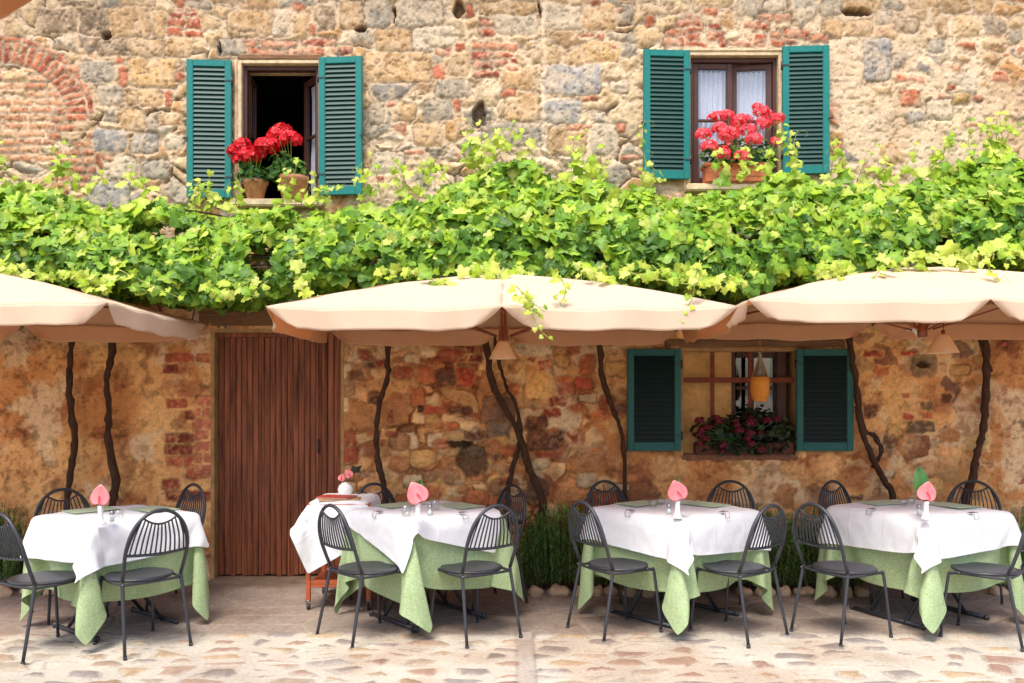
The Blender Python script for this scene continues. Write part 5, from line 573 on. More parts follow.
24,24,24,25,24,24,24,25,23,24,23,16,10,1,5,-616,16,17,23,8,18,14,18,8,-2,14,23,25,24,25,25,24,24,24,24,24,25,24,25,23,24,24,24,24,17,20,10,4,-598,16,20,16,16,17,15,6,-10,10,-2,17,
24,24,25,24,24,24,24,24,25,24,24,24,24,24,25,24,24,24,12,14,20,-576,15,17,18,18,16,0,-8,4,0,-7,11,19,25,24,24,24,24,25,25,23,24,24,24,25,23,25,24,24,24,21,17,15,-543,16,16,20,17,-1,
-5,-4,-5,-10,10,-2,13,23,24,24,24,24,25,24,24,24,24,24,24,25,24,24,24,22,26,16,22,-510,11,19,12,-8,-6,0,-12,-3,11,-5,11,-1,17,24,25,23,24,25,24,24,24,25,23,25,24,24,24,24,24,25,22,20,
-479,14,6,-8,2,-9,-10,-3,3,10,-2,5,-4,10,20,24,24,24,25,23,25,24,25,24,24,24,24,24,24,24,24,24,22,-456,6,-16,2,-4,-5,13,-8,2,-2,-1,4,9,-4,14,22,24,25,24,24,24,25,23,25,24,25,23,
24,24,24,24,24,24,-442,-10,6,-8,-4,3,-3,1,1,6,1,-1,-2,8,2,16,24,24,24,25,24,25,24,24,24,24,24,24,24,24,24,24,24,-436,0,2,-10,-4,6,6,-6,9,0,3,-4,3,-7,10,6,20,25,24,25,24,
24,24,24,24,24,24,25,23,24,24,24,24,-427,-1,1,10,7,-8,6,-4,-4,3,0,-1,-4,9,-4,3,14,22,25,25,24,24,24,24,24,24,24,24,25,24,25,23,25,-408,7,-12,7,5,0,3,-6,5,-10,3,8,0,-5,7,
-4,4,18,24,24,24,24,24,24,24,24,24,25,25,24,24,24,24,-384,-4,2,2,-4,1,-7,5,7,4,-10,-4,3,-3,4,8,-4,9,20,25,24,24,24,24,25,23,26,24,24,24,24,24,24,-368,-6,-2,2,-2,1,2,2,-7,
6,-6,10,-8,9,1,-6,8,-2,12,24,24,24,24,24,26,24,24,24,24,24,24,24,24,-354,3,-11,6,4,3,-5,3,-1,-4,0,-1,0,-4,-1,14,-14,13,1,18,25,24,25,24,24,24,24,24,24,24,24,24,24,-334,-11,9,
-2,2,-8,-1,7,-4,4,-10,4,6,-8,4,2,4,4,-2,6,24,24,26,22,24,24,24,24,24,24,24,24,24,-322,-2,11,-21,14,-4,-2,-1,2,11,-6,-8,6,1,7,-13,7,4,-2,-5,21,23,25,22,24,24,24,24,24,24,
24,24,24,-308,8,-7,1,-2,-1,4,5,-7,1,-7,3,4,0,-7,3,3,-7,-5,19,18,5,23,22,24,24,24,24,24,24,24,24,24,-283,-9,4,-6,2,-4,3,3,-1,-1,-5,8,1,-8,-2,-2,-2,4,-9,27,11,-9,24,23,
23,24,24,24,24,23,25,24,24],
[-320,25,1,10,4,-4,0,-12,4,-16,12,4,4,6,6,4,6,4,-22,-22,-24,-24,-21,-19,8,13,22,23,19,2,15,24,14,-66,10,9,22,-11,10,-2,-12,-4,6,2,-4,4,-2,8,8,3,8,-1,-24,-22,-22,-21,-23,18,6,21,
25,8,16,4,22,22,-92,8,25,3,8,4,-12,7,-10,5,-10,6,4,8,-10,8,11,-1,4,-2,-22,-23,-22,-11,-12,24,22,14,19,15,6,23,22,-119,15,11,20,2,11,-6,-3,-7,-1,-10,4,0,16,-4,6,1,17,-14,-4,4,
-22,-25,-25,10,18,24,10,16,8,20,12,1,-115,16,6,20,20,6,-8,2,-2,-8,-10,10,0,2,7,-6,5,8,4,-4,-9,1,-26,-24,18,14,24,9,9,8,16,4,8,-136,26,4,23,14,17,-10,-4,1,-8,5,-1,-3,8,-10,
6,-4,12,9,-2,-9,10,-23,-21,12,24,10,16,4,13,13,0,12,-150,14,10,25,15,14,13,-19,10,-10,0,-4,6,5,-4,3,-2,-1,5,8,-6,4,0,-25,21,8,14,2,12,12,14,18,6,-168,5,16,16,25,4,8,12,-18,
7,1,-10,6,8,0,-2,-10,10,-1,1,8,-12,2,0,22,9,13,18,2,14,14,15,14,-211,14,9,16,26,10,17,10,-15,-7,8,2,-4,-2,10,0,0,-6,14,-4,-8,3,7,10,14,14,17,17,9,15,12,16,14,-243,21,4,
10,22,24,5,11,10,-18,-1,9,-4,-1,7,5,1,-4,-2,4,5,9,12,12,14,15,14,15,14,16,12,16,12,-267,6,10,15,12,23,27,16,-12,4,-18,14,4,-9,11,-4,-4,6,6,10,12,13,13,14,14,13,14,15,14,14,
14,14,16,-275,9,-8,6,26,16,16,2,16,0,-16,6,1,7,-8,6,8,9,11,14,14,14,12,14,14,14,13,15,14,14,14,14,15,-278,-7,4,14,12,-16,8,14,22,8,-12,4,2,2,6,11,13,14,13,13,14,14,13,14,
13,14,14,13,15,14,14,14,14,-284,4,2,10,-17,10,-5,4,8,20,-6,-2,12,10,15,13,14,14,13,13,14,14,13,14,13,14,14,14,13,15,14,14,14,-280,4,2,-2,-5,1,-4,-7,-1,6,12,13,14,15,13,13,14,14,
14,13,13,14,14,13,14,13,14,14,14,14,14,14,14,-276,4,2,-12,6,-17,-3,-8,11,12,9,12,14,14,13,14,13,14,14,13,13,14,14,14,13,14,13,14,14,14,14,12,15,-290,3,0,2,-15,-3,-14,12,14,10,12,12,
13,13,14,13,13,14,14,14,13,13,14,14,14,14,13,13,14,14,13,14,13,-314,-13,-3,15,-1,-14,14,12,13,13,10,12,14,13,13,14,13,13,15,13,13,14,13,14,14,14,13,14,13,14,14,12,14,-349,-5,9,-3,4,14,
14,13,13,10,12,13,13,14,12,14,14,13,14,14,13,14,13,13,14,14,13,14,13,14,14,13,13,-380,14,-1,11,11,13,14,11,13,12,14,12,14,14,13,13,14,14,13,13,14,14,14,14,12,14,14,13,13,14,14,14,12,
-394,10,14,12,16,10,12,13,13,13,13,14,12,14,14,13,13,14,14,13,13,14,14,14,13,13,14,14,13,13,14,14,13,-399,14,10,14,14,12,14,14,12,13,13,14,14,12,14,14,13,14,13,14,13,13,14,15,13,13,13,
14,13,14,13,14,14,-400,11,15,12,14,13,13,14,13,13,13,13,14,13,13,14,14,12,14,14,13,13,14,14,14,13,14,13,14,14,13,13,14,-402,14,14,12,14,14,12,14,12,14,13,13,14,14,13,13,14,13,13,14,14,
13,13,14,14,14,13,14,13,14,14,13,13,-402,14,14,12,12,15,13,14,13,13,14,13,13,14,14,13,13,14,13,13,14,14,13,13,14,14,14,13,14,13,12,9,7,-390,12,16,13,13,14,12,14,13,13,14,14,13,13,14,
14,13,13,14,13,13,14,14,12,14,14,14,14,12,6,5,0,-7,-352,14,14,13,13,14,13,13,14,13,13,14,14,12,14,14,14,14,12,14,13,13,14,14,13,13,12,6,5,1,-3,9,-13,-325,14,13,14,13,14,13,13,14,
14,13,13,14,13,13,14,14,14,12,14,13,13,14,14,11,7,5,-4,2,2,5,-10,-6,-294,14,14,13,13,14,14,13,13,14,13,13,14,14,13,13,15,13,14,14,12,12,12,8,2,-4,4,3,1,-2,1,0,-3,-276,14,14,
13,13,14,14,14,12,14,14,13,13,14,14,13,13,14,14,13,13,8,4,-10,8,-5,5,0,-2,4,-8,5,0,-250,13,14,14,13,13,14,14,13,13,14,13,14,13,14,13,13,14,14,12,-16,6,-2,6,4,-4,-3,4,-4,-1,
10,-6,3,-223,12,14,14,13,13,14,14,13,13,14,14,13,14,13,14,13,11,12,10,-17,-21,9,-9,-2,2,4,9,1,-8,-2,11,-1,-196,14,12,14,14,13,13,14,14,13,13,14,14,13,13,14,12,14,10,2,-20,-23,-3,-4,
-8,5,5,-3,5,1,-1,1,-1],
[274,13,13,14,14,12,14,14,14,13,14,13,14,14,14,14,14,14,15,15,14,15,17,10,-3,-12,-17,-16,-12,-6,-13,-11,-16,-182,12,13,13,14,13,13,14,14,13,14,14,13,14,14,14,14,14,14,15,15,10,16,17,-11,-6,-18,
-14,-10,-12,-7,-13,-18,-178,12,10,14,14,13,13,14,14,14,13,14,13,14,14,14,14,14,14,14,12,14,14,6,6,-14,-15,-11,-12,-12,-8,-18,-14,-175,12,11,13,13,14,13,13,14,14,14,13,13,15,13,14,14,14,14,12,15,
13,11,12,-2,-10,-15,-9,-11,-10,-20,-22,-28,-148,12,12,12,12,14,12,15,14,13,14,14,13,14,13,14,14,14,14,14,12,14,12,12,-7,-7,-14,-9,-9,-24,-22,-26,-24,-133,13,10,12,14,12,13,13,14,14,14,14,14,13,14,
13,14,14,14,14,12,13,13,14,-4,-16,-7,-10,-25,-23,-23,-26,-24,-117,11,12,11,13,13,14,11,16,12,14,14,14,14,13,14,13,14,14,14,14,12,12,14,-12,-4,-9,-27,-24,-24,-24,-22,-22,-106,12,11,12,11,13,13,14,12,
15,13,14,14,14,13,14,14,13,14,14,14,11,13,15,-13,-5,-25,-24,-22,-22,-24,-22,-25,-90,11,12,10,11,13,12,13,14,14,14,13,14,14,14,13,14,14,13,14,14,14,12,10,-6,-26,-24,-21,-23,-20,-24,-22,-24,-76,11,11,
10,11,11,12,14,14,14,14,12,14,14,14,14,13,14,13,14,12,10,6,2,-2,-19,-22,-23,-22,-24,-24,-22,-26,-62,12,12,10,11,11,7,13,17,15,14,12,14,15,13,14,14,14,12,10,6,3,-5,-4,8,-10,-20,-20,-24,-24,
-23,-24,-23,-60,10,21,13,-8,18,18,12,16,15,15,13,14,13,15,13,12,10,7,2,0,-6,-1,0,-2,2,-7,-25,-19,-24,-23,-24,-24,-62,25,13,-10,20,16,18,16,14,18,14,13,14,14,12,9,7,5,-6,8,-14,8,-4,-4,
0,2,-1,-13,-24,-20,-24,-24,-23,-85,26,5,21,22,12,23,19,18,15,17,16,10,12,2,2,-1,-3,0,3,-1,-2,2,-6,2,-2,4,-6,-16,-23,-23,-22,-24,-106,24,14,26,14,28,24,22,21,20,18,5,4,4,-8,4,-2,-2,
4,6,-10,0,6,-2,-4,2,0,0,-8,-18,-22,-24,-23,-127,22,22,12,26,14,25,21,24,24,26,10,-6,2,1,1,0,1,7,-8,0,0,2,-6,3,2,-2,-3,2,-18,-14,-22,-24,-164,22,22,21,17,22,18,25,23,24,26,18,
5,3,-6,11,-9,6,-4,1,-1,2,-6,2,2,-4,10,-4,-4,-2,-24,-18,-14,-204,23,22,17,22,20,24,22,25,25,24,23,15,-1,6,-3,6,4,-10,-4,8,-4,2,1,-6,3,6,-9,9,-3,-14,-17,-18,-238,22,21,20,21,24,
24,24,24,24,24,24,22,10,0,-4,4,4,-8,12,-1,-7,2,8,-5,-7,2,4,3,-11,2,-19,-10,-273,22,20,22,24,24,24,24,24,23,25,24,25,18,5,-4,2,7,-1,-2,-4,3,-5,2,4,-3,0,2,2,1,1,-12,-13,
-304,20,24,24,24,24,24,24,24,24,24,25,25,22,16,8,-4,6,-6,-4,6,2,-7,3,-6,2,4,-4,0,-3,7,-5,-11,-332,24,24,24,24,24,24,24,24,25,25,24,24,24,20,10,-4,0,8,-2,0,-6,16,-16,8,6,-11,
2,-5,10,-10,4,-4,-356,24,24,24,24,24,24,24,25,24,25,24,24,24,24,18,2,8,-8,2,6,-8,6,0,-1,-7,4,-2,2,6,-6,-2,-2,-372,24,24,24,24,24,24,24,25,25,24,24,24,24,24,24,12,4,-6,5,1,
0,2,-7,-1,10,-1,-9,6,-2,3,-4,-4,-387,24,24,24,24,24,24,25,24,25,24,24,24,24,24,25,19,14,-4,4,-8,0,0,6,-5,1,-2,9,1,-6,-8,-11,-13,-376,24,24,24,24,24,24,25,24,25,24,24,24,24,24,
24,24,18,2,4,3,0,-6,5,-6,4,2,-4,-9,-11,-14,-14,-14,-362,24,24,24,24,24,25,24,25,24,24,24,24,24,24,24,25,23,14,-4,6,-5,5,2,-2,-4,-8,-12,-13,-13,-14,-14,-14,-350,24,24,24,24,25,24,25,24,
24,24,24,24,24,24,25,23,25,23,10,-6,4,0,-5,-7,-12,-14,-14,-14,-13,-14,-13,-14,-338,24,24,24,24,24,25,25,24,24,24,24,24,24,24,24,26,22,26,19,1,-6,-6,-12,-12,-15,-13,-14,-14,-14,-13,-14,-13,-326,24,24,
24,25,24,25,23,25,24,24,24,24,24,24,25,23,24,24,25,4,-14,-15,-15,-13,-13,-13,-14,-14,-14,-14,-13,-13,-314,24,24,24,25,25,24,24,24,24,24,24,24,24,24,25,23,24,24,25,-9,-14,-13,-15,-14,-14,-13,-13,-14,-14,
-14,-13,-14,-301,24,25,24,24,25,24,24,24,24,24,24,24,24,25,23,24,25,25,17,-12,-17,-13,-15,-13,-14,-14,-14,-13,-14,-14,-14,-13,-289,25,24,24,25,24,24,24,24,24,24,24,24,25,24,24,25,26,24,6,-15,-14,-16,-14,
-15,-14,-14,-13,-14,-13,-14,-14,-14],
]),
}
# ================================================================= HOUSE WALL
# openings (x0,x1,z0,z1) on the wall face
def wx(px): return (px-512)*WY/F
def wz(py): return EYE+(HOR-py)*WY/F
OP = {'door': (wx(213), wx(342), 0.0, wz(331)), 'w1': (wx(240), wx(320), wz(203), wz(62)), 'w2': (wx(689), wx(780), wz(188), wz(54)), 'w3': (wx(682), wx(797), wz(456), wz(350))}
MORT = lin(214, 190, 158); 
def wall_fields(X, Z):
    n = len(X)
    wx_ = X+.05*(fbm(X, Z, 4, 11)-.5)*2+.016*(fbm(X, Z, 22, 15, 3)-.5)*2; wz_ = Z+.045*(fbm(X, Z, 4, 21)-.5)*2+.016*(fbm(X, Z, 22, 25, 3)-.5)*2
    low = 1-sst(2.15, 2.6, Z+.3*(fbm(X, Z, 1.5, 31)-.5))  # lower zone: ochre plaster, with warm light below the canopies tinted into it
    S = seeds_courses(-7, 7, -.4, 6.6, (.11, .26), (.13, .42), 3)
    idx, ed = voronoi(wx_, wz_, S, 1.25)
    rr = np.random.default_rng(5); q = rr.random((len(S), 4))
    up = np.array([lin(200, 172, 130), lin(186, 156, 116), lin(172, 160, 140), lin(208, 184, 146), lin(190, 150, 98), lin(158, 150, 138), lin(180, 120, 86)])
    lo = np.array([lin(210, 156, 86), lin(190, 128, 62), lin(216, 174, 112), lin(150, 96, 58), lin(172, 84, 44), lin(186, 148, 88), lin(128, 92, 66)])
    ci = np.searchsorted(np.cumsum([.24, .2, .14, .2, .1, .07, .05]), q[:, 0]).clip(0, 6)
    cl = np.searchsorted(np.cumsum([.26, .2, .16, .1, .1, .12, .06]), q[:, 1]).clip(0, 6)
    sc_u = up[ci]*(.85+.3*q[:, 2:3]); sc_l = lo[cl]*(.8+.4*q[:, 2:3])
    # (stones lie bare where the render has gone)
    bare_n = fbm(X, Z, 1.1, 41, 3)
    smear = fbm(X, Z, 9, 45, 4)
    px = 512+X*F/WY; py = HOR-(Z-EYE)*F/WY
    bare = .5+.9*(bare_n-.5)
    bare = bare-.42*sst(780, 860, px)*(py < 300)                                 # rendered to the right of window 2
    bare = np.where(low > .5, bare-.10-.12*sst(600, 700, px), bare+.16)
    bare = bare+.28*np.exp(-((px-460)/90)**2-((py-440)/60)**2)-.6*sst(170, 140, px)*(py > 300)-.22*sst(840, 900, px)*(py > 300)
    g = .008+.016*(1-bare)+.03*(smear-.5)
    m = sst(g, g+.010, ed)*sst(.12, .3, bare+.25*(q[idx, 3]-.5))
    bulge = np.minimum(1, np.maximum(ed-g, 0)/.05)**.6
    H = m*bulge*(.010+.016*q[idx, 2])
    rough = fbm(X, Z, 14, 51, 4)
    H += (rough-.5)*.017+(fbm(X, Z, 45, 55, 2)-.5)*.007
    mu = MORT[None]*(.86+.28*fbm(X, Z, 5, 61))[:, None]
    ml_t = fbm(X, Z, 2.1, 71, 4)
    ml = lin(216, 164, 90)[None]*(1-sst(.35, .65, ml_t))[:, None]+lin(192, 128, 54)[None]*sst(.35, .65, ml_t)[:, None]
    rb = sst(.60, .70, fbm(X, Z, 3.3, 77, 4)); ml = ml*(1-.6*rb[:, None])+lin(140, 72, 34)[None]*.6*rb[:, None]
    pale = sst(.52, .66, fbm(X, Z, 2.6, 79, 5, .6)); ml = ml*(1-.65*pale[:, None])+lin(216, 190, 146)[None]*.65*pale[:, None]
    bl = sst(.56, .66, fbm(X, Z, 5.5, 83, 5, .65)); ml = ml*(1-.4*bl[:, None]*np.array([.7, .95, 1.1])[None]); sp3 = sst(.62, .70, fbm(X, Z, 12, 87, 4, .6)); ml = ml*(1-.35*sp3[:, None])
    mort = mu*(1-low[:, None])+ml*low[:, None]
    st = sc_u[idx]*(1-low[:, None])+sc_l[idx]*low[:, None]
    st = st*(.72+.56*fbm(X, Z, 16, 81, 4))[:, None]
    # lichen / pale crust over stone faces
    cr = sst(.52, .64, fbm(X, Z, 11, 85, 4))*(.65-.35*low); st = st*(1-cr[:, None])+mort*cr[:, None]
    C = mort*(1-m[:, None])+st*m[:, None]
    crev = np.exp(-((ed-g*.8)/.0045)**2)*sst(.42, .62, fbm(X, Z, 5, 141, 4))*sst(.35, .6, bare+.1); C = C*(1-.50*crev[:, None]); H -= .007*crev  # crevices: grime plus joint shade painted into the colour, also cut in relief
    # dark hollows in a few joints
    hol = sst(.60, .68, fbm(X, Z, 2.3, 91, 3))*(1-sst(.0, .012, ed))*(bare > .45)
    H -= hol*.03; C = C*(1-.55*hol[:, None])
    # rust / soot washes that belong to the plaster
    wash = sst(.5, .75, fbm(X*1.6, Z*.5, 2.3, 95, 4)); C = C*(1-.16*wash[:, None]*np.array([.4, .9, 1.3])[None])
    wpx = 512+wx_*F/WY; wpy = HOR-(wz_-EYE)*F/WY; wpx = px+(wpx-px)*.55+2.4*(fbm(X, Z, 16, 121, 4, .65)-.5)*2; wpy = py+(wpy-py)*.55+2.4*(fbm(X, Z, 16, 131, 4, .65)-.5)*2
    return dict(crk=fbm(X, Z, 5, 151, 4), H=H, C=C, px=px, py=py, wpx=wpx, wpy=wpy, mort=mort, low=low, crust=sst(.46, .60, fbm(X, Z, 8, 111, 5, .65))*(1-.6*low), pits=fbm(X, Z, 34, 115, 3, .7), det=fbm(X, Z, 13, 101, 5, .65), det2=fbm(X, Z, 40, 105, 3))
def put(D, x0, y0, x1, y1, col, h=.011, rnd=.5, ring=1, ang=0, k_=1.):
    """one individual stone or brick on the wall, given as it is seen on the wall face (px)"""
    cx, cy = (x0+x1)/2, (y0+y1)/2; a, b = abs(x1-x0)/2, abs(y1-y0)/2
    sel = np.flatnonzero((abs(D['px']-cx) < a+14) & (abs(D['py']-cy) < b+14+abs(math.sin(ang))*a))
    if not len(sel): return
    u = D['px'][sel]+(D['wpx'][sel]-D['px'][sel])*k_-cx; v = D['py'][sel]+(D['wpy'][sel]-D['py'][sel])*k_-cy
    if ang: u, v = u*math.cos(ang)+v*math.sin(ang), -u*math.sin(ang)+v*math.cos(ang)
    r = rnd*min(a, b); qx = abs(u)-(a-r); qy = abs(v)-(b-r)
    d = np.hypot(np.maximum(qx, 0), np.maximum(qy, 0))+np.minimum(np.maximum(qx, qy), 0)-r
    m = 1-sst(-1.2, .4, d); k = m*(1-.0)
    ringm = (1-sst(.3, 2.6, d))*ring
    c0 = D['C'][sel]; c0 = c0*(1-ringm[:, None]*.8)+D['mort'][sel]*ringm[:, None]*.8
    st = np.array(col)[None]*((.6+.8*D['det'][sel])*(.8+.4*D['det2'][sel]))[:, None]; q_ = (.45 if k_ == 1 else .12)*D['crust'][sel][:, None]; st = st*(1-q_)+D['mort'][sel]*q_
    sp = sst(.55, .68, D['det2'][sel])*.35; st = st*(1-sp[:, None])+D['mort'][sel]*sp[:, None]
    D['C'][sel] = c0*(1-k[:, None])+st*k[:, None]
    cv = np.exp(-((d-.3)/.85)**2)*sst(.38, .6, D['crk'][sel])*.52; ccv = cv[:, None]  # dark rim round each stone: grime and painted joint shade
    D['C'][sel] *= (1-ccv)
    hb = np.minimum(1, np.maximum(-d, 0)/5)**.6*h+.002
    base = D['H'][sel]; flat = base*(1-ringm)+(.001)*ringm
    D['H'][sel] = flat*(1-m)+(hb+(D['det'][sel]-.5)*.008+(D['det2'][sel]-.5)*.003)*m-.006*cv
BR = [lin(178, 100, 66), lin(188, 116, 80), lin(164, 86, 58), lin(194, 132, 96), lin(182, 112, 76), lin(150, 82, 58)]
BRP = [lin(204, 154, 112), lin(198, 144, 102), lin(208, 164, 124), lin(192, 134, 94)]
BRL = [lin(150, 66, 34), lin(168, 78, 38), lin(134, 58, 34), lin(178, 96, 48)]
GR = lin(164, 154, 136); GB = lin(158, 154, 148); TN = lin(194, 160, 114); GT = lin(202, 166, 112); LG = lin(196, 180, 154); BG = lin(150, 130, 104)
def bricks(D, x0, y0, x1, y1, pal, h=8.2, w=26, prob=.9, seed=1):
    r = random.Random(seed); y = y0; k = 0
    while y < y1-3:
        x = x0-(w/2 if k % 2 else 0)+r.uniform(-3, 3)
        while x < x1-3:
            ww = w*r.uniform(.75, 1.15)
            a, b = max(x, x0+r.uniform(-4, 1)), min(x+ww-1.6, x1+r.uniform(-2, 4))
            if b-a > 5 and r.random() < prob: put(D, a, y+.8, b, y+h-.8, np.array(r.choice(pal))*r.uniform(.85, 1.15), .009, .35, .9, 0, .35)
            x += ww
        y += h; k += 1
def S1(D, x0, sc_, L, y0=0):
    for (a, b, c, d, col) in L: put(D, x0+a/sc_, y0+b/sc_, x0+c/sc_, y0+d/sc_, col)
def features(D):
    DK = lin(60, 45, 35); Bk = BR[0]; B2 = BR[1]; B3 = BR[2]
    bricks(D, -30, 66, 54, 165, BRP, 8, 27, .95, 2); bricks(D, 54, 74, 92, 190, BR[3:5]+BRP[1:2]+[BR[1]], 8.3, 24, .92, 3)
    # relieving arch of brick over the blocked opening
    for i in range(17):
        a = R(-8+i*6.2); rr_ = 74; cx, cy = 2, 116
        x = cx+rr_*math.sin(a); y = cy-rr_*math.cos(a)*.86
        put(D, x-3.3, y-10.5, x+3.3, y+10.5, BR[i % 5]*random.uniform(.9, 1.15), .012, .3, .9, a, .3)
        if i % 2 == 0 and i < 15:
            a2 = a+R(3); x = cx+(rr_+15)*math.sin(a2); y = cy-(rr_+15)*.86*math.cos(a2); put(D, x-9, y-3, x+9, y+3, BR[(i*3) % 5], .012, .4, .9, a2, .3)
    S1(D, 0, 2.844, [(108,25,222,98,BG),(225,25,300,100,BG*.9),(305,15,425,108,TN*.85),(430,30,468,105,TN),(612,110,700,160,GR),(362,165,515,245,GT),(272,245,350,300,GR*.9),(230,175,325,235,GR),
        (270,368,360,430,GB*.9),(375,378,450,435,GB*.85),(295,305,330,350,GR*.8),(345,310,415,370,TN*.9),(455,320,520,360,TN),(400,455,480,510,GR),(470,385,525,430,LG),(275,110,370,160,BG),(370,110,460,160,TN*.9),(465,110,545,160,TN),
        (645,25,770,105,TN*.95),(770,25,825,100,LG),(895,15,960,90,BG*1.2),(170,0,260,18,BG),(270,0,330,20,GR*.8),(335,0,440,20,TN*.8),(530,0,600,26,GR*.8),(790,0,900,20,GR*.85),(250,520,370,590,GB),(300,440,390,510,LG),
        (395,250,465,300,TN),(365,255,395,300,TN*.8),
        (330,165,356,182,Bk),(334,190,360,250,B2),(292,440,320,456,Bk),(470,255,495,298,Bk),(500,190,525,230,B2),(875,62,900,98,B2),
        (188,182,224,206,B2),(116,128,134,150,Bk)])
    for (a, b, c, d) in [(505,28,565,48),(480,38,520,56),(470,56,540,80),(530,52,572,82),(470,82,520,104),(520,86,574,108),(525,22,560,32)]: put(D, a/2.844, b/2.844, c/2.844, d/2.844, BR[(a+b) % 3], .012, .3)
    for (a, b, c, d) in [(702,112,730,135),(750,112,845,134),(850,108,930,132),(932,106,960,128),(705,137,812,158),(818,133,930,157),(945,133,1006,156),(655,180,675,250),(655,255,672,300),(655,310,672,390)]: put(D, a/2.844, b/2.844, c/2.844, d/2.844, BR[1+(a % 3)], .010, .3)
    S1(D, 340, 2.844, [(70,0,145,80,GR),(150,0,290,80,LG*.9),(102,85,210,148,TN*.9),(205,75,330,150,LG),(270,225,370,280,GR*.85),(235,285,325,345,GR*.88),(145,295,215,345,TN),(70,150,260,235,TN*1.05),(575,185,745,270,GB*1.12),
        (575,285,685,350,GB*1.05),(710,350,795,440,LG),(425,350,580,415,GR*.9),(590,360,705,445,TN*.85),(770,228,825,262,LG),(575,15,705,85,LG*.95),(690,10,790,85,TN),(445,45,565,100,LG*.9),(690,120,800,180,GT),(460,190,565,260,TN),
        (75,290,125,355,GR*.85),(300,150,370,215,TN*.9),(265,180,300,228,B2*1.1),(400,5,560,42,TN*.9),(470,265,575,345,TN),(210,350,290,420,TN),(0,0,68,85,TN*.85),(90,430,190,490,LG)])
    for (a, b, c, d) in [(415,120,508,143),(370,125,412,143),(372,148,425,170),(430,148,500,165),(378,172,430,195),(380,200,455,222),(435,170,480,190),(485,165,510,182),(475,188,508,203),(392,82,438,108),(400,55,440,75),(355,15,382,50),
        (270,135,315,158),(325,122,355,145),(458,255,505,283),(688,273,728,288),(655,350,720,368),(320,285,342,320),(0,130,40,157),(695,0,750,12),(785,20,808,38),(798,0,840,10),(955,57,1005,80),(940,90,985,105),(950,108,1020,135),(130,288,158,305),(150,355,175,375),
        (325,430,345,450),(185,425,240,438),(188,475,210,500),(105,495,128,515),(800,440,850,455),(840,475,862,500),(728,95,750,118),(680,95,722,108),(870,45,890,80),(770,128,790,140),(790,350,815,375)]:
        put(D, 340+a/2.844, b/2.844, 340+c/2.844, d/2.844, BR[(a+d) % 5], .012, .35)
    S1(D, 664, 2.844, [(445,0,510,45,GR),(510,0,600,40,TN*.9),(568,110,650,230,GB*.95),(675,255,728,305,B2*1.1),(935,195,980,230,B2),(745,280,825,340,LG),(805,205,895,270,LG*1.05),(665,215,740,235,B2*1.3),(1005,135,1024,155,Bk),(480,405,505,430,B2),
        (600,30,650,75,GR),(660,50,720,95,BG*1.15),(515,60,590,105,TN),(750,110,800,150,GR),(820,265,870,295,lin(170,140,80)),(850,350,900,362,B2),(620,0,680,28,GR),(700,0,780,20,TN),(445,55,510,110,TN),(880,270,905,290,Bk),(280,0,350,30,LG)])
    for (a, b, c, d) in [(105,22,155,46),(270,37,312,58),(315,38,366,58),(35,58,100,80),(120,66,165,82),(230,60,300,84),(340,80,410,105),(120,88,148,118),(150,85,170,140),(175,114,255,131),(255,95,290,135),(305,112,345,130),(0,85,48,103),(0,108,40,128),(60,100,100,120),(410,97,468,118),(60,120,120,135),(305,85,335,104)]:
        put(D, 664+a/2.844, b/2.844, 664+c/2.844, d/2.844, BR[(a+d) % 5], .012, .3, .9, random.uniform(-.15, .15))
    # lower wall ------------------------------------------------
    bricks(D, 166, 352, 212, 500, BRL, 11.5, 27, .55, 8); bricks(D, 196, 395, 212, 470, [BR[0]], 11.5, 20, .8, 9)
    bricks(D, 340, 345, 356, 560, [lin(190,160,110), lin(176,130,80), BRL[1]], 17, 22, .6, 10)
    bricks(D, 430, 345, 480, 372, BRL, 9, 24, .7, 11)
    DB = lin(92, 58, 40); OR = lin(190, 104, 40); CR = lin(216, 188, 140); GD = lin(222, 170, 84)
    S1(D, 240, 3.414, [(615,333,672,360,CR),(680,338,765,368,BRL[1]),(435,370,500,400,BRL[0]),(735,400,805,470,lin(176,66,30)),(665,410,735,470,DB*1.5),(600,395,665,460,OR),(525,405,590,440,BRL[1]),(440,478,485,525,DB),(580,470,630,530,OR),
        (625,530,680,558,lin(184,74,34)),(530,620,610,680,CR),(845,585,930,640,lin(120,104,86)),(690,655,800,683,DB),(640,620,690,675,CR*.9),(560,355,615,385,CR*.9),(505,540,520,580,BRL[0]),(700,590,740,620,OR)], 250)
    S1(D, 500, 3.414, [(125,378,180,420,lin(184,84,40)),(80,420,185,510,GD),(235,320,275,350,BRL[1]),(260,440,320,478,lin(178,74,36)),(190,430,250,470,OR),(335,515,370,560,BRL[0]),(95,610,215,683,DB*1.3),(190,520,280,600,CR*.85),(185,475,255,520,GD*.9),
        (230,530,280,555,OR),(50,540,185,610,CR*.8),(50,310,180,360,CR*.8),(190,355,240,400,GD*.8),(270,350,330,430,OR*.8),(270,490,330,520,CR*.7),(360,380,425,430,GD*.8),(20,460,60,500,OR)], 250)
    S1(D, 744, 3.104, [(485,372,538,392,lin(176,62,32)),(410,425,450,455,OR),(520,385,600,460,lin(140,112,74)),(500,590,588,635,lin(112,92,62)),(490,570,525,590,lin(176,62,32)),(550,560,585,585,OR),(610,505,640,540,DB*1.3),(440,580,490,640,GD*.8),
        (420,480,470,540,GD*.9),(370,540,410,580,DB*1.6),(640,420,700,450,GD*.8),(790,350,820,372,BRL[1]),(720,520,745,538,lin(176,72,40)),(370,375,430,400,BRL[1]),(430,640,470,670,DB*1.5),(545,530,590,555,lin(120,92,60))], 230)
    rr = random.Random(12)
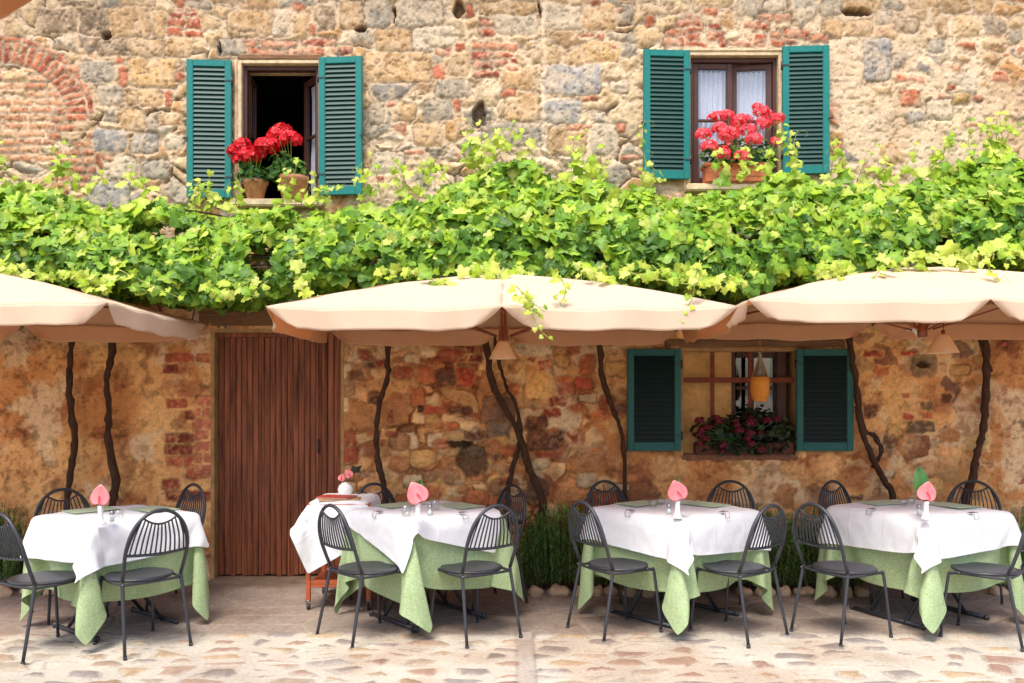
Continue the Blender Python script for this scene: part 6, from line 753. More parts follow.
    for i in range(46):    # rubble stones between table 2 and the trunks
        x = rr.uniform(398, 520); y = rr.uniform(438, 520); w = rr.uniform(12, 26); h = w*rr.uniform(.55, .85)
        put(D, x-w/2, y-h/2, x+w/2, y+h/2, np.array(rr.choice([GD, CR, OR, lin(196,150,92), lin(176,130,80), lin(188,120,60)]))*rr.uniform(.8, 1.05), .022, .95, .9)
    for i in range(60):
        x = rr.choice([rr.uniform(345, 640), rr.uniform(345, 640), rr.uniform(560, 1100)]); y = rr.uniform(350, 570); w = rr.uniform(6, 24); h = w*rr.uniform(.3, .8)
        put(D, x-w/2, y-h/2, x+w/2, y+h/2, np.array(rr.choice([OR, BRL[0], BRL[1], CR*.8, DB*1.4, GD*.8]))*rr.uniform(.8, 1.05), .014, .7, .6)
    for i in range(46):
        x = rr.uniform(100, 1150); y = rr.uniform(-30, 230); w = rr.uniform(5, 15); h = w*rr.uniform(.3, .7)
        put(D, x-w/2, y-h/2, x+w/2, y+h/2, np.array(rr.choice(BR+[TN, TN]))*rr.uniform(.85, 1.05), .010, .5, .5)
    # deep hollows where stones have fallen out
    def hollow(x0, y0, x1, y1, d=.07):
        cx, cy = (x0+x1)/2, (y0+y1)/2; a, b = (x1-x0)/2, (y1-y0)/2
        q = np.sqrt(((D['wpx']-cx)/a)**2+((D['wpy']-cy)/b)**2)+(D['det']-.5)*.7; m = 1-sst(.75, 1.05, q)
        D['H'] -= m*d; D['C'] = D['C']*(1-.8*m[:, None])+lin(84, 62, 44)[None]*.8*m[:, None]
    for (x0, s, y0, L) in ((340, 2.844, 0, [(318,0,352,55),(148,20,158,72),(44,72,78,95),(380,285,420,368),(565,0,573,50)]), (0, 2.844, 0, [(285,85,318,114),(615,120,624,160)]), (664, 2.844, 0, [(515,25,590,48)]),
                     (240, 3.414, 250, [(600,525,625,555),(700,650,790,680)]), (620, 3.94, 330, [(262,262,282,284)]), (744, 3.104, 230, [(538,410,575,430)])):
        for (a, b, c, d) in L: hollow(x0+a/s, y0+b/s, x0+c/s, y0+d/s)
    hollow(455, 440, 487, 478, .05)
    # straight vertical building joint in the upper wall
    m = np.exp(-((D['wpx']-541)/1.1)**2)*(D['py'] < 180); D['H'] -= m*.014
    m2 = np.exp(-((D['wpx']-543.5)/2.2)**2)*(D['py'] < 200)*.6; D['C'] = D['C']*(1-m2[:, None])+lin(228, 206, 180)[None]*m2[:, None]

GX = np.arange(-5.6, 5.6001, .010); GZ = np.arange(-.1, 5.6001, .010)
XX, ZZ = np.meshgrid(GX, GZ); nx = len(GX); nz = len(GZ)
D = wall_fields(XX.ravel(), ZZ.ravel()); features(D)
pit = sst(.60, .70, D['pits']); D['H'] -= pit*.010; D['C'] *= (1-.18*pit)[:, None]; pal_ = sst(.36, .28, D['pits']); D['C'] = D['C']*(1+.14*pal_)[:, None]
X = XX.ravel(); Z = ZZ.ravel(); H = D['H'].copy(); lw = D['low'][:, None]; C0 = D['C'].clip(.004, .9); C = (.345*(C0/.40)**1.18*.86+.14*.32*C0.mean(1)[:, None]/.38)*(1-lw)+(.50*(C0/.40)**1.12*.78+.24*C0.mean(1)[:, None])*lw
dmin = np.full(len(X), 9.)
for k, (x0, x1, z0, z1) in OP.items():
    d = np.hypot(np.maximum(np.maximum(x0-X, X-x1), 0), np.maximum(np.maximum(z0-Z, Z-z1), 0)); dmin = np.minimum(dmin, d)
H = H*sst(.0, .06, dmin)+.0
V = np.stack([X, WY-H, Z], 1)
# snap grid lines to opening edges
i = np.arange(nx-1)[None, :]; j = np.arange(nz-1)[:, None]; a = (j*nx+i).ravel()
Q = np.stack([a, a+1, a+nx+1, a+nx], 1)
cx = (X[Q[:, 0]]+X[Q[:, 1]])/2; cz = (Z[Q[:, 0]]+Z[Q[:, 3]])/2; keep = np.ones(len(Q), bool)
for k, (x0, x1, z0, z1) in OP.items(): keep &= ~((cx > x0) & (cx < x1) & (cz > z0) & (cz < z1))
Q = Q[keep]
M_wall = mat('stone_wall', (1, 1, 1), .95, noise=.18, nscale=70, bump=.4, bscale=110, attr='Col', spec=.15)
house = empty('stone_house', (0, WY, 0)); tag(house, 'old stone and ochre plaster house with a brown plank door and green shutters', 'house')
INV = Matrix.Translation((0, -WY, 0))
def hb(mb, name, m, parent=None, **k):
    """link a mesh given in world coordinates under the house"""
    o = mb.build(name, m, parent or house, **k); o.matrix_parent_inverse = Matrix.Identity(4)
    return o
V[:, 1] -= WY
npmesh('wall', V, Q, C, M_wall, house)
M_dark = mat('dark_room', (.012, .011, .012), .9, noise=.3)
M_plain = mat('plain_render', lin(200, 160, 105), .95, noise=.2, nscale=6, bump=.3, bscale=60, spec=.15)
M_roof = mat('roof_tile', lin(150, 80, 55), .9, noise=.3, nscale=20, bump=.5, bscale=20)
# ---- local coordinates: y = depth behind (+) or in front (-) of the wall face
b = MB(); b.box((-5.6, .5, -.1), (-5.4, 6, 5.6)).box((5.4, .5, -.1), (5.6, 6, 5.6)).box((-5.6, 6, -.1), (5.6, 6.2, 5.6)).box((-5.4, .5, 2.75), (5.4, 6, 2.9))
b.box((-5.6, .001, -.1), (-5.45, .5, 5.6)).box((5.45, .001, -.1), (5.6, .5, 5.6)); hb(b, 'back_wall', M_plain, smooth=False)
b = MB()
b.add([(-5.9, -.35, 5.60), (5.9, -.35, 5.60), (5.9, 3.1, 6.9), (-5.9, 3.1, 6.9), (-5.9, -.35, 5.68), (5.9, -.35, 5.68), (5.9, 3.1, 6.98), (-5.9, 3.1, 6.98)], [(0, 3, 2, 1), (4, 5, 6, 7), (0, 1, 5, 4), (1, 2, 6, 5), (3, 0, 4, 7), (2, 3, 7, 6)], False)
b.add([(-5.9, 6.5, 5.60), (5.9, 6.5, 5.60), (5.9, 3.1, 6.9), (-5.9, 3.1, 6.9), (-5.9, 6.5, 5.68), (5.9, 6.5, 5.68), (5.9, 3.1, 6.98), (-5.9, 3.1, 6.98)], [(0, 1, 2, 3), (4, 7, 6, 5), (0, 4, 5, 1), (1, 5, 6, 2), (3, 7, 4, 0)], False)
hb(b, 'roof', M_roof, smooth=False)
# solid reveals: the thickness of the wall seen in the openings (jambs, head, sill)
def reveal(op, depth, m, t=.12, bottom=True):
    x0, x1, z0, z1 = op; b = MB(); e = .004
    b.box((x0-t, e+.02, z0-t), (x0+.012, depth, z1+t)).box((x1-.012, e+.02, z0-t), (x1+t, depth, z1+t)).box((x0+.012, e+.02, z1-.012), (x1-.012, depth, z1+t))
    if bottom: b.box((x0+.012, e+.02, z0-t), (x1-.012, depth, z0+.012))
    # thin lips closing the ragged grid edge
    b.box((x0-.02, -.004, z0-.0), (x0+.012, .03, z1+.02), .004).box((x1-.012, -.004, z0), (x1+.02, .03, z1+.02), .004).box((x0-.02, -.0045, z1-.012), (x1+.02, .0305, z1+.02), .004)
    return b
M_rev = mat('stone_reveal', lin(206, 184, 148), .9, noise=.3, nscale=14, bump=.6, bscale=50, spec=.2)
M_revl = mat('ochre_reveal', lin(168, 132, 88), .9, noise=.35, nscale=9, bump=.6, bscale=50, spec=.2)
def room(op, depth):
    x0, x1, z0, z1 = op; b = MB(); g = .35
    y0 = depth+.0; y1 = 2.6
    b.box((x0-g-.05, y0, z0-g), (x0-g, y1, z1+g)).box((x1+g, y0, z0-g), (x1+g+.05, y1, z1+g)).box((x0-g, y1, z0-g), (x1+g, y1+.05, z1+g)).box((x0-g, y0, z1+g), (x1+g, y1, z1+g+.05)).box((x0-g, y0, z0-g-.05), (x1+g, y1, z0-g))
    b.box((x0-g, y0, z0-g), (x0, y0+.02, z1+g)).box((x1, y0, z0-g), (x1+g, y0+.02, z1+g)).box((x0, y0, z1), (x1, y0+.02, z1+g)).box((x0, y0, z0-g), (x1, y0+.02, z0))
    return b
# ---------------------------------------------------------------- wood etc
M_door = mat('door_wood', lin(132, 76, 50), .6, noise=.75, nscale=2.6, bump=.5, bscale=18, stretch=(14, 14, .8), spec=.3)
M_wood = mat('dark_window_wood', lin(74, 42, 32), .55, noise=.3, nscale=12, stretch=(4, 4, .8), bump=.3)
M_lint = mat('lintel_wood', lin(122, 88, 56), .85, noise=.35, nscale=9, stretch=(.6, 4, 4), bump=.8, bscale=20)
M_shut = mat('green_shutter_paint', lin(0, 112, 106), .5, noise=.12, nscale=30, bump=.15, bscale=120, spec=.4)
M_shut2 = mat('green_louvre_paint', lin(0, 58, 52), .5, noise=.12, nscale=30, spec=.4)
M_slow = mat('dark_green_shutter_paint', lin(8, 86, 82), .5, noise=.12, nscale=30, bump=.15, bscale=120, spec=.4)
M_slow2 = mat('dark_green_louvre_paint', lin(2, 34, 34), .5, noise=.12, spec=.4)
M_iron = mat('rusty_iron', lin(120, 58, 38), .8, noise=.35, nscale=40, bump=.5)
M_blk = mat('black_iron', (.02, .02, .022), .5, noise=.1)
# door ------------------------------------------------------------
x0, x1, z0, z1 = OP['door']
hb(reveal(OP['door'], .34, M_revl, bottom=False), 'reveal', M_revl)
dr = empty('door'); dr.parent = house
b = MB(); npl = 19; rr = random.Random(3); xs = [x0+.02+(x1-x0-.16)*k/npl for k in range(npl+1)]
for k in range(npl):
    t = rr.uniform(0, .008); zt = z1-.05; 
    b.box((xs[k]+.0022, .085-t, .035+rr.uniform(0, .02)), (xs[k+1]-.0022, .12, zt), .005)
    if k % 5 == 2: b.tube([((xs[k]+xs[k+1])/2, .083-t, .06), ((xs[k]+xs[k+1])/2, .083-t, zt-.02)], .0035, 6)
b.box((x0+.02, .115, .05), (x1-.14, .13, z1-.06)); b.build('plank_panel', M_door, dr)
b = MB(); b.box((x1-.13, .045, 0.0), (x1-.075, .12, z1-.03), .008); b.box((x1-.068, .03, 0.0), (x1-.014, .12, z1-.03), .008); b.box((x0-.0+.013, .05, z1-.05), (x1-.013, .15, z1-.013), .004); b.build('door_frame', M_door, dr)
b = MB(); b.tube([(x1-.21, .06, 1.08), (x1-.21, .06, 1.2)], .008); b.build('handle', M_blk, dr)
b = MB(); b.box((x0, .13, 0), (x1, 1.2, 2.2)); hb(b, 'hallway', M_dark, smooth=False)
b = MB(); b.box((x0-.02, -.10, -.02), (x1+.02, .34, .035), .012); hb(b, 'threshold', mat('worn_stone_step', lin(132, 112, 92), .9, noise=.25, nscale=12, bump=.6, bscale=40))
b = MB(); b.box((x0-.13, -.018, z1+.022), (x1+.14, .05, z1+.24), .02); hb(b, 'lintel', M_lint)
b = MB(); b.box((wx(188), -.13, wz(304)), (x1+.25, .02, wz(298)), .008); hb(b, 'ledge', mat('white_marble_ledge', lin(214, 208, 200), .6, noise=.1, bump=.3))
b = MB(); b.box((wx(262), -.012, wz(296)), (wx(372), .02, wz(268)), .01); hb(b, 'pink_panel', mat('pink_plaster', lin(206, 140, 104), .9, noise=.25, nscale=20, bump=.5))
# shutters ---------------------------------------------------------
def shutter(px0, py0, px1, py1, mf, ml, n, ang, side, label=None, rail=None):
    ys = 7.495; X0, X1, Z0, Z1 = (px0-512)*ys/F, (px1-512)*ys/F, EYE+(HOR-py1)*ys/F, EYE+(HOR-py0)*ys/F
    w = X1-X0; h = Z1-Z0; hx = X1 if side < 0 else X0     # hinge side next to the window
    root = MB(); t = .038; e = .055; s = side
    def bb(m, a, b_, y0, y1, za, zb, bev=.004):
        m.box((min(a*s, b_*s), y0, za), (max(a*s, b_*s), y1, zb), bev)
    bb(root, 0, e, -t, 0, 0, h); bb(root, w-e, w, -t, 0, 0, h); bb(root, e-.001, w-e+.001, -t+.002, -.002, 0, e*1.3); bb(root, e-.001, w-e+.001, -t+.002, -.002, h-e, h)
    if rail: bb(root, e-.001, w-e+.001, -t+.002, -.002, h*rail, h*rail+.05)
    o = hb(root, 'shutter', mf, loc=(hx, -.028, Z0)); o.rotation_euler.z = ang*-side
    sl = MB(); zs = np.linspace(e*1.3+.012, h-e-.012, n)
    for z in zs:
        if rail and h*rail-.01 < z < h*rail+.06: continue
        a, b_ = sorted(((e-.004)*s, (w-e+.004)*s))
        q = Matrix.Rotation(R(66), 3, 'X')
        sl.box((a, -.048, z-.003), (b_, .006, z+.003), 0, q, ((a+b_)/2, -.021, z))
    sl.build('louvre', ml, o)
    for z in (h*.15, h*.85): hg = MB(); hg.tube([(-.004*s, -.03, z-.035), (-.004*s, -.03, z+.035)], .011, 8); hg.box((min(0, .05*s), -t-.004, z-.006), (max(0, .05*s), -t+.001, z+.006)); hg.build('hinge', M_blk, o)
    ct = MB(); ct.box((min((w-.012)*s, (w+.025)*s), -t-.012, h*.42), (max((w-.012)*s, (w+.025)*s), -t-.004, h*.42+.016), .002); ct.build('catch', M_blk, o)
    if label: o['label'] = label
    return o
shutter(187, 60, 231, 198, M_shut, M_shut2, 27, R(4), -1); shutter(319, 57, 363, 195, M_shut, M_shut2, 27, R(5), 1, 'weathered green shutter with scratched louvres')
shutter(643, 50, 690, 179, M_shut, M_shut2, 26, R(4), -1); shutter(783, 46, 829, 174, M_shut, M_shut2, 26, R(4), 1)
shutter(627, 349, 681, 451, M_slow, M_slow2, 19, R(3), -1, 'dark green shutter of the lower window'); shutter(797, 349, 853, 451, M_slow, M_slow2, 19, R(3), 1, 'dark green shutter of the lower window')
# windows ----------------------------------------------------------
M_cur = mat('lace_curtain', lin(240, 238, 250), .9, trans=.25, noise=.14, nscale=60)
M_glass = mat('window_glass', (.9, .92, .95), .03, noise=0, glass=1.)
def leaf(par, name, hinge, w, h, ang, side, curtain=True):
    """one casement leaf with its bars, panes and curtain; local x runs away from the hinge"""
    s = side; o = empty(name); o.parent = par; o.location = hinge; o.rotation_euler.z = ang
    f = MB(); e = .045
    def bb(m, a, b_, y0, y1, za, zb, bev=.004): m.box((min(a*s, b_*s), y0, za), (max(a*s, b_*s), y1, zb), bev)
    bb(f, 0, e, 0, .04, 0, h); bb(f, w-e, w, 0, .04, 0, h); bb(f, e, w-e, .002, .038, 0, e*1.2); bb(f, e, w-e, .002, .038, h-e, h); bb(f, e, w-e, .006, .034, h*.52, h*.52+.022)
    f.build('window_frame', M_wood, o)
    g = MB(); bb(g, e-.002, w-e+.002, .018, .022, e, h-e, 0); g.build('pane', M_glass, o)
    if curtain:
        c = MB(); n = 40; vs = []; fs = []
        for jz in range(9):
            for k in range(n+1):
                u = k/n; x = (e+(w-2*e)*u); zz = .02+(h-.07)*jz/8; y = .058+.014*math.sin(u*math.pi*11+.6*math.sin(jz*.8))+.005*math.sin(u*37); vs.append((x*s, y, zz))
        for jz in range(8):
            for k in range(n): a_ = jz*(n+1)+k; fs.append((a_, a_+1, a_+n+2, a_+n+1))
        c.add(vs, fs); c.build('curtain', M_cur, o)
    return o
for key in ('w1', 'w2'):
    x0, x1, z0, z1 = OP[key]
    hb(reveal(OP[key], .30, M_rev), 'reveal', M_rev); hb(room(OP[key], .30), 'room', M_dark, smooth=False)
    win = empty('window'); win.parent = house
    fr = MB(); fr.box((x0+.013, .05, z0+.013), (x0+.045, .12, z1-.013), .003).box((x1-.045, .05, z0+.013), (x1-.013, .12, z1-.013), .003).box((x0+.045, .052, z1-.05), (x1-.045, .118, z1-.013), .003).box((x0+.045, .052, z0+.013), (x1-.045, .118, z0+.05), .003)
    fr.build('outer_frame', M_wood, win)
    w = (x1-x0-.1)/2; h = z1-z0-.105
    if key == 'w1':
        leaf(win, 'casement', (x0+.05, .12, z0+.05), w, h, R(94), 1, True); leaf(win, 'casement', (x1-.05, .12, z0+.05), w, h, R(-54), -1, True)
    else:
        leaf(win, 'casement', (x0+.05, .07, z0+.05), w, h, R(1), 1); leaf(win, 'casement', (x1-.05, .07, z0+.05), w, h, R(-9), -1)
    s = MB(); s.box((x0-.04, -.12, z0-.045), (x1+.04, .05, z0+.014), .01); hb(s, 'sill', M_rev)
b = MB(); x0, x1, z0, z1 = OP['w1']; b.box((x0-.02, -.012, z1+.021), (x1+.03, .02, z1+.055), .004); hb(b, 'lintel', M_lint)
b = MB(); b.box((x0-.045, -.012, z0), (x0-.021, .012, z1+.02), .006); hb(b, 'jamb', M_rev)
b = MB(); x0, x1, z0, z1 = OP['w2']; b.box((x0-.05, -.012, z0-.02), (x0-.021, .012, z1+.02), .006).box((x1+.021, -.012, z0), (x1+.05, .012, z1+.02), .006).box((x0-.05, -.014, z1+.021), (x1+.05, .012, z1+.05), .006); hb(b, 'jamb', M_rev)
# lower window: a shallow niche, plastered on the left, glazed on the right, old iron bars in front
x0, x1, z0, z1 = OP['w3']
hb(reveal(OP['w3'], .30, M_revl), 'reveal', M_revl)
b = MB(); n = 40
M_nic = mat('niche_plaster', lin(208, 164, 104), .95, noise=.35, nscale=7, bump=.6, bscale=30, spec=.15)
b.box((x0, .15, z0), (wx(736), .30, z1), .01); hb(b, 'niche_panel', M_nic)
b = MB(); b.box((wx(736), .16, z0), (wx(740), .30, z1)); hb(b, 'jamb', M_wood)
w3 = empty('window'); w3.parent = house
f = MB(); f.box((wx(781), .10, z0), (wx(790), .20, z1), .004).box((wx(741), .15, z1-.06), (wx(781), .20, z1), .003).box((wx(756), .16, z0), (wx(759), .19, z1-.06), .002).box((wx(741), .162, 1.62), (wx(781), .188, 1.65), .002); f.build('window_frame', M_wood, w3)
g = MB(); g.box((wx(741), .172, z0), (wx(781), .178, z1-.06)); g.build('pane', M_glass, w3)
g = MB(); g.box((wx(762), .30, 1.55), (wx(780), .32, z1)); g.build('curtain', M_cur, w3)
hb(room((wx(741), wx(790), z0, z1), .30), 'room', M_dark, smooth=False)
gr = MB(); zb = wz(380)
gr.box((x0+.012, .035, zb-.022), (x1-.012, .055, zb+.022), .004)
for p in (714, 752): gr.box((wx(p)-.017, .055, z0+.012), (wx(p)+.017, .072, z1-.012), .004)
hb(gr, 'grille', M_iron)
b = MB(); b.box((x0-.15, -.02, z1+.021), (x1+.4, .04, z1+.09), .012); hb(b, 'lintel', M_lint)
b = MB(); b.box((x0-.01, -.008, z0-.04), (x1+.01, .14, z0+.013), .008); hb(b, 'sill', mat('brick_sill', lin(128, 84, 60), .9, noise=.4, nscale=20, bump=.6))
# ================================================================= GROUND
def pave():
    gx = np.arange(-6.5, 6.501, .0125); gy = np.arange(4.3, WY+.12, .0125)
    XX, YY = np.meshgrid(gx, gy); X = XX.ravel(); Y = YY.ravel(); n = len(X)
    xw = X+.03*(fbm(X, Y, 5, 201)-.5)*2; yw = Y+.03*(fbm(X, Y, 5, 211)-.5)*2
    # river cobbles set in pale mortar (front), rough flags (back)
    S = seeds_courses(-7, 7, 4, 6.3, (.13, .2), (.17, .34), 21, .2); ia, ea = voronoi(xw, yw, S, 1.5)
    S2 = seeds_courses(-7, 7, 4, 8.2, (.34, .6), (.4, .9), 22, .1); ib, eb = voronoi(X+.012*(fbm(X, Y, 9, 221)-.5), Y+.012*(fbm(X, Y, 9, 223)-.5), S2, 1.2)
    q = np.random.default_rng(8).random((max(len(S), len(S2)), 4))
    pal = np.array([lin(172, 146, 126), lin(156, 146, 142), lin(180, 156, 124), lin(166, 134, 116), lin(146, 136, 130), lin(186, 170, 150)])
    mort = lin(208, 199, 184)[None]*(.84+.32*fbm(X, Y, 3, 231))[:, None]
    ga = .030+.026*(q[ia, 0]-.3)+.02*(fbm(X, Y, 10, 235)-.5); ma = sst(ga, ga+.016, ea)*(q[ia, 1] > .08)
    ca = pal[(q[ia, 2]*5.99).astype(int)]*(.8+.4*fbm(X, Y, 18, 241))[:, None]*(.86+.22*q[ia, 3:4]); ca = ca*.86+mort*.14
    cA = mort*(1-ma[:, None])+ca*ma[:, None]; hA = ma*np.minimum(1, np.maximum(ea-ga, 0)/.04)**.6*.014
    base = lin(166, 151, 139)[None]*(.78+.44*fbm(X, Y, 2.3, 251, 5))[:, None]*(.88+.24*q[ib, 2:3])
    fine = fbm(X, Y, 30, 255, 3); base = base*(.8+.4*fine)[:, None]
    jm = (1-sst(.004, .014, eb)); jc = lin(186, 172, 152)
    cB = base*(1-.55*jm[:, None])+jc[None]*.55*jm[:, None]; hB = .006-.006*jm+(fine-.5)*.005
    t = sst(-.05, .05, Y-5.93-.05*(fbm(X, Y, 3, 261)-.5)*2)
    # straight stone channel running towards the camera
    ch = np.exp(-((X-.085)/.05)**8)*(Y < 5.98); cc = lin(190, 180, 168)[None]*(.85+.3*fbm(X, Y, 8, 265))[:, None]
    ed = np.exp(-((abs(X-.085)-.055)/.008)**2)*(Y < 5.98)
    C = cA*(1-t[:, None])+cB*t[:, None]; C = C*(1-ch[:, None])+cc*ch[:, None]; C = C*(1-.3*ed[:, None])
    H = hA*(1-t)+hB*t; H = H*(1-ch)+.004*ch-.004*ed+(fbm(X, Y, 1.3, 271, 3)-.5)*.012
    dirt = sst(.5, .72, fbm(X, Y, 2.0, 281, 4))*.22; C = C*(1-dirt[:, None]*np.array([.6, .9, 1.1])[None])
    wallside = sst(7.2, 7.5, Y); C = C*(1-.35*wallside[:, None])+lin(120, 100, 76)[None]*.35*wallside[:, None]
    C = .30*(C/.40)**1.1; cvv = np.exp(-((ea-ga*.9)/.006)**2)*(1-t)*sst(.4, .6, fbm(X, Y, 4, 291, 3)); C = C*(1-.35*cvv[:, None]); H -= .003*cvv
    nx = len(gx); ny = len(gy); i = np.arange(nx-1)[None]; j = np.arange(ny-1)[:, None]; a = (j*nx+i).ravel()
    o = npmesh('pavement', np.stack([X, Y, H], 1), np.stack([a, a+1, a+nx+1, a+nx], 1), C, mat('stone_paving', (1, 1, 1), .85, noise=.2, nscale=45, bump=.5, bscale=150, attr='Col', spec=.25))
    tag(o, kind='structure')
pave()
m = mat('piazza_ground', lin(164, 148, 128), .9, noise=.25, nscale=3, bump=.6, bscale=9)
b = MB(); b.add([(-300, -300, -.02), (300, -300, -.02), (300, 300, -.02), (-300, 300, -.02)], [(0, 1, 2, 3)], False); tag(b.build('ground', m), kind='structure')
# ---- edging stones and rosemary at the foot of the wall
M_peb = mat('edging_rock', lin(176, 150, 124), .9, noise=.3, nscale=18, bump=.7, bscale=40)
rr = random.Random(31); segs = [(-2.9, -4.3, 0), (.12, .68, 1), (.7, 1.02, 1), (1.75, 2.75, 1), (3.75, 4.3, 1)]
k = 0
for (a, b_, _) in segs:
    a, b_ = min(a, b_), max(a, b_); x = a
    while x < b_:
        w = rr.uniform(.10, .2); m_ = MB(); m_.ell((0, 0, 0), (w/2*.95, rr.uniform(.05, .07), rr.uniform(.04, .06)), 14, 9)
        vs = []
        for v in m_.v:
            n_ = 1+.22*math.sin(v[0]*60+k)+.18*math.sin(v[2]*90+k*2)+.12*math.cos(v[1]*80+k); vs.append((v[0]*(.9+.1*n_), v[1]*n_, v[2]*n_))
        m_.v = vs; o = m_.build('edging_stone', M_peb, None, loc=(x+w/2, 7.05+rr.uniform(-.03, .03), .028)); o.rotation_euler.z = rr.uniform(-.2, .2)
        tag(o, 'small rough stone in the row edging the planting strip below the house wall', 'stone', 'edging stones at the foot of the wall'); x += w+.012; k += 1
M_ros = mat('rosemary_leaf', (1, 1, 1), .6, noise=.15, attr='Col', trans=.15)
M_stem = mat('woody_stem', lin(92, 70, 50), .9, noise=.3)
def rosemary(x, y, w, d, h, n, label, seed):
    r = np.random.default_rng(seed); root = empty('rosemary_bush', (x, y, 0)); tag(root, label, 'bush', 'rosemary bushes below the wall')
    V = []; Cc = []; st = MB(); Fc = []
    for s in range(n):
        u, v = r.uniform(-1, 1, 2); bx = u*w*.5; by = v*d*.5
        hh = h*(1-.45*abs(u)**2.5)*r.uniform(.6, 1.08); lean = np.array([u*.12+r.normal()*.07, v*.06-.04+r.normal()*.05, 1.0]); lean /= np.linalg.norm(lean)
        p0 = np.array([bx*.85, by*.85, .02]); L = hh
        if s % 6 == 0: st.tube([tuple(p0), tuple(p0+lean*L*.9)], [.004, .0015], 4)
        m = int(60*L/.5); c0 = lin(84, 118, 56) if r.random() < .6 else lin(118, 148, 78)
        for i in range(m):
            t = (i+r.random())/m; p = p0+lean*L*(.12+.88*t); a = r.uniform(0, 2*math.pi)
            dr = np.array([math.cos(a)*.75, math.sin(a)*.75, .75]); ln = r.uniform(.018, .032); sd = np.array([-math.sin(a), math.cos(a), 0])*.0042
            k = len(V); e = p+dr*ln; V += [p-sd, p+sd, e+sd*.4, e-sd*.4]; Fc.append((k, k+1, k+2, k+3)); cc = c0*r.uniform(.5, 1.5)*(.8+.4*t); Cc += [cc]*4
    npmesh('foliage', np.array(V), np.array(Fc), np.array(Cc), M_ros, root, False); st.build('stem', M_stem, root)
rosemary(.42, 7.26, .8, .34, .64, 420, 'dark green rosemary bush behind the chairs between the second and third tables', 1)
rosemary(2.02, 7.26, .7, .34, .62, 360, 'rosemary bush under the lower window behind the right side of the third table', 2)
rosemary(2.52, 7.26, .6, .34, .62, 300, 'rosemary bush touching the left side of the fourth table', 3)
rosemary(4.15, 7.26, .5, .3, .60, 180, 'rosemary bush at the right edge of the photo behind the last chair', 4)
rosemary(-4.25, 7.26, .66, .34, .64, 360, 'rosemary bush at the left edge of the photo behind the first table', 5)
rosemary(1.2, 7.3, .5, .22, .40, 120, 'low rosemary bush against the wall directly behind the third table', 6)
# ================================================================= TABLES, CHAIRS
def unpack(k):
    n, d = CL[k]; return n, np.cumsum(np.array(d, dtype=float).T, axis=0)/1000
def damask(name, col, col2, rough, trans):
    m = mat(name, col, rough, trans=trans, noise=.05, nscale=40)
    nt = m.node_tree; N = nt.nodes; L = nt.links
    uv = N.new('ShaderNodeUVMap'); 
    v = N.new('ShaderNodeTexNoise'); v.inputs['Scale'].default_value = 26; v.inputs['Detail'].default_value = 2; v.inputs['Distortion'].default_value = 1.6
    w = N.new('ShaderNodeTexWave'); w.inputs['Scale'].default_value = 11; w.inputs['Distortion'].default_value = 26; w.wave_type = 'RINGS'; w.inputs['Detail'].default_value = 2; w.inputs['Detail Scale'].default_value = 3
    L.new(uv.outputs[0], v.inputs['Vector']); L.new(uv.outputs[0], w.inputs['Vector'])
    ad = N.new('ShaderNodeMath'); ad.operation = 'MULTIPLY'; L.new(v.outputs[0], ad.inputs[0]); L.new(w.outputs['Fac'], ad.inputs[1])
    cr = N.new('ShaderNodeValToRGB'); cr.color_ramp.elements[0].position = .24; cr.color_ramp.elements[1].position = .30; cr.color_ramp.elements[0].color = (*col2, 1); cr.color_ramp.elements[1].color = (*col, 1)
    L.new(ad.outputs[0], cr.inputs[0])
    for n in N:
        if n.type == 'VECT_MATH': L.new(cr.outputs[0], n.inputs[0])
    return m
M_green = damask('green_damask', lin(184, 202, 158), lin(158, 182, 128), .8, .15)
M_white = mat('white_linen', lin(245, 246, 248), .85, trans=.16, noise=.03, nscale=30, bump=.12, bscale=300)
def creases(m):
    nt = m.node_tree; N = nt.nodes; L = nt.links; uv = N.new('ShaderNodeUVMap'); sp = N.new('ShaderNodeSeparateXYZ'); L.new(uv.outputs[0], sp.inputs[0]); hs = []
    for ax in (0, 1):
        a = N.new('ShaderNodeMath'); a.operation = 'PINGPONG'; a.inputs[1].default_value = .2125; L.new(sp.outputs[ax], a.inputs[0])
        b = N.new('ShaderNodeMapRange'); b.interpolation_type = 'SMOOTHSTEP'; b.inputs['From Min'].default_value = .0; b.inputs['From Max'].default_value = .022; L.new(a.outputs[0], b.inputs['Value']); hs.append(b)
    ad = N.new('ShaderNodeMath'); L.new(hs[0].outputs[0], ad.inputs[0]); L.new(hs[1].outputs[0], ad.inputs[1])
    bu = N.new('ShaderNodeBump'); bu.invert = True; bu.inputs['Distance'].default_value = .003; bu.inputs['Strength'].default_value = .45; L.new(ad.outputs[0], bu.inputs['Height'])
    bs = [n for n in N if n.type == 'BSDF_PRINCIPLED'][0]; old = [n for n in N if n.type == 'BUMP' and n != bu]
    if old: L.new(old[0].outputs[0], bu.inputs['Normal'])
    L.new(bu.outputs[0], bs.inputs['Normal'])
creases(M_white); creases(M_green)
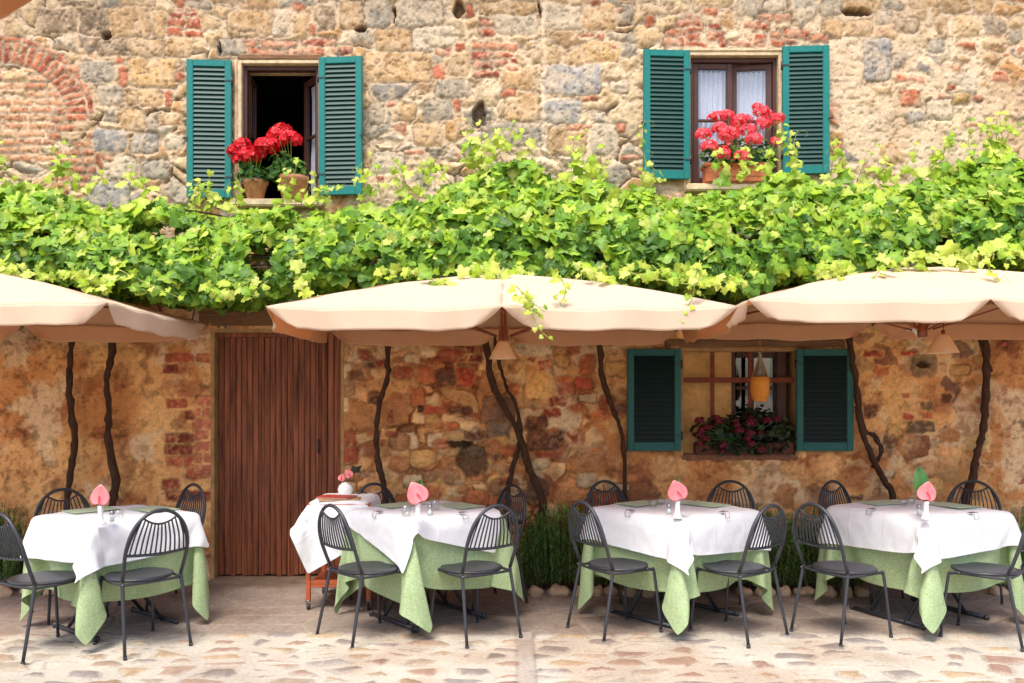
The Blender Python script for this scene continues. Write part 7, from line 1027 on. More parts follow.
def cloth_mesh(name, key, m, mirror=False):
    n, P = unpack(key); N1 = n+1
    if mirror: P = P[:, [1, 0, 2]]
    me = bpy.data.meshes.new(name); fs = [(j*N1+i, j*N1+i+1, (j+1)*N1+i+1, (j+1)*N1+i) for j in range(n) for i in range(n)]
    if mirror: fs = [f[::-1] for f in fs]
    me.from_pydata([tuple(p) for p in P], [], fs); me.polygons.foreach_set('use_smooth', [True]*len(fs))
    uv = me.uv_layers.new(name='UVMap'); vi = np.zeros(len(me.loops), int); me.loops.foreach_get('vertex_index', vi)
    uvs = np.stack([(vi % N1)/n*1.7, (vi//N1)/n*1.7], 1).astype(np.float32); uv.data.foreach_set('uv', uvs.ravel())
    me.materials.append(m); o = bpy.data.objects.new(name, me); COL.objects.link(o)
    sm = o.modifiers.new('sm', 'SMOOTH'); sm.factor = .5; sm.iterations = 3
    s = o.modifiers.new('s', 'SUBSURF'); s.levels = 1; s.render_levels = 2
    so = o.modifiers.new('t', 'SOLIDIFY'); so.thickness = .0012; so.offset = 1
    return o
M_char = mat('charcoal_powder_coat', lin(50, 51, 57), .42, noise=.08, nscale=60, bump=.08, bscale=300, spec=.5)
M_chrome = mat('steel_clip', lin(170, 165, 170), .3, metal=.9, noise=.05)
M_top = mat('table_laminate', lin(150, 150, 145), .5)
TABLES = [(-2.70, 6.14, 52), (-.60, 6.38, 40), (1.16, 6.45, 39), (2.91, 6.45, 25)]
TS = [.90, .92, 1, 1]
TW = ['leftmost of the four tables, beside the rosemary at the left edge', 'table just right of the brown door', 'table in front of the lower window, third from the left', 'rightmost table, with the tall green leaf in its vase']
def table_proto():
    root = empty('folding_table'); tag(root, 'x', 'table', 'square tables laid for a meal')
    b = MB(); b.box((-.415, -.415, .705), (.415, .415, .737), .01); b.build('tabletop', M_top, root)
    for s in (-1, 1):
        for d in (-1, 1):
            b = MB(); b.tube([(s*.02+d*.30*1, s*.17*1, .02), (d*-.26, s*.17, .70)], .014, 8); b.build('leg', M_char, root)
    for d in (-1, 1):
        b = MB(); b.tube([(d*.31, -.30, .022), (d*.31, .30, .022)], .016, 8); b.ell((d*.31, -.31, .022), (.022, .022, .022)); b.ell((d*.31, .31, .022), (.022, .022, .022)); b.build('foot_bar', M_char, root)
    b = MB(); b.tube([(0, -.19, .36), (0, .19, .36)], .01, 8).tube([(-.26, -.3, .695), (-.26, .3, .695)], .012, 8).tube([(.26, -.3, .695), (.26, .3, .695)], .012, 8); b.build('brace', M_char, root)
    return root
tp = table_proto(); gA = wA = None
CLV = [('A', False), ('B', True), ('A', True), ('A', False)]
cache = {}
TL = ['folding table under green and white cloths, leftmost of the four', 'folding table under green and white cloths, just right of the brown door', 'folding table under green and white cloths in front of the lower window', 'folding table under green and white cloths, the rightmost of the four']
GL = ['green damask cloth hanging to the ground on the leftmost table', 'green damask cloth on the table just right of the brown door', 'green damask cloth on the table in front of the lower window', 'green damask cloth on the rightmost table']
WL = ['white square overcloth with a hanging point on the leftmost table', 'white overcloth lying askew on the table just right of the brown door', 'white square overcloth on the table in front of the lower window', 'white square overcloth on the rightmost table']
clip_p = None
def make_clip():
    root = empty('tablecloth_clip'); tag(root, 'x', 'clip', 'metal clips holding the tablecloths')
    b = MB(); w = .022
    b.tube([(-w, .0, .012), (-w, -.022, .008), (-w, -.03, -.03), (w, -.03, -.03), (w, -.022, .008), (w, .0, .012)], .0028, 6); b.build('wire', M_chrome, root)
    b = MB(); b.box((-w, -.0, .006), (w, .03, .012), .002); b.build('jaw', M_chrome, root)
    return root
clip_p = make_clip(); first = True
def local(ti, lx, ly, z=0):
    x, y, a = TABLES[ti]; a = R(a); return Vector((x+lx*math.cos(a)-ly*math.sin(a), y+lx*math.sin(a)+ly*math.cos(a), z))
for i, (x, y, a) in enumerate(TABLES):
    t = tp if i == 0 else copy_tree(tp); sx_ = TS[i]; t.scale = (sx_, sx_, 1); t.location = (x, y, 0); t.rotation_euler.z = R(a); t['label'] = TL[i]
    k, mir = CLV[i]
    for part, lab, cat, grp, m, nm in (('g', GL, 'tablecloth', 'green cloths under the white ones', M_green, 'green_tablecloth'), ('w', WL, 'tablecloth', 'white cloths on top', M_white, 'white_tablecloth')):
        ck = (k, mir, part)
        if ck not in cache: cache[ck] = cloth_mesh(nm, k+part, m, mir); o = cache[ck]
        else: o = cache[ck].copy(); COL.objects.link(o)
        o.location = (x, y, 0); o.scale = (TS[i], TS[i], 1); o.rotation_euler.z = R(a); tag(o, lab[i], cat, grp)
    if i:   # two clips on the sides facing the camera
        for s in range(2):
            c = clip_p if first else copy_tree(clip_p); first = False
            e_ = .43*TS[i]; lx, ly, ra = ((-e_, .02, -90) if s == 0 else (.02, -e_, 0))
            c.location = local(i, lx, ly, .776); c.rotation_euler.z = R(a+ra)
            c['label'] = ('metal clip on the left front edge of the ' if s == 0 else 'metal clip on the right front edge of the ')+['', 'table just right of the brown door', 'table in front of the lower window', 'rightmost table'][i]
def make_chair():
    """faces +x, origin on the ground below the seat"""
    root = empty('metal_chair'); tag(root, 'x', 'chair', 'charcoal metal chairs round the tables')
    SZ = .435
    b = MB(); b.lathe([(.001, SZ-.008), (.17, SZ-.010), (.196, SZ-.006), (.203, SZ+.004), (.198, SZ+.013), (.178, SZ+.015), (.13, SZ+.008), (.001, SZ+.004)], 36, sx=1.0, sy=1.02); b.build('seat', M_char, root)
    def bk(z): return -.175-.115*max(0, (z-.44)/.44)**1.0-.02*math.sin(max(0, (z-.44)/.44)*math.pi)
    # hoop: back posts and arch
    hp = []
    for k in range(25):
        t = -1+2*k/24; ang = t*math.pi/2; y = .196*math.sin(ang); z = .60+.275*math.cos(ang)**.9 if abs(t) < 1 else .60
        hp.append((bk(z), y, z))
    post = [(bk(.60), -.196, .60), (bk(.52), -.190, .52), (-.178, -.186, .45)]
    path = post[::-1][:-1]+hp+[(p[0], -p[1], p[2]) for p in post][1:]
    b = MB(); b.tube(path, .0115, 10); b.build('back_frame', M_char, root)
    for s in (-1, 1):
        b = MB(); b.tube([(-.178, s*.186, .455), (-.185, s*.188, .40), (-.265, s*.208, .012)], [.0115, .0115, .010], 10, sub=3); b.tube([(-.265, s*.208, 0), (-.265, s*.208, .016)], .0125, 10); b.build('leg', M_char, root)
        b = MB(); b.tube([(.10, s*.178, .425), (.155, s*.165, .418), (.178, s*.166, .385), (.215, s*.19, .012)], [.0105, .0105, .0105, .0095], 10, sub=4); b.tube([(.2155, s*.19, 0), (.2155, s*.19, .016)], .0125, 10); b.build('leg', M_char, root)
    b = MB()
    for s in (-1, 1): b.tube([(-.18, s*.186, .425), (-.05, s*.195, .425), (.10, s*.178, .425)], .009, 8, sub=4)
    b.tube([(-.18, -.186, .425), (-.19, 0, .423), (-.18, .186, .425)], .009, 8, sub=4); b.build('seat_frame', M_char, root)
    # fan of slats between a smile-shaped bar and the lower rail
    b = MB(); low = []; up = []
    for k in range(21):
        t = -1+2*k/20; zl = .612-.012*(1-t*t); low.append((bk(zl)-.012*(1-t*t), .194*t, zl))
        zu = .79+.045*t*t; yu = .108*t; up.append((bk(zu)-.006, yu, zu))
    b.tube(low, .0095, 8).tube(up, .0065, 8)
    n = 12
    for k in range(n):
        t = -1+2*(k+.5)/n
        p0 = Vector((bk(.612)-.012*(1-t*t), .194*t*.97, .606)); 
        ys = .124*t; zt = .79+.045*(ys/.108)**2 if abs(ys) < .108 else .83
        p1 = Vector((bk(zt)-.006, ys, zt)); mid = (p0+p1)/2+Vector((-.006, .012*t, 0))
        b.tube([p0, mid, p1], .0062, 6, sub=3, flat=.8)
    for s in (-1, 1):
        b.tube([(bk(.612), s*.192*.99, .61), (bk(.7)-.002, s*.172, .70), (bk(.80), s*.132, .80)], .004, 6, sub=3)
    b.build('backrest', M_char, root)
    b = MB(); b.lathe([(.001, -.002), (.006, -.002), (.006, .002), (.001, .003)], 10, (-.192, .19, .43)); b.build('bolt', M_chrome, root)
    return root
cp = make_chair()
CH = [ (0, -2.91, 5.60, 60, 'chair at the left edge of the photo, nearest the camera at the leftmost table'),
       (0, -2.36, 5.7, 137, 'front chair on the right side of the leftmost table'),
       (0, -3.12, 6.42, -52, 'back chair against the wall on the left side of the leftmost table'),
       (0, -2.66, 6.76, 232, 'chair standing side-on beside the left edge of the brown door'),
       (1, -0.94, 5.92, 43, 'chair in front of the serving trolley, seen from behind'),
       (1, -0.28, 5.96, 126, 'front right chair of the table just right of the brown door'),
       (1, -0.9, 6.82, -52, 'back chair between the serving trolley and the second table'),
       (1, -0.27, 6.74, 216, 'back chair on the right of the second table, before the forked vine trunk'),
       (2, 0.71, 6.04, 30, 'front left chair of the table before the lower window'),
       (2, 1.46, 5.97, 129, 'front right chair of the table before the lower window'),
       (2, 0.88, 7.02, -62, 'back left chair of the table before the lower window'),
       (2, 1.64, 7.02, 243, 'back right chair of the table before the lower window'),
       (3, 2.19, 5.93, 28, 'front left chair of the rightmost table'),
       (3, 3.09, 5.88, 138, 'front chair cut by the right edge of the photo'),
       (3, 2.74, 7.02, -58, 'back left chair of the rightmost table, by the vine trunk right of the shutter'),
       (3, 3.6, 7.02, 243, 'back right chair of the rightmost table, before the last vine trunk')]
for k, (ti, x, y, a, lab) in enumerate(CH):
    c = cp if k == 0 else copy_tree(cp)
    tx, ty, ta = TABLES[ti]; ta = R(ta)
    for it in range(60):      # keep the seat clear of the hanging cloth
        dx, dy = x-tx, y-ty; u = abs(dx*math.cos(ta)+dy*math.sin(ta)); v = abs(-dx*math.sin(ta)+dy*math.cos(ta))
        d = math.hypot(max(u-.45*TS[ti], 0), max(v-.45*TS[ti], 0))
        if d > .13: break
        L = math.hypot(dx, dy); x += dx/L*.01; y += dy/L*.01
    if it: print('chair', k, 'moved', it)
    c.location = (x, y, .004); c.rotation_euler.z = R(a); c['label'] = lab
# ---------------------------------------------------------------- table settings
M_porc = mat('white_porcelain', lin(240, 238, 236), .15, noise=.02, coat=.6)
M_pink = mat('pink_spathe', lin(248, 140, 146), .3, trans=.2, noise=.18, nscale=25, coat=.5)
M_spad = mat('red_spadix', lin(190, 50, 60), .5, noise=.2, nscale=80)
M_gleaf = mat('glossy_leaf', lin(60, 110, 44), .35, noise=.2, nscale=20, coat=.3)
M_gl = mat('clear_glass', (1, 1, 1), .02, noise=0, glass=1.)
M_salt = mat('white_salt', lin(235, 235, 235), .8)
def spathe(b, c, size, tilt, roll, yaw=0):
    """heart-shaped, gently cupped bract standing up and facing the viewer"""
    n = 26; vs = [(0, 0, 0)]; fs = []
    ring = 6
    pts = []
    for k in range(n):
        t = 2*math.pi*k/n; hx = .5*16*math.sin(t)**3/17+.5*math.sin(t); hz = .5*(13*math.cos(t)-5*math.cos(2*t)-2*math.cos(3*t)-math.cos(4*t))/17+.5*math.cos(t)
        pts.append((hx*.82, -hz*.95+.1))
    for r in range(1, ring+1):
        q = r/ring
        for (x, z) in pts: vs.append((x*q, .28*(q*q)*(x*x)-.10*q*q+.05*math.sin(7*x*q), z*q))
    for k in range(n): fs.append((0, 1+(k+1) % n, 1+k))
    for r in range(ring-1):
        for k in range(n): a = 1+r*n; fs.append((a+k, a+(k+1) % n, a+n+(k+1) % n, a+n+k))
    M = Matrix.Translation(Vector(c)) @ Matrix.Rotation(yaw, 4, 'Z') @ Matrix.Rotation(tilt, 4, 'X') @ Matrix.Rotation(roll, 4, 'Y') @ Matrix.Scale(size, 4)
    b.add([M @ Vector(v) for v in vs], fs); return M
def vase(x, y, z, size, tilt, roll, lab, leafh=.0, leafx=-.03):
    root = empty('bud_vase', (x, y, z)); tag(root, lab, 'vase', 'bud vases with a pink anthurium')
    b = MB(); b.lathe([(.001, 0), (.034, 0), (.035, .005), (.022, .018), (.016, .05), (.017, .095), (.021, .115), (.019, .115), (.014, .095), (.013, .05), (.001, .03)], 24); b.build('vase', M_porc, root)
    fl = empty('anthurium'); fl.parent = root
    b = MB(); M = spathe(b, (0, -.012, .165), size, tilt, roll); o = b.build('spathe', M_pink, fl); s = o.modifiers.new('t', 'SOLIDIFY'); s.thickness = .002
    b = MB(); b.tube([M @ Vector((0, -.10, .12)), M @ Vector((.1, -.30, -.15)), M @ Vector((.2, -.34, -.5))], [.0045, .005, .002], 8, sub=3); b.build('spadix', M_spad, fl)
    b = MB(); b.tube([(0, 0, .05), (0, 0, .12), (0, .005, .165)], .003, 6); b.build('stem', M_gleaf, fl)
    if leafh:
        b = MB(); n = 12; vs = []; fs = []
        for k in range(n+1):
            t = k/n; w = .034*math.sin(math.pi*min(1, t*.97+.03))**.8*leafh/.1; cx = leafx*(t**.8); zz = .11+leafh*1.5*t; yy = .02+.02*t
            vs += [(cx-w, yy-.008, zz), (cx, yy+.006, zz), (cx+w, yy-.008, zz)]
            if k < n: a = 3*k; fs += [(a, a+1, a+4, a+3), (a+1, a+2, a+5, a+4)]
        b.add(vs, fs); o = b.build('leaf', M_gleaf, root); s = o.modifiers.new('t', 'SOLIDIFY'); s.thickness = .0012
    return root
TZ = .777; PMZ = .781
def onT(px, py): # point on table tops
    s = (py-HOR)/(EYE-TZ); Y = F/s; return ((px-512)*Y/F, Y)
VL = [(100.5, 524, .078, -.15, .1, 'white vase with a round pink anthurium on the leftmost table', 0, 0), (418, 521, .088, -.15, -.45, 'white vase with a tilted pink anthurium on the table just right of the door', .10, 0.01),
      (677.5, 518, .082, -.1, -.3, 'white vase with a pink anthurium on the table before the lower window', .10, .005), (926, 519, .078, -.1, .15, 'white vase with a pink anthurium and tall dark leaf on the rightmost table', .155, -.03)]
for (px, py, sz, ti, ro, lab, lh, lx) in VL:
    x, y = onT(px, py); vase(x, y, TZ, sz, ti, ro, lab, lh, lx)
def shaker(x, y, lab):
    root = empty('salt_shaker', (x, y, TZ)); tag(root, lab, 'shaker', 'salt and pepper shakers')
    b = MB(); b.lathe([(.001, 0), (.018, 0), (.019, .004), (.014, .05), (.001, .05)], 16); b.build('jar', M_gl, root)
    b = MB(); b.lathe([(.001, .004), (.0145, .004), (.0125, .032), (.001, .032)], 14); b.build('salt', M_salt, root)
    b = MB(); b.lathe([(.0155, .048), (.0155, .060), (.010, .070), (.001, .071)], 16); b.build('cap', M_chrome, root)
def tumbler(x, y, lab, h=.085, r=.034, filled=False):
    root = empty('glass', (x, y, TZ)); tag(root, lab, 'glass', 'clear glasses on the tables')
    b = MB(); b.lathe([(.001, 0), (r*.82, 0), (r, h), (r-.002, h), (r*.8-.002, .008), (.001, .008)], 24); b.build('bowl', M_gl, root)
WH = ['leftmost table', 'table just right of the door', 'table before the lower window', 'rightmost table']
for i, pts in enumerate([[(112, 522, 's'), (119, 518, 'g')], [(406, 516, 'g'), (430, 515, 's'), (435, 510, 'g')], [(669, 514, 's'), (653, 507, 'g'), (661, 505, 'g')], [(919, 515, 's'), (903, 506, 'g'), (911, 504, 'g')]]):
    k = 0
    for (px, py, t) in pts:
        x, y = onT(px, py)
        if t == 's': shaker(x, y, 'glass salt shaker beside the vase on the '+WH[i])
        else: tumbler(x, y, ['clear glass tumbler behind the vase on the ', 'second clear tumbler farther from the vase on the '][k]+WH[i], .075 if i in (1,) else .05); k += 1
M_mat = mat('green_placemat_linen', lin(182, 200, 168), .9, noise=.12, nscale=60)
for i in range(4):
    for s, (lx, ly, wx_, wy_) in enumerate(((.27, -.06, .11, .16), (-.06, .27, .16, .11))):
        b = MB(); b.box((-wx_, -wy_, 0), (wx_, wy_, .003), .001); o = b.build('placemat', M_mat, loc=local(i, lx*TS[i], ly*TS[i], PMZ)); o.rotation_euler.z = R(TABLES[i][2])
        tag(o, 'sage green placemat on the '+['right', 'left'][s]+' back side of the '+WH[i], 'placemat', 'green placemats at the seats by the wall')
# ---------------------------------------------------------------- serving trolley
M_mah = mat('mahogany', lin(172, 78, 40), .35, noise=.3, nscale=8, stretch=(1, 6, 6), coat=.5)
tr = empty('serving_trolley', (-1.27, 6.86, 0)); tag(tr, 'mahogany serving trolley on castors under a white cloth beside the door', 'trolley')
b = MB(); b.box((-.23, -.28, .745), (.23, .28, .785), .006); b.build('top_board', M_mah, tr)
b = MB(); b.box((-.225, -.275, .17), (.225, .275, .195), .004); b.box((-.225, -.277, .195), (.225, -.262, .225), .003).box((-.225, .262, .195), (.225, .277, .225), .003); b.build('shelf', M_mah, tr)
for sx in (-1, 1):
    for sy in (-1, 1):
        b = MB(); b.box((sx*.22-.016, sy*.27-.016, .075), (sx*.22+.016, sy*.27+.016, .744), .004); b.build('leg', M_mah, tr)
        c = empty('castor', (sx*.22, sy*.27, 0)); c.parent = tr
        b = MB(); b.lathe([(.001, -.010), (.022, -.010), (.026, -.006), (.026, .006), (.022, .010), (.001, .010)], 18); b.v = [(v[2], v[0]+.0, v[1]+.027) for v in b.v]; b.build('wheel', M_blk, c)
        b = MB(); b.box((-.014, -.012, .03), (-.0115, .012, .075), .001).box((.0115, -.012, .03), (.014, .012, .075), .001).lathe([(.001, .078), (.016, .078), (.016, .070), (.001, .070)], 12); b.build('fork', M_chrome, c)
co = cloth_mesh('trolley_cloth', 'C', M_white); co.location = (-1.27, 6.86, -.012); tag(co, 'white cloth hanging askew over the serving trolley beside the door', 'tablecloth')
M_menu = mat('menu_cover', lin(190, 150, 96), .6, noise=.3, nscale=14); M_paper = mat('menu_paper', lin(236, 232, 226), .7, noise=.04); M_redb = mat('red_menu_edge', lin(170, 60, 40), .6)
def menu(x, y, z, w, d, rz, m, lab):
    root = empty('menu', (x, y, z), rz); tag(root, lab, 'menu', 'menus on the trolley')
    b = MB(); b.box((-w/2, -d/2, 0), (w/2, d/2, .003), .001).box((-w/2, -d/2, .009), (w/2, d/2, .012), .001); b.build('cover', m, root)
    b = MB(); b.box((-w/2+.006, -d/2+.006, .0032), (w/2-.006, d/2-.006, .0088)); b.build('pages', M_paper, root)
menu(-1.28, 6.70, .797, .30, .2, .12, M_menu, 'tan covered menu lying lowest at the front of the trolley'); menu(-1.31, 6.73, .810, .26, .18, -.25, M_redb, 'dark red menu stacked on the tan one on the trolley')
menu(-1.18, 6.98, .797, .22, .16, .3, M_paper, 'white menu lying at the back of the trolley beside the round vase')
rv = empty('round_vase', (-1.29, 6.97, .797)); tag(rv, 'round white vase with pink anthuriums and a black leaf on the trolley', 'vase')
b = MB(); b.lathe([(.001, 0), (.03, 0), (.052, .02), (.06, .05), (.050, .08), (.028, .095), (.03, .102), (.026, .102), (.024, .094), (.04, .07), (.001, .02)], 24); b.build('vase', M_porc, rv)
for (dx, dz, sz, ro) in ((-.03, .135, .035, .4), (.03, .165, .042, -.6)):
    fl = empty('anthurium'); fl.parent = rv; b = MB(); M = spathe(b, (dx, -.01, dz), sz, -.1, ro); o = b.build('spathe', M_pink, fl); s = o.modifiers.new('t', 'SOLIDIFY'); s.thickness = .002
    b = MB(); b.tube([M @ Vector((0, -.1, .1)), M @ Vector((.1, -.3, -.3))], .004, 6); b.build('spadix', M_spad, fl)
    b = MB(); b.tube([(0, 0, .06), (dx, 0, dz)], .003, 6); b.build('stem', M_gleaf, fl)
b = MB(); vs = [(.03, .01, .15), (.05, .0, .23), (.09, -.01, .225), (.13, .0, .235), (.11, .01, .20), (.125, .01, .17), (.10, 0, .18), (.07, 0, .175)]
b.add([(x, y-.003, z) for x, y, z in vs]+[(x, y+.003, z) for x, y, z in vs], [tuple(range(8)), tuple(range(15, 7, -1))]+[(i, (i+8), ((i+1) % 8)+8, (i+1) % 8) for i in range(8)], False)
b.tube([(0, 0, .06), (.06, 0, .19)], .003, 6); b.build('leaf', mat('black_green_leaf', lin(28, 38, 24), .3, coat=.4), rv)
# ================================================================= PARASOLS
M_canv = mat('cream_canvas', lin(236, 216, 190), .85, trans=.40, tcol=lin(236, 196, 140), noise=.04, nscale=9, bump=.2, bscale=260, spec=.2)
M_canv_shaded = mat('shaded_canvas_underside', lin(216, 178, 138), .85, trans=.40, tcol=lin(228, 158, 92), noise=.05, nscale=9, spec=.1)  # cream canvas tinted tan: shade under the canopy painted into the colour
M_pole = mat('varnished_pole', lin(120, 62, 34), .45, noise=.25, nscale=10, stretch=(4, 4, .5), coat=.3)
M_steel = mat('grey_steel_arm', lin(120, 116, 110), .5, metal=.6, noise=.1)
def parasol(cx, cy, a, d, rim, peak, lab, seed, valh=.13, standing=False, wrink=1.):
    root = empty('parasol', (cx, cy, 0)); tag(root, lab, 'parasol', 'cream canvas parasols')
    rng = random.Random(seed); ph = [rng.uniform(0, 6.28) for _ in range(16)]
    # canopy: four pairs of panels between eight ribs
    corners = [(-1, -1), (0, -1), (1, -1), (1, 1), (0, 1), (-1, 1)]; K = 6
    vs = []; fs = []; n = 22; mth = 16; edge = []
    for k in range(K):
        p, q = corners[k], corners[(k+1) % K]
        base = len(vs); ed = []
        for i in range(mth+1):
            r = i/mth
            for j in range(n+1):
                t = j/n; u = (p[0]*(1-t)+q[0]*t)*r; v = (p[1]*(1-t)+q[1]*t)*r; sg = math.sin(math.pi*t)
                # long side: edge sags between the rib tips and is pulled in a little
                drop = -.012*sg*r**2+.030*math.sin(math.pi*r)
                w = wrink*(.004*math.sin(t*9+ph[k]+r*3)*r*sg+.002*math.sin(t*23+r*5+ph[k+3])*r*r*(.3+sg)+.004*math.sin(u*14+v*11+ph[k]))
                fd = math.exp(-t/.16)*math.sin(t*46+ph[k])+math.exp(-(1-t)/.16)*math.sin((1-t)*42+ph[k+1]); w += wrink*.007*fd*r**2.5*min(1, sg*6); x = u*a*(1-.018*sg*r); y = v*d*(1-.018*sg*r); z = rim+(peak-rim)*(1-r)+drop+w
                if r < .06: z -= (.06-r)*.3
                vs.append((x, y, z))
                if i == mth: ed.append((x, y, z))
        for i in range(mth):
            for j in range(n): A = base+i*(n+1)+j; fs.append((A, A+1, A+n+2, A+n+1))
        edge.append(ed)
    b = MB(); b.add(vs, fs); o = b.build('canopy', M_canv_shaded, root); o.data.materials.append(M_canv)
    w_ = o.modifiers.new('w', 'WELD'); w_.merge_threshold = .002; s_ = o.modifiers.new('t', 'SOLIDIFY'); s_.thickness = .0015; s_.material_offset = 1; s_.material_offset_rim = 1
    # valance: one flap per panel, cut back at the rib tips so it opens in a notch
    for k in range(K):
        ed = edge[k]; p, q = corners[k], corners[(k+1) % K]
        out = Vector(((p[0]+q[0])/2, (p[1]+q[1])/2, 0)); out = Vector((0, -1, 0)) if k in (0, 1) else Vector((1, 0, 0)) if k == 2 else Vector((0, 1, 0)) if k in (3, 4) else Vector((-1, 0, 0))
        tang = (Vector(ed[-1])-Vector(ed[0])); Lg = tang.length; tang.normalize(); vs = []; fs = []; m = 8
        for i in range(m+1):
            r = i/m
            for j in range(n+1):
                t = j/n; P = Vector(ed[j]); sh = r*(.13*math.exp(-t/.10)-.13*math.exp(-(1-t)/.10))     # slanted ends
                fl = .010*r*(math.exp(-t/.2)*math.sin(t*44+ph[k])+math.exp(-(1-t)/.2)*math.sin((1-t)*40+ph[k+1]))+.010*r*math.sin(t*10+ph[k+5])+.006*r*math.sin(t*21+ph[k])+.01*r
                endc = (math.exp(-(t/.06)**2)+math.exp(-((1-t)/.06)**2))
                P = P+tang*sh+out*(fl-.03*endc*r)+Vector((0, 0, -valh*r*(1-.2*endc*r)+.002*math.sin(t*9+ph[k])*r)); vs.append(P)
        for i in range(m):
            for j in range(n): A = i*(n+1)+j; fs.append((A, A+1, A+n+2, A+n+1))
        b = MB(); b.add(vs, fs); o = b.build('valance', M_canv_shaded, root); o.data.materials.append(M_canv); s_ = o.modifiers.new('t', 'SOLIDIFY'); s_.thickness = .002; s_.material_offset = 1; s_.material_offset_rim = 1
    for k in range(K):
        p = corners[k]; b = MB(); b.tube([(p[0]*.04, p[1]*.04, peak-.07), (p[0]*a*.97, p[1]*d*.97, rim-.022)], .009, 6); 
        b.tube([(p[0]*.05, p[1]*.05, rim-.12), (p[0]*a*.48, p[1]*d*.48, (rim+peak)/2-.045)], .007, 6); b.build('rib', M_pole, root)
    b = MB(); b.lathe([(.001, rim-.17), (.03, rim-.17), (.034, rim-.16), (.034, rim-.08), (.022, rim-.07), (.022, peak-.02), (.001, peak-.01)], 16); b.build('hub', M_pole, root)
    if standing:
        b = MB(); b.tube([(0, 0, .05), (0, 0, rim-.16)], .024, 12); b.build('pole', M_pole, root)
        b = MB(); b.box((-.3, -.3, 0), (.3, .3, .07), .02); b.build('base', M_plain, root)
    else:      # hung from a steel arm fixed to the house
        b = MB(); L = WY-cy-.02; b.tube([(0, 0, peak-.03), (0, .04, peak+.012), (0, .12, peak+.02), (0, L, peak+.03)], .018, 10, sub=2); b.build('arm', M_steel, root)
        b = MB(); b.box((-.06, L-.01, peak-.08), (.06, L+.015, peak+.14), .004); b.build('wall_plate', M_steel, root)
    return root
PY = 6.36
parasol(-.06, PY, 1.43, .91, 2.115, 2.44, 'cream parasol in the middle, over the second and third tables', 1)
parasol(2.90, PY, 1.47, .91, 2.16, 2.49, 'cream parasol on the right, over the rightmost table', 2)
parasol(-3.90, PY-.05, 1.46, .88, 2.14, 2.48, 'cream parasol on the left, over the leftmost table', 3)
parasol(-3.05, 1.55, 1.5, 1.5, 2.985, 3.42, 'cream parasol whose corner shows at the top left of the photo', 4, standing=True)
# ---------------------------------------------------------------- hanging lamps
M_shade = mat('cream_lampshade', lin(230, 204, 164), .6, trans=.25, noise=.04)
def pendant(px, py0, py1, Y, wpx, lab):
    top = at(px, py0, Y); bot = at(px, py1, Y); h = top.z-bot.z; rb = wpx*Y/F/2; root = empty('pendant_lamp', (top.x, Y, bot.z)); tag(root, lab, 'lamp', 'cone lamps under the parasols')
    b = MB(); b.lathe([(rb, 0), (rb*.92, h*.12), (rb*.42, h*.9), (rb*.3, h), (rb*.28, h*.99), (rb*.40, h*.88), (rb*.90, h*.12), (rb*.98, 0)], 28); b.build('lamp_shade', M_shade, root)
    b = MB(); b.lathe([(.001, h*1.22), (.012, h*1.2), (.014, h*.85), (.001, h*.85)], 12); b.build('socket', M_pole, root)
    b = MB(); b.tube([(0, 0, h*1.15), (.004, 0, h*1.6), (-.003, 0, h*2.2), (0, 0, 2.24-bot.z)], .0035, 6, sub=3); b.build('cord', M_blk, root)
    b = MB(); b.ell((0, 0, h*.4), (.02, .02, .028)); b.build('bulb', M_porc, root)
pendant(503, 341, 359, 6.3, 28, 'small cream cone lamp hanging under the middle parasol'); pendant(943, 334, 353, 6.3, 31, 'small cream cone lamp hanging under the right parasol')
b = MB(); p = at(913, 328, 7.3); sp = empty('spotlight', p); tag(sp, 'small white spotlight on the wall under the right parasol', 'spotlight')
b.lathe([(.001, 0), (.028, 0), (.045, -.06), (.047, -.07), (.04, -.068), (.001, -.05)], 16); q = Matrix.Rotation(R(-40), 3, 'X') @ Matrix.Rotation(R(25), 3, 'Y'); b.v = [tuple(q @ Vector(v)) for v in b.v]; b.build('lamp_head', M_porc, sp)
b = MB(); b.tube([(0, 0, 0), (.02, .1, .06), (.02, .26, .06)], .009, 8, sub=2); b.build('bracket', M_blk, sp)
b = MB(); p = at(190, 333, 7.5); jb = empty('junction_box', p); tag(jb, 'small white junction box on the wall left of the door', 'box')
b.lathe([(.001, -.03), (.055, -.03), (.06, -.022), (.06, .05), (.001, .05)], 20); b.v = [(v[0], v[2], v[1]) for v in b.v]; b.build('cover', M_porc, jb); b = MB(); b.tube([(.0, .03, .05), (.03, .03, .2), (.1, .03, .24), (.12, .03, .5)], .006, 6, sub=3); b.build('cable', M_blk, jb)
# ---------------------------------------------------------------- straw covered wine bottle
M_straw = mat('straw', lin(214, 140, 50), .8, noise=.25, nscale=20, stretch=(12, 12, 1), bump=.6, bscale=30)
p = at(760, 401, 7.28); fb = empty('wine_flask', p); tag(fb, 'straw covered wine flask hanging before the lower window', 'bottle')
k = 7.28/F
b = MB(); b.lathe([(.001, .01), (.05, .012), (.066, .05), (.068, .11), (.062, .19), (.058, .20), (.030, .29), (.014, .345), (.013, .385), (.016, .388), (.016, .40), (.010, .40), (.009, .345), (.001, .2)], 24); b.build('glass_bottle', mat('bottle_glass', lin(200, 205, 190), .05, noise=0, glass=.85), fb)
b = MB(); prof = [(.052, 0), (.056, .01), (.069, .05), (.0755, .11), (.073, .175), (.069, .196)]; nn = 48; vs = []; fs = []
for r, z in prof+[(r-.004, z) for r, z in prof[::-1]]:
    for i in range(nn): an = 2*math.pi*i/nn; q_ = r*(1+.02*math.cos(12*an)); vs.append((q_*math.cos(an), q_*math.sin(an), z))
M_ = len(prof)*2
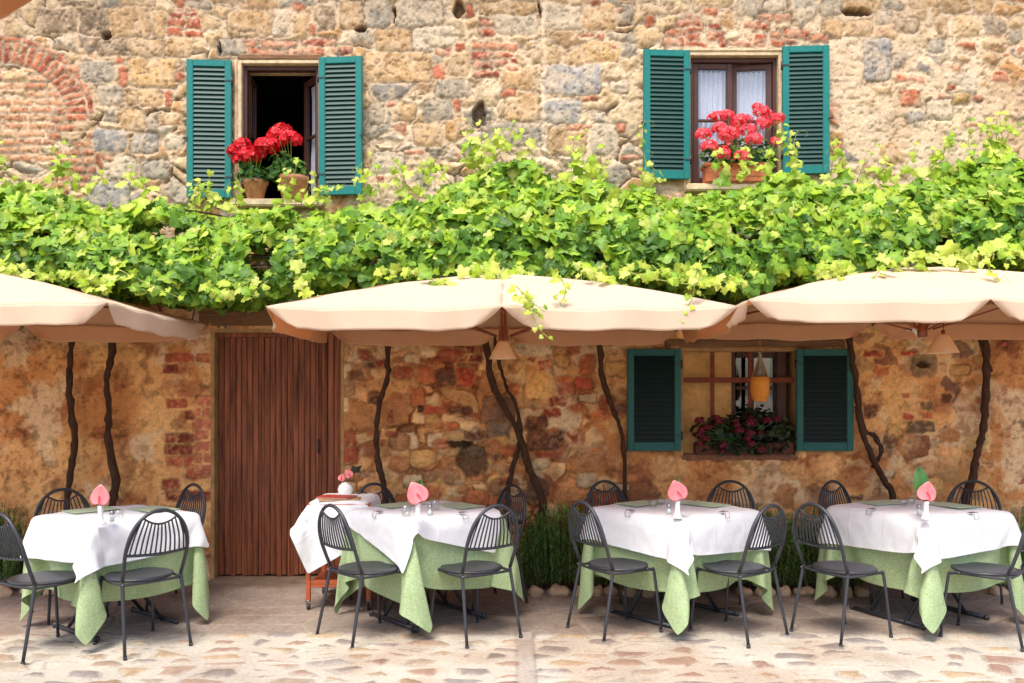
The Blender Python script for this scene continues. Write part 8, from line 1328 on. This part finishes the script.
fs = [(i*nn+j, i*nn+(j+1) % nn, ((i+1) % M_)*nn+(j+1) % nn, ((i+1) % M_)*nn+j) for i in range(M_) for j in range(nn)]
b.add(vs, fs); b.lathe([(.001, -.004), (.053, -.004), (.053, .008), (.001, .008)], 24); b.tube([(.0765*math.cos(t*.26), .0765*math.sin(t*.26), .165) for t in range(25)], .006, 6); b.tube([(.064*math.cos(t*.26), .064*math.sin(t*.26), .03) for t in range(25)], .006, 6); b.build('straw_basket', M_straw, fb)
b = MB(); b.tube([(-.07, 0, .17), (-.035, 0, .30), (0, 0, .41), (.035, 0, .30), (.07, 0, .17)], .003, 6); b.tube([(0, 0, .41), (0, .0, .75)], .0025, 6); b.build('hanging_string', M_straw, fb)
# ================================================================= GRAPEVINES
M_bark = mat('vine_bark', lin(78, 56, 44), .95, noise=.45, nscale=10, stretch=(6, 6, 1), bump=1, bscale=30, spec=.15)
M_vleaf = mat('vine_leaf', (1, 1, 1), .45, noise=.14, nscale=30, attr='Col', trans=.42, spec=.35)
M_shoot = mat('green_shoot', lin(150, 160, 70), .6, noise=.2)
TOP = [(-300,170),(0,168),(50,178),(100,192),(150,190),(185,192),(220,208),(250,200),(300,202),(350,198),(400,190),(445,182),(470,165),(500,152),(530,152),(560,165),(600,172),(650,182),(700,180),(760,172),(790,160),(820,172),(860,180),(900,176),(945,168),(975,150),(1024,150),(1300,150)]
BOT = [(-300,270),(0,268),(60,270),(120,282),(180,290),(260,292),(320,280),(380,276),(440,274),(490,270),(540,280),(600,272),(650,272),(700,284),(740,282),(780,268),(830,272),(880,262),(940,256),(1000,252),(1300,250)]
tpx, tpy = zip(*TOP); bpx, bpy_ = zip(*BOT)
# leaf template: five lobes, folded along the midrib
def leaf_tpl():
    out = [(0, .02), (-.28, -.18), (-.54, -.03), (-.43, .20), (-.63, .46), (-.36, .56), (-.24, .79), (0, 1.0), (.24, .79), (.36, .56), (.63, .46), (.43, .20), (.54, -.03), (.28, -.18)]
    n = len(out); v = [(0, .33, .03)]+[(x*.55, .33+(y-.33)*.55, .035*(i % 2)) for i, (x, y) in enumerate(out)]+[(x, y, -.06*abs(x)) for x, y in out]
    f = [(0, 1+i, 1+(i+1) % n) for i in range(n)]
    for i in range(n): j = (i+1) % n; f += [(1+i, 1+n+i, 1+n+j), (1+i, 1+n+j, 1+j)]
    return np.array(v), np.array(f)
LT, LF = leaf_tpl()
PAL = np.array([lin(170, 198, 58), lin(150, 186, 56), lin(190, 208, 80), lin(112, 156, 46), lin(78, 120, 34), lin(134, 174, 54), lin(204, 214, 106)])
def leaves(P, Nn, S, pal_w, seed, dirn=None):
    """P points, Nn leaf normals, S sizes -> V, F, C"""
    r = np.random.default_rng(seed); n = len(P)
    Nn = Nn/np.linalg.norm(Nn, axis=1)[:, None]
    d = dirn if dirn is not None else np.stack([r.normal(0, .8, n), r.normal(-.3, .5, n), r.normal(-.7, .5, n)], 1)
    d = d-(d*Nn).sum(1)[:, None]*Nn; d /= np.linalg.norm(d, axis=1)[:, None]; s = np.cross(d, Nn)
    fold = r.uniform(-.3, .7, n); curl = r.uniform(-.7, .35, n); asy = r.uniform(.85, 1.15, n)
    x = LT[None, :, 0]*asy[:, None]*(1+.06*r.normal(size=(n, len(LT)))); y = LT[None, :, 1]*(1+.04*r.normal(size=(n, len(LT)))); z = LT[None, :, 2]*1.6+fold[:, None]*abs(x)*.6+curl[:, None]*(y-.3)**2+.03*r.normal(size=(n, len(LT)))
    x = x*S[:, None]; y = (y-.1)*S[:, None]; z = z*S[:, None]
    V = P[:, None, :]+x[..., None]*s[:, None, :]+y[..., None]*d[:, None, :]+z[..., None]*Nn[:, None, :]
    Fx = LF[None]+(np.arange(n)*len(LT))[:, None, None]
    ci = np.array([r.choice(len(PAL), p=w) for w in pal_w]) if pal_w.ndim == 2 else r.choice(len(PAL), n, p=pal_w)
    c = PAL[ci]*r.uniform(.8, 1.2, (n, 1)); C = np.repeat(c[:, None, :], len(LT), 1); C[:, 0] *= 1.18; C[:, 1] *= 1.15; C[:, 15:] *= .92
    return V.reshape(-1, 3), Fx.reshape(-1, 3), C.reshape(-1, 3)
def crown(x0, x1, n, seed):
    r = np.random.default_rng(seed); X = r.uniform(x0, x1, n); Ym = 6.95
    # cross-section: back at the wall, hanging over the front edge of the wires
    px = 512+X*F/Ym
    tY = 6.98; bY = 6.55; px0 = px
    lump = fbm(X*1.0, X*0+3, 2.2, 401, 3); lump2 = fbm(X, X*0+9, 6, 405, 2)
    zt = EYE+(HOR-np.interp(px, tpx, tpy)-19)*tY/F+.20*(lump-.5)+.14*(lump2-.5)
    zb = EYE+(HOR-np.interp(px, bpx, bpy_))*bY/F+.10*(lump2-.5)
    t = r.random(n)**1.15            # 0: top back, 1: front bottom
    ytop = 7.42; 
    y = np.where(t < .38, 7.44-(t/.38)*.62, 6.82-.30*np.sin((t-.38)/.62*math.pi*.6))
    z = np.where(t < .38, zt+.03*np.sin(t/.38*math.pi), zt-(zt-zb)*((t-.38)/.62))
    dep = r.exponential(.06, n)
    cl = fbm(X, z, 4.5, 411, 3)
    y = y+dep*np.where(t > .3, 1, .3)-.16*(cl-.5); z = z-dep*np.where(t < .5, 1, .2)+r.normal(0, .02, n)
    y = np.minimum(y, 7.47)
    nrm = np.stack([r.normal(0, .42, n), -.6-.7*t+r.normal(0, .45, n), .9-.5*t+r.normal(0, .4, n)], 1)
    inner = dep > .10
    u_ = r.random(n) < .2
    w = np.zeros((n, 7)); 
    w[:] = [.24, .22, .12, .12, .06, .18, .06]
    low = (t > .72) | u_; w[low] = [.08, .14, .03, .28, .3, .16, .01]; w[inner] = [.05, .15, .02, .3, .3, .18, 0]  # lower and inner leaves take darker greens, painting in the crown's shade
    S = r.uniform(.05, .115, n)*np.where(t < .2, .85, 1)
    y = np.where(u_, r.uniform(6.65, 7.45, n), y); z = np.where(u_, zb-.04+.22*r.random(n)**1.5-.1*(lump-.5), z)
    P = np.stack([X, y, z], 1); keep = (fbm(X, z, 5, 421, 3) > .35)
    return P[keep], nrm[keep], S[keep], w[keep]/w[keep].sum(1)[:, None]
def shoot(path, n, s0, s1, seed, st, wi=None):
    """young shoot: a thin stem with leaves getting smaller to the tip"""
    r = np.random.default_rng(seed); path = [np.array(p) for p in path]; P = []; Nn = []; S = []
    st.tube([tuple(p) for p in path], list(np.linspace(.004, .0015, len(path))), 5, sub=3)
    L = len(path)-1
    for i in range(n):
        t = (i+.5)/n*L; k = min(int(t), L-1); p = path[k]*(1-(t-k))+path[k+1]*(t-k); side = 1 if i % 2 else -1
        s = s0+(s1-s0)*(i/n); off = np.array([side*s*.5+r.normal()*.01, -.02+r.normal()*.02, r.normal()*.02]); P.append(p+off); Nn.append([side*.3+r.normal()*.4, -.9, .5+r.normal()*.4]); S.append(s*r.uniform(.8, 1.2))
        st.tube([tuple(p), tuple(p+off*.8)], .0012, 4)
        if r.random() < .4: a = p+np.array([side*-.04, -.03, .01]); st.tube([tuple(p), tuple(a), tuple(a+np.array([side*-.03, -.01, -.03])), tuple(a+np.array([side*-.01, 0, -.05]))], .001, 4, sub=3)
    w = np.array([.2, .05, .4, 0, 0, .05, .3]); return np.array(P), np.array(Nn, float), np.array(S), np.tile(w, (n, 1))
def ppath(L, Y):
    return [tuple(at(a, b, Y)) for a, b in L]
TR = [ ([[(72,300),(72,350),(70,380),(71,410),(75,440),(70,470),(67,505),(66,545),(66,588)]], .026, 'grapevine with a thin dark trunk, leftmost on the wall', (-5.2, -3.35)),
       ([[(113,300),(112,352),(107,380),(108,410),(111,440),(115,480),(113,510),(112,588)]], .029, 'grapevine whose trunk rises behind the leftmost table', (-3.35, -2.2)),
       ([[(396,300),(390,345),(387,375),(379,405),(376,440),(380,470),(386,500),(388,588)]], .025, 'grapevine with a bowed trunk just right of the door', (-2.2, -.75)),
       ([[(480,300),(487,345),(491,378),(503,402),(515,424),(523,450),(530,474),(542,500),(539,535),(536,590)], [(492,330),(498,362),(506,388),(518,408),(521,440),(512,470),(508,500),(509,590)]], .029, 'grapevine with a forked twisting trunk behind the second table', (-.75, .45)),
       ([[(594,300),(600,345),(603,375),(610,405),(618,425),(624,460),(622,590)]], .021, 'slender grapevine trunk just left of the lower shutter', (.45, 1.75)),
       ([[(846,300),(850,345),(856,380),(860,410),(862,435),(872,462),(884,482),(893,500),(895,590)], [(858,400),(864,430),(876,436),(881,452),(874,468)]], .026, 'grapevine with a looping trunk right of the lower shutters', (1.75, 3.25)),
       ([[(980,300),(984,340),(988,370),(986,400),(984,430),(978,455),(970,482),(966,505),(966,590)], [(978,330),(982,350),(990,372)]], .029, 'grapevine with a gnarled trunk at the right of the wall', (3.25, 5.2)) ]
SH = { 0: [([(20,200),(10,180),(5,165)], 7.0, 6, .06, .03)],
       1: [([(185,215),(192,195),(200,180)], 6.9, 6, .06, .03), ([(120,270),(150,285),(185,300)], 6.4, 8, .06, .03)],
       2: [([(300,285),(312,298),(330,300)], 6.0, 6, .07, .04), ([(430,278),(440,286),(455,282)], 5.9, 5, .08, .05), ([(235,205),(240,188),(236,178)], 6.9, 5, .05, .03), ([(310,200),(330,190),(345,184)], 6.9, 5, .05, .03), ([(250,270),(242,295)], 6.5, 4, .08, .06), ([(420,190),(427,172),(436,165)], 6.9, 5, .06, .03)],
       3: [([(470,268),(490,276),(512,284)], 6.1, 8, .09, .05), ([(500,262),(492,278),(480,290)], 6.1, 6, .09, .05), ([(490,170),(478,150),(470,140)], 6.8, 7, .07, .04), ([(520,290),(530,310),(540,330),(555,342)], 5.38, 11, .055, .02), ([(515,285),(530,300),(545,312)], 5.4, 7, .05, .03)],
       4: [([(640,190),(646,165),(640,140),(645,120)], 6.9, 9, .045, .02), ([(600,175),(605,160)], 6.9, 4, .06, .04), ([(560,275),(566,292),(560,305),(566,318)], 5.5, 7, .06, .025), ([(590,270),(610,282),(632,287)], 5.9, 7, .08, .045), ([(700,260),(695,280),(692,300),(680,320),(700,332)], 5.5, 10, .055, .02), ([(620,270),(660,280),(700,285),(720,280)], 5.9, 9, .07, .04)],
       5: [([(790,180),(798,165),(793,148),(798,130)], 6.8, 9, .06, .03), ([(725,280),(735,285),(750,270)], 6.0, 6, .07, .05), ([(830,275),(835,290),(830,300)], 5.9, 5, .05, .03), ([(880,180),(884,160),(878,140)], 6.9, 6, .05, .03)],
       6: [([(925,250),(920,262),(926,275)], 6.1, 7, .10, .06), ([(905,250),(900,262),(890,272)], 6.1, 6, .09, .05), ([(950,250),(955,262),(965,270)], 6.1, 6, .09, .05), ([(975,170),(968,140),(975,118)], 6.9, 9, .07, .03), ([(1000,160),(1008,135),(1015,125)], 6.9, 8, .08, .04), ([(988,160),(990,140),(985,125)], 6.9, 7, .08, .04), ([(985,255),(992,275),(1000,285)], 5.8, 6, .05, .03), ([(895,255),(880,270),(868,285)], 5.9, 6, .06, .03)] }
for k, (paths, rad, lab, (x0, x1)) in enumerate(TR):
    base = at(paths[0][-1][0], 588, 7.46); base.z = 0; root = empty('grapevine', base); tag(root, lab, 'grapevine', 'grapevines trained along the front of the house')
    off = -base
    b = MB(); rr = random.Random(k)
    for pi, pth in enumerate(paths):
        P = [at(a, c, 7.45) for a, c in pth]; P = [Vector((p.x+rr.uniform(-.012, .012), 7.45+rr.uniform(-.03, .02), max(p.z, -.02))) for p in P]
        if pi == 0: P = [Vector((P[0].x, 7.15, 2.75))]+P
        rd = [rad*(.8+.35*rr.random())*(1 if pi == 0 else .62)*(.85+.35*i/len(P)) for i in range(len(P))]
        P = [p+off for p in P]; n0 = len(b.v); b.tube(P, rd, 12, sub=6)
    # gnarled bark
    vv = []
    for (x, y, z) in b.v:
        q = 1; kn = .008*max(0, math.sin(z*9+k*2))**8; a_ = math.sin(x*240+y*170+z*14); vv.append((x+.005*math.sin(z*38+x*90)+.003*math.sin(z*95+k)+kn*math.sin(z*30)+.002*a_, y+.005*math.sin(z*47+x*70+1)-kn-.0025*a_, z))
    b.v = vv; b.build('trunk', M_bark, root)
    # canes running along the wires inside the leaves
    b = MB()
    for s in (-1, 1):
        for lv in range(5):
            xs = base.x; xe = x0 if s < 0 else x1; yy = rr.uniform(6.7, 7.3); zz = rr.uniform(2.6, 2.95); P = []
            for i in range(7): t = i/6; P.append(Vector((xs+(xe-xs)*t, 7.15+(yy-7.15)*min(1, t*3)+rr.uniform(-.04, .04), 2.75+(zz-2.75)*min(1, t*3)+rr.uniform(-.05, .05)))+off)
            b.tube(P, list(np.linspace(.016, .006, 7)), 6, sub=3)
    b.build('cane', M_bark, root)
    n = int((x1-x0)*2500); A = [crown(x0, x1, n, 500+k)]; sts = []
    for j, (L, Y, nn_, s0, s1) in enumerate(SH.get(k, [])): st = MB(); sts.append(st); A.append(shoot(ppath(L, Y), nn_, s0, s1, 900+k*10+j, st))
    # many short tips breaking the outline
    for j in range(int((x1-x0)*13)):
        x = rr.uniform(x0, x1); px = 512+x*F/6.95; 
        if rr.random() < .55:
            z = EYE+(HOR-np.interp(px, tpx, tpy))*6.98/F-.03; dx = rr.uniform(-.1, .1); hh = rr.uniform(.10, .34); L = [(x, 6.95, z), (x+dx, 6.9, z+hh*.5), (x+dx*1.6, 6.86, z+hh)]
        else:
            z = EYE+(HOR-np.interp(px, bpx, bpy_))*6.5/F+.05; dx = rr.uniform(-.12, .12); L = [(x, 6.5, z), (x+dx*.5, 6.40, z-.06), (x+dx, 6.36, z-rr.uniform(.06, .16))]
        st = MB(); sts.append(st); A.append(shoot(L, rr.randint(4, 7), rr.uniform(.06, .11), .03, 2000+k*100+j, st))
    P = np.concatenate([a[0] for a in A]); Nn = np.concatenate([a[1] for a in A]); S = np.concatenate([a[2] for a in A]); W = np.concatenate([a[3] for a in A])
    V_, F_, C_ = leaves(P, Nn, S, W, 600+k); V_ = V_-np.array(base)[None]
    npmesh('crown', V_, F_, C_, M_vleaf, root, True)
    for st in sts: st.v = [tuple(Vector(v)+off) for v in st.v]; st.build('shoot', M_shoot, root)
# wires and brackets carrying the vines
pg = empty('vine_trellis', (0, WY, 2.6)); tag(pg, 'iron wires and brackets carrying the grapevine along the house', 'trellis')
for (y, z) in ((-.25, -.02), (-.55, .0), (-.85, .02)):
    b = MB(); b.tube([(-5.2, y, z), (0, y, z-.02), (5.2, y, z)], .004, 6); b.build('wire', M_blk, pg)
for x in (-4.6, -2.9, -1.0, .55, 2.2, 3.4, 4.9):
    b = MB(); b.tube([(x, .0, -.01), (x, -.95, .01)], .012, 8).tube([(x, 0, -.45), (x, -.5, -.01)], .009, 8); b.build('bracket', M_iron, pg)
# ================================================================= GERANIUMS
M_terra = mat('terracotta', lin(196, 112, 72), .85, noise=.3, nscale=14, bump=.5, bscale=60)
M_terr2 = mat('pale_terracotta', lin(206, 142, 104), .85, noise=.35, nscale=18, bump=.5, bscale=60)
M_gfol = mat('geranium_leaf', (1, 1, 1), .6, noise=.15, attr='Col', trans=.25)
def petal_mat(name, c): return mat(name, c, .5, trans=.25, noise=.25, nscale=40)
M_red = petal_mat('red_petal', lin(216, 14, 32)); M_cor = petal_mat('coral_petal', lin(244, 82, 94)); M_dkr = petal_mat('crimson_petal', lin(112, 18, 38))
def fl_head(c, r, seed, m, root):
    q = np.random.default_rng(seed); V = []; Fc = []
    n = 46
    for i in range(n):
        d = q.normal(size=3); d[2] = abs(d[2])*.9-.25; d /= np.linalg.norm(d); p = d*r*np.array([1, 1, .85])*q.uniform(.82, 1.02)
        a = np.cross(d, [0, 0, 1.0]); a /= np.linalg.norm(a)+1e-6; b_ = np.cross(d, a); s = r*.30
        k0 = q.uniform(0, 6.28)
        for j in range(5):
            an = k0+j*2*math.pi/5; u = a*math.cos(an)+b_*math.sin(an); w = -a*math.sin(an)+b_*math.cos(an); k = len(V)
            V += [p, p+u*s*.7+w*s*.42+d*s*.2, p+u*s*1.15+d*s*q.uniform(0, .4), p+u*s*.7-w*s*.42+d*s*.2]; Fc.append((k, k+1, k+2, k+3))
    npmesh('flower_head', np.array(V)+np.array(c)[None], np.array(Fc), None, m, root, False)
def geranium(root, heads, fol, mf, seed, stemb=(0, 0, 0), gpal=None, fn=260):
    """fol: list of ellipsoids (c, r) of foliage; heads: list of (pos, r)"""
    r = np.random.default_rng(seed); P = []; Nn = []; S = []
    for (c, e, n) in fol:
        d = r.normal(size=(n, 3)); d /= np.linalg.norm(d, axis=1)[:, None]; P.append(np.array(c)+d*np.array(e)*r.uniform(.45, 1.05, (n, 1))); Nn.append(d+np.array([0, -.5, .6])+r.normal(0, .3, (n, 3))); S.append(r.uniform(.028, .05, n))
    P = np.concatenate(P); Nn = np.concatenate(Nn); S = np.concatenate(S); n = len(P)
    # round scalloped leaves
    Nn /= np.linalg.norm(Nn, axis=1)[:, None]; a = np.cross(Nn, [0.3, .2, 1.0]); a /= np.linalg.norm(a, axis=1)[:, None]; b_ = np.cross(Nn, a); K = 10
    V = [P]; 
    for j in range(K): an = 2*math.pi*j/K; V.append(P+(a*math.cos(an)+b_*math.sin(an))*(S*(1 if j % 2 else .84))[:, None]*.62+Nn*(S*.14)[:, None])
    V = np.stack(V, 1); Fx = np.array([(0, 1+j, 1+(j+1) % K) for j in range(K)])[None]+(np.arange(n)*(K+1))[:, None, None]
    pal = np.array(gpal if gpal is not None else [lin(64, 118, 40), lin(90, 146, 52), lin(44, 90, 34), lin(120, 160, 66)]); c = pal[r.integers(0, len(pal), n)]*r.uniform(.75, 1.2, (n, 1)); C = np.repeat(c[:, None], K+1, 1)
    npmesh('foliage', V.reshape(-1, 3), Fx.reshape(-1, 3), C.reshape(-1, 3), M_gfol, root, False)
    b = MB()
    for (p, _) in heads: b.tube([stemb, tuple((np.array(stemb)+np.array(p))/2+np.array([0, -.02, .01])), tuple(p)], .0025, 5, sub=2)
    b.build('stem', M_gleaf if mf is M_dkr else M_shoot, root)
    for i, (p, rad) in enumerate(heads): fl_head(p, rad, seed*50+i, mf, root)
def rel(L, base): return [(tuple(at(a, b_, Y)-base), r*Y/F) for a, b_, Y, r in L]
def pot(root, r0, r1, h, m):
    b = MB(); b.lathe([(.001, 0), (r0, 0), (r1*.97, h*.8), (r1*1.06, h*.82), (r1*1.08, h), (r1*.98, h), (r1*.9, h*.86), (.001, h*.84)], 26); b.build('pot', m, root)
z_s = OP['w1'][2]+.016
for (px, r0, r1, h, lab, hd, fo, sd) in (
    (257, .065, .10, .16, 'left terracotta pot of red geraniums in the open upper window', [(236,152,7.42,9),(243,146,7.4,9),(250,156,7.34,11),(240,161,7.4,8),(266,147,7.34,11),(258,152,7.38,9)], [((-.02,-.04,.20),(.13,.10,.08),130),((-.04,-.06,.27),(.09,.07,.06),50)], 11),
    (294, .085, .125, .19, 'right terracotta pot of red geraniums in the open upper window', [(279,138,7.38,12),(281,129,7.42,7),(291,140,7.34,11),(271,146,7.32,9),(286,131,7.45,7)], [((-.03,-.04,.24),(.15,.10,.10),170),((-.13,-.05,.20),(.10,.07,.07),80),((-.08,-.04,.33),(.10,.07,.06),50)], 12)):
    base = Vector((wx(px), WY-.045, z_s)); root = empty('potted_geranium', base); tag(root, lab, 'potted plant', 'geranium pots in the open upper window'); pot(root, r0, r1, h, M_terr2)
    geranium(root, rel(hd, base), fo, M_red, sd, (0, 0, h*.8))
z2 = OP['w2'][2]+.016; base = Vector((wx(735), WY-.05, z2)); root = empty('potted_geranium', base); tag(root, 'terracotta trough of coral geraniums filling the closed upper window', 'potted plant')
b = MB(); b.box((-.27, -.085, 0), (.27, .085, .15), .012).box((-.285, -.095, .13), (.285, .095, .165), .008); b.box((-.2, -.09, .05), (.2, -.084, .10), .003); b.build('pot', M_terra, root)
hd = [(703,135,7.38,8),(709,147,7.36,8),(718,117,7.4,7),(727,116,7.42,7),(720,129,7.36,8),(729,135,7.32,10),(722,154,7.3,9),(742,157,7.3,8),(739,121,7.4,8),(748,131,7.36,8),(754,140,7.32,8),(761,113,7.4,8),(763,124,7.36,8),(778,119,7.4,7),(776,142,7.38,6),(745,120,7.45,7),(737,130,7.45,6),(768,115,7.44,6),(712,118,7.42,5),(757,107,7.45,5)]
geranium(root, rel(hd, base), [((-.12,-.02,.24),(.19,.12,.11),160),((.13,-.02,.26),(.20,.12,.13),190),((0,-.05,.16),(.28,.10,.05),90)], M_cor, 13, (0, 0, .14))
base = Vector((wx(743), WY+.03, OP['w3'][2]+.016)); root = empty('potted_geranium', base); tag(root, 'shade-darkened trough of crimson geraniums standing in the lower window', 'potted plant')
b = MB(); b.box((-.40, -.06, 0), (.42, .06, .10), .01); b.build('pot', mat('shaded_terracotta', lin(96, 56, 40), .9, noise=.3, nscale=20, bump=.4), root)
rr = random.Random(9); hd = []
for i in range(26): hd.append((rr.uniform(698, 788), rr.uniform(418, 452), 7.42+rr.uniform(-.03, .05), rr.uniform(3.2, 5)))
gp = [lin(34, 52, 26), lin(52, 74, 34), lin(26, 40, 22)]  # leaf greens darkened to paint in the niche shade; petals and pot too
geranium(root, rel(hd, base), [((-.2,-.04,.2),(.24,.10,.13),200),((.1,-.04,.24),(.26,.10,.17),240),((.32,-.04,.18),(.12,.09,.12),90),((0,-.08,.06),(.42,.06,.06),120)], M_dkr, 14, (0, 0, .1), gp)
# ================================================================= LIGHT AND CAMERA
W = bpy.data.worlds.new('World'); sc.world = W; W.use_nodes = True; nt = W.node_tree
sky = nt.nodes.new('ShaderNodeTexSky'); sky.sky_type = 'NISHITA'; sky.sun_disc = False; bg = nt.nodes['Background']; nt.links.new(sky.outputs[0], bg.inputs[0]); bg.inputs[1].default_value = .15
EL, AZ = 62, 200      # sun behind the camera, a little to the left
v = Vector((math.sin(R(AZ))*math.cos(R(EL)), math.cos(R(AZ))*math.cos(R(EL)), math.sin(R(EL))))
sky.sun_elevation = R(EL); sky.sun_rotation = R(AZ); sky.air_density = 1.0; sky.dust_density = 3.0; sky.ozone_density = .6
sl = bpy.data.lights.new('sun', 'SUN'); sl.energy = 1.75; sl.angle = R(22); sl.color = (1, .95, .87); so = bpy.data.objects.new('sun', sl); COL.objects.link(so); so.rotation_euler = v.to_track_quat('Z', 'Y').to_euler()
cd = bpy.data.cameras.new('camera'); cd.sensor_width = 36; cd.lens = F/1024*36; cd.shift_y = (HOR-341.5)/1024; cd.clip_end = 1000; cd.clip_start = .05
co_ = bpy.data.objects.new('camera', cd); COL.objects.link(co_); co_.location = (0, 0, EYE); co_.rotation_euler = (R(90), 0, 0); sc.camera = co_
sc.render.engine = 'CYCLES'; sc.view_settings.view_transform = 'Standard'; sc.view_settings.look = 'None'; sc.view_settings.gamma = 1; sc.view_settings.exposure = 1.08
sc.cycles.max_bounces = 8; sc.cycles.transmission_bounces = 6; sc.cycles.transparent_max_bounces = 8; sc.cycles.diffuse_bounces = 5
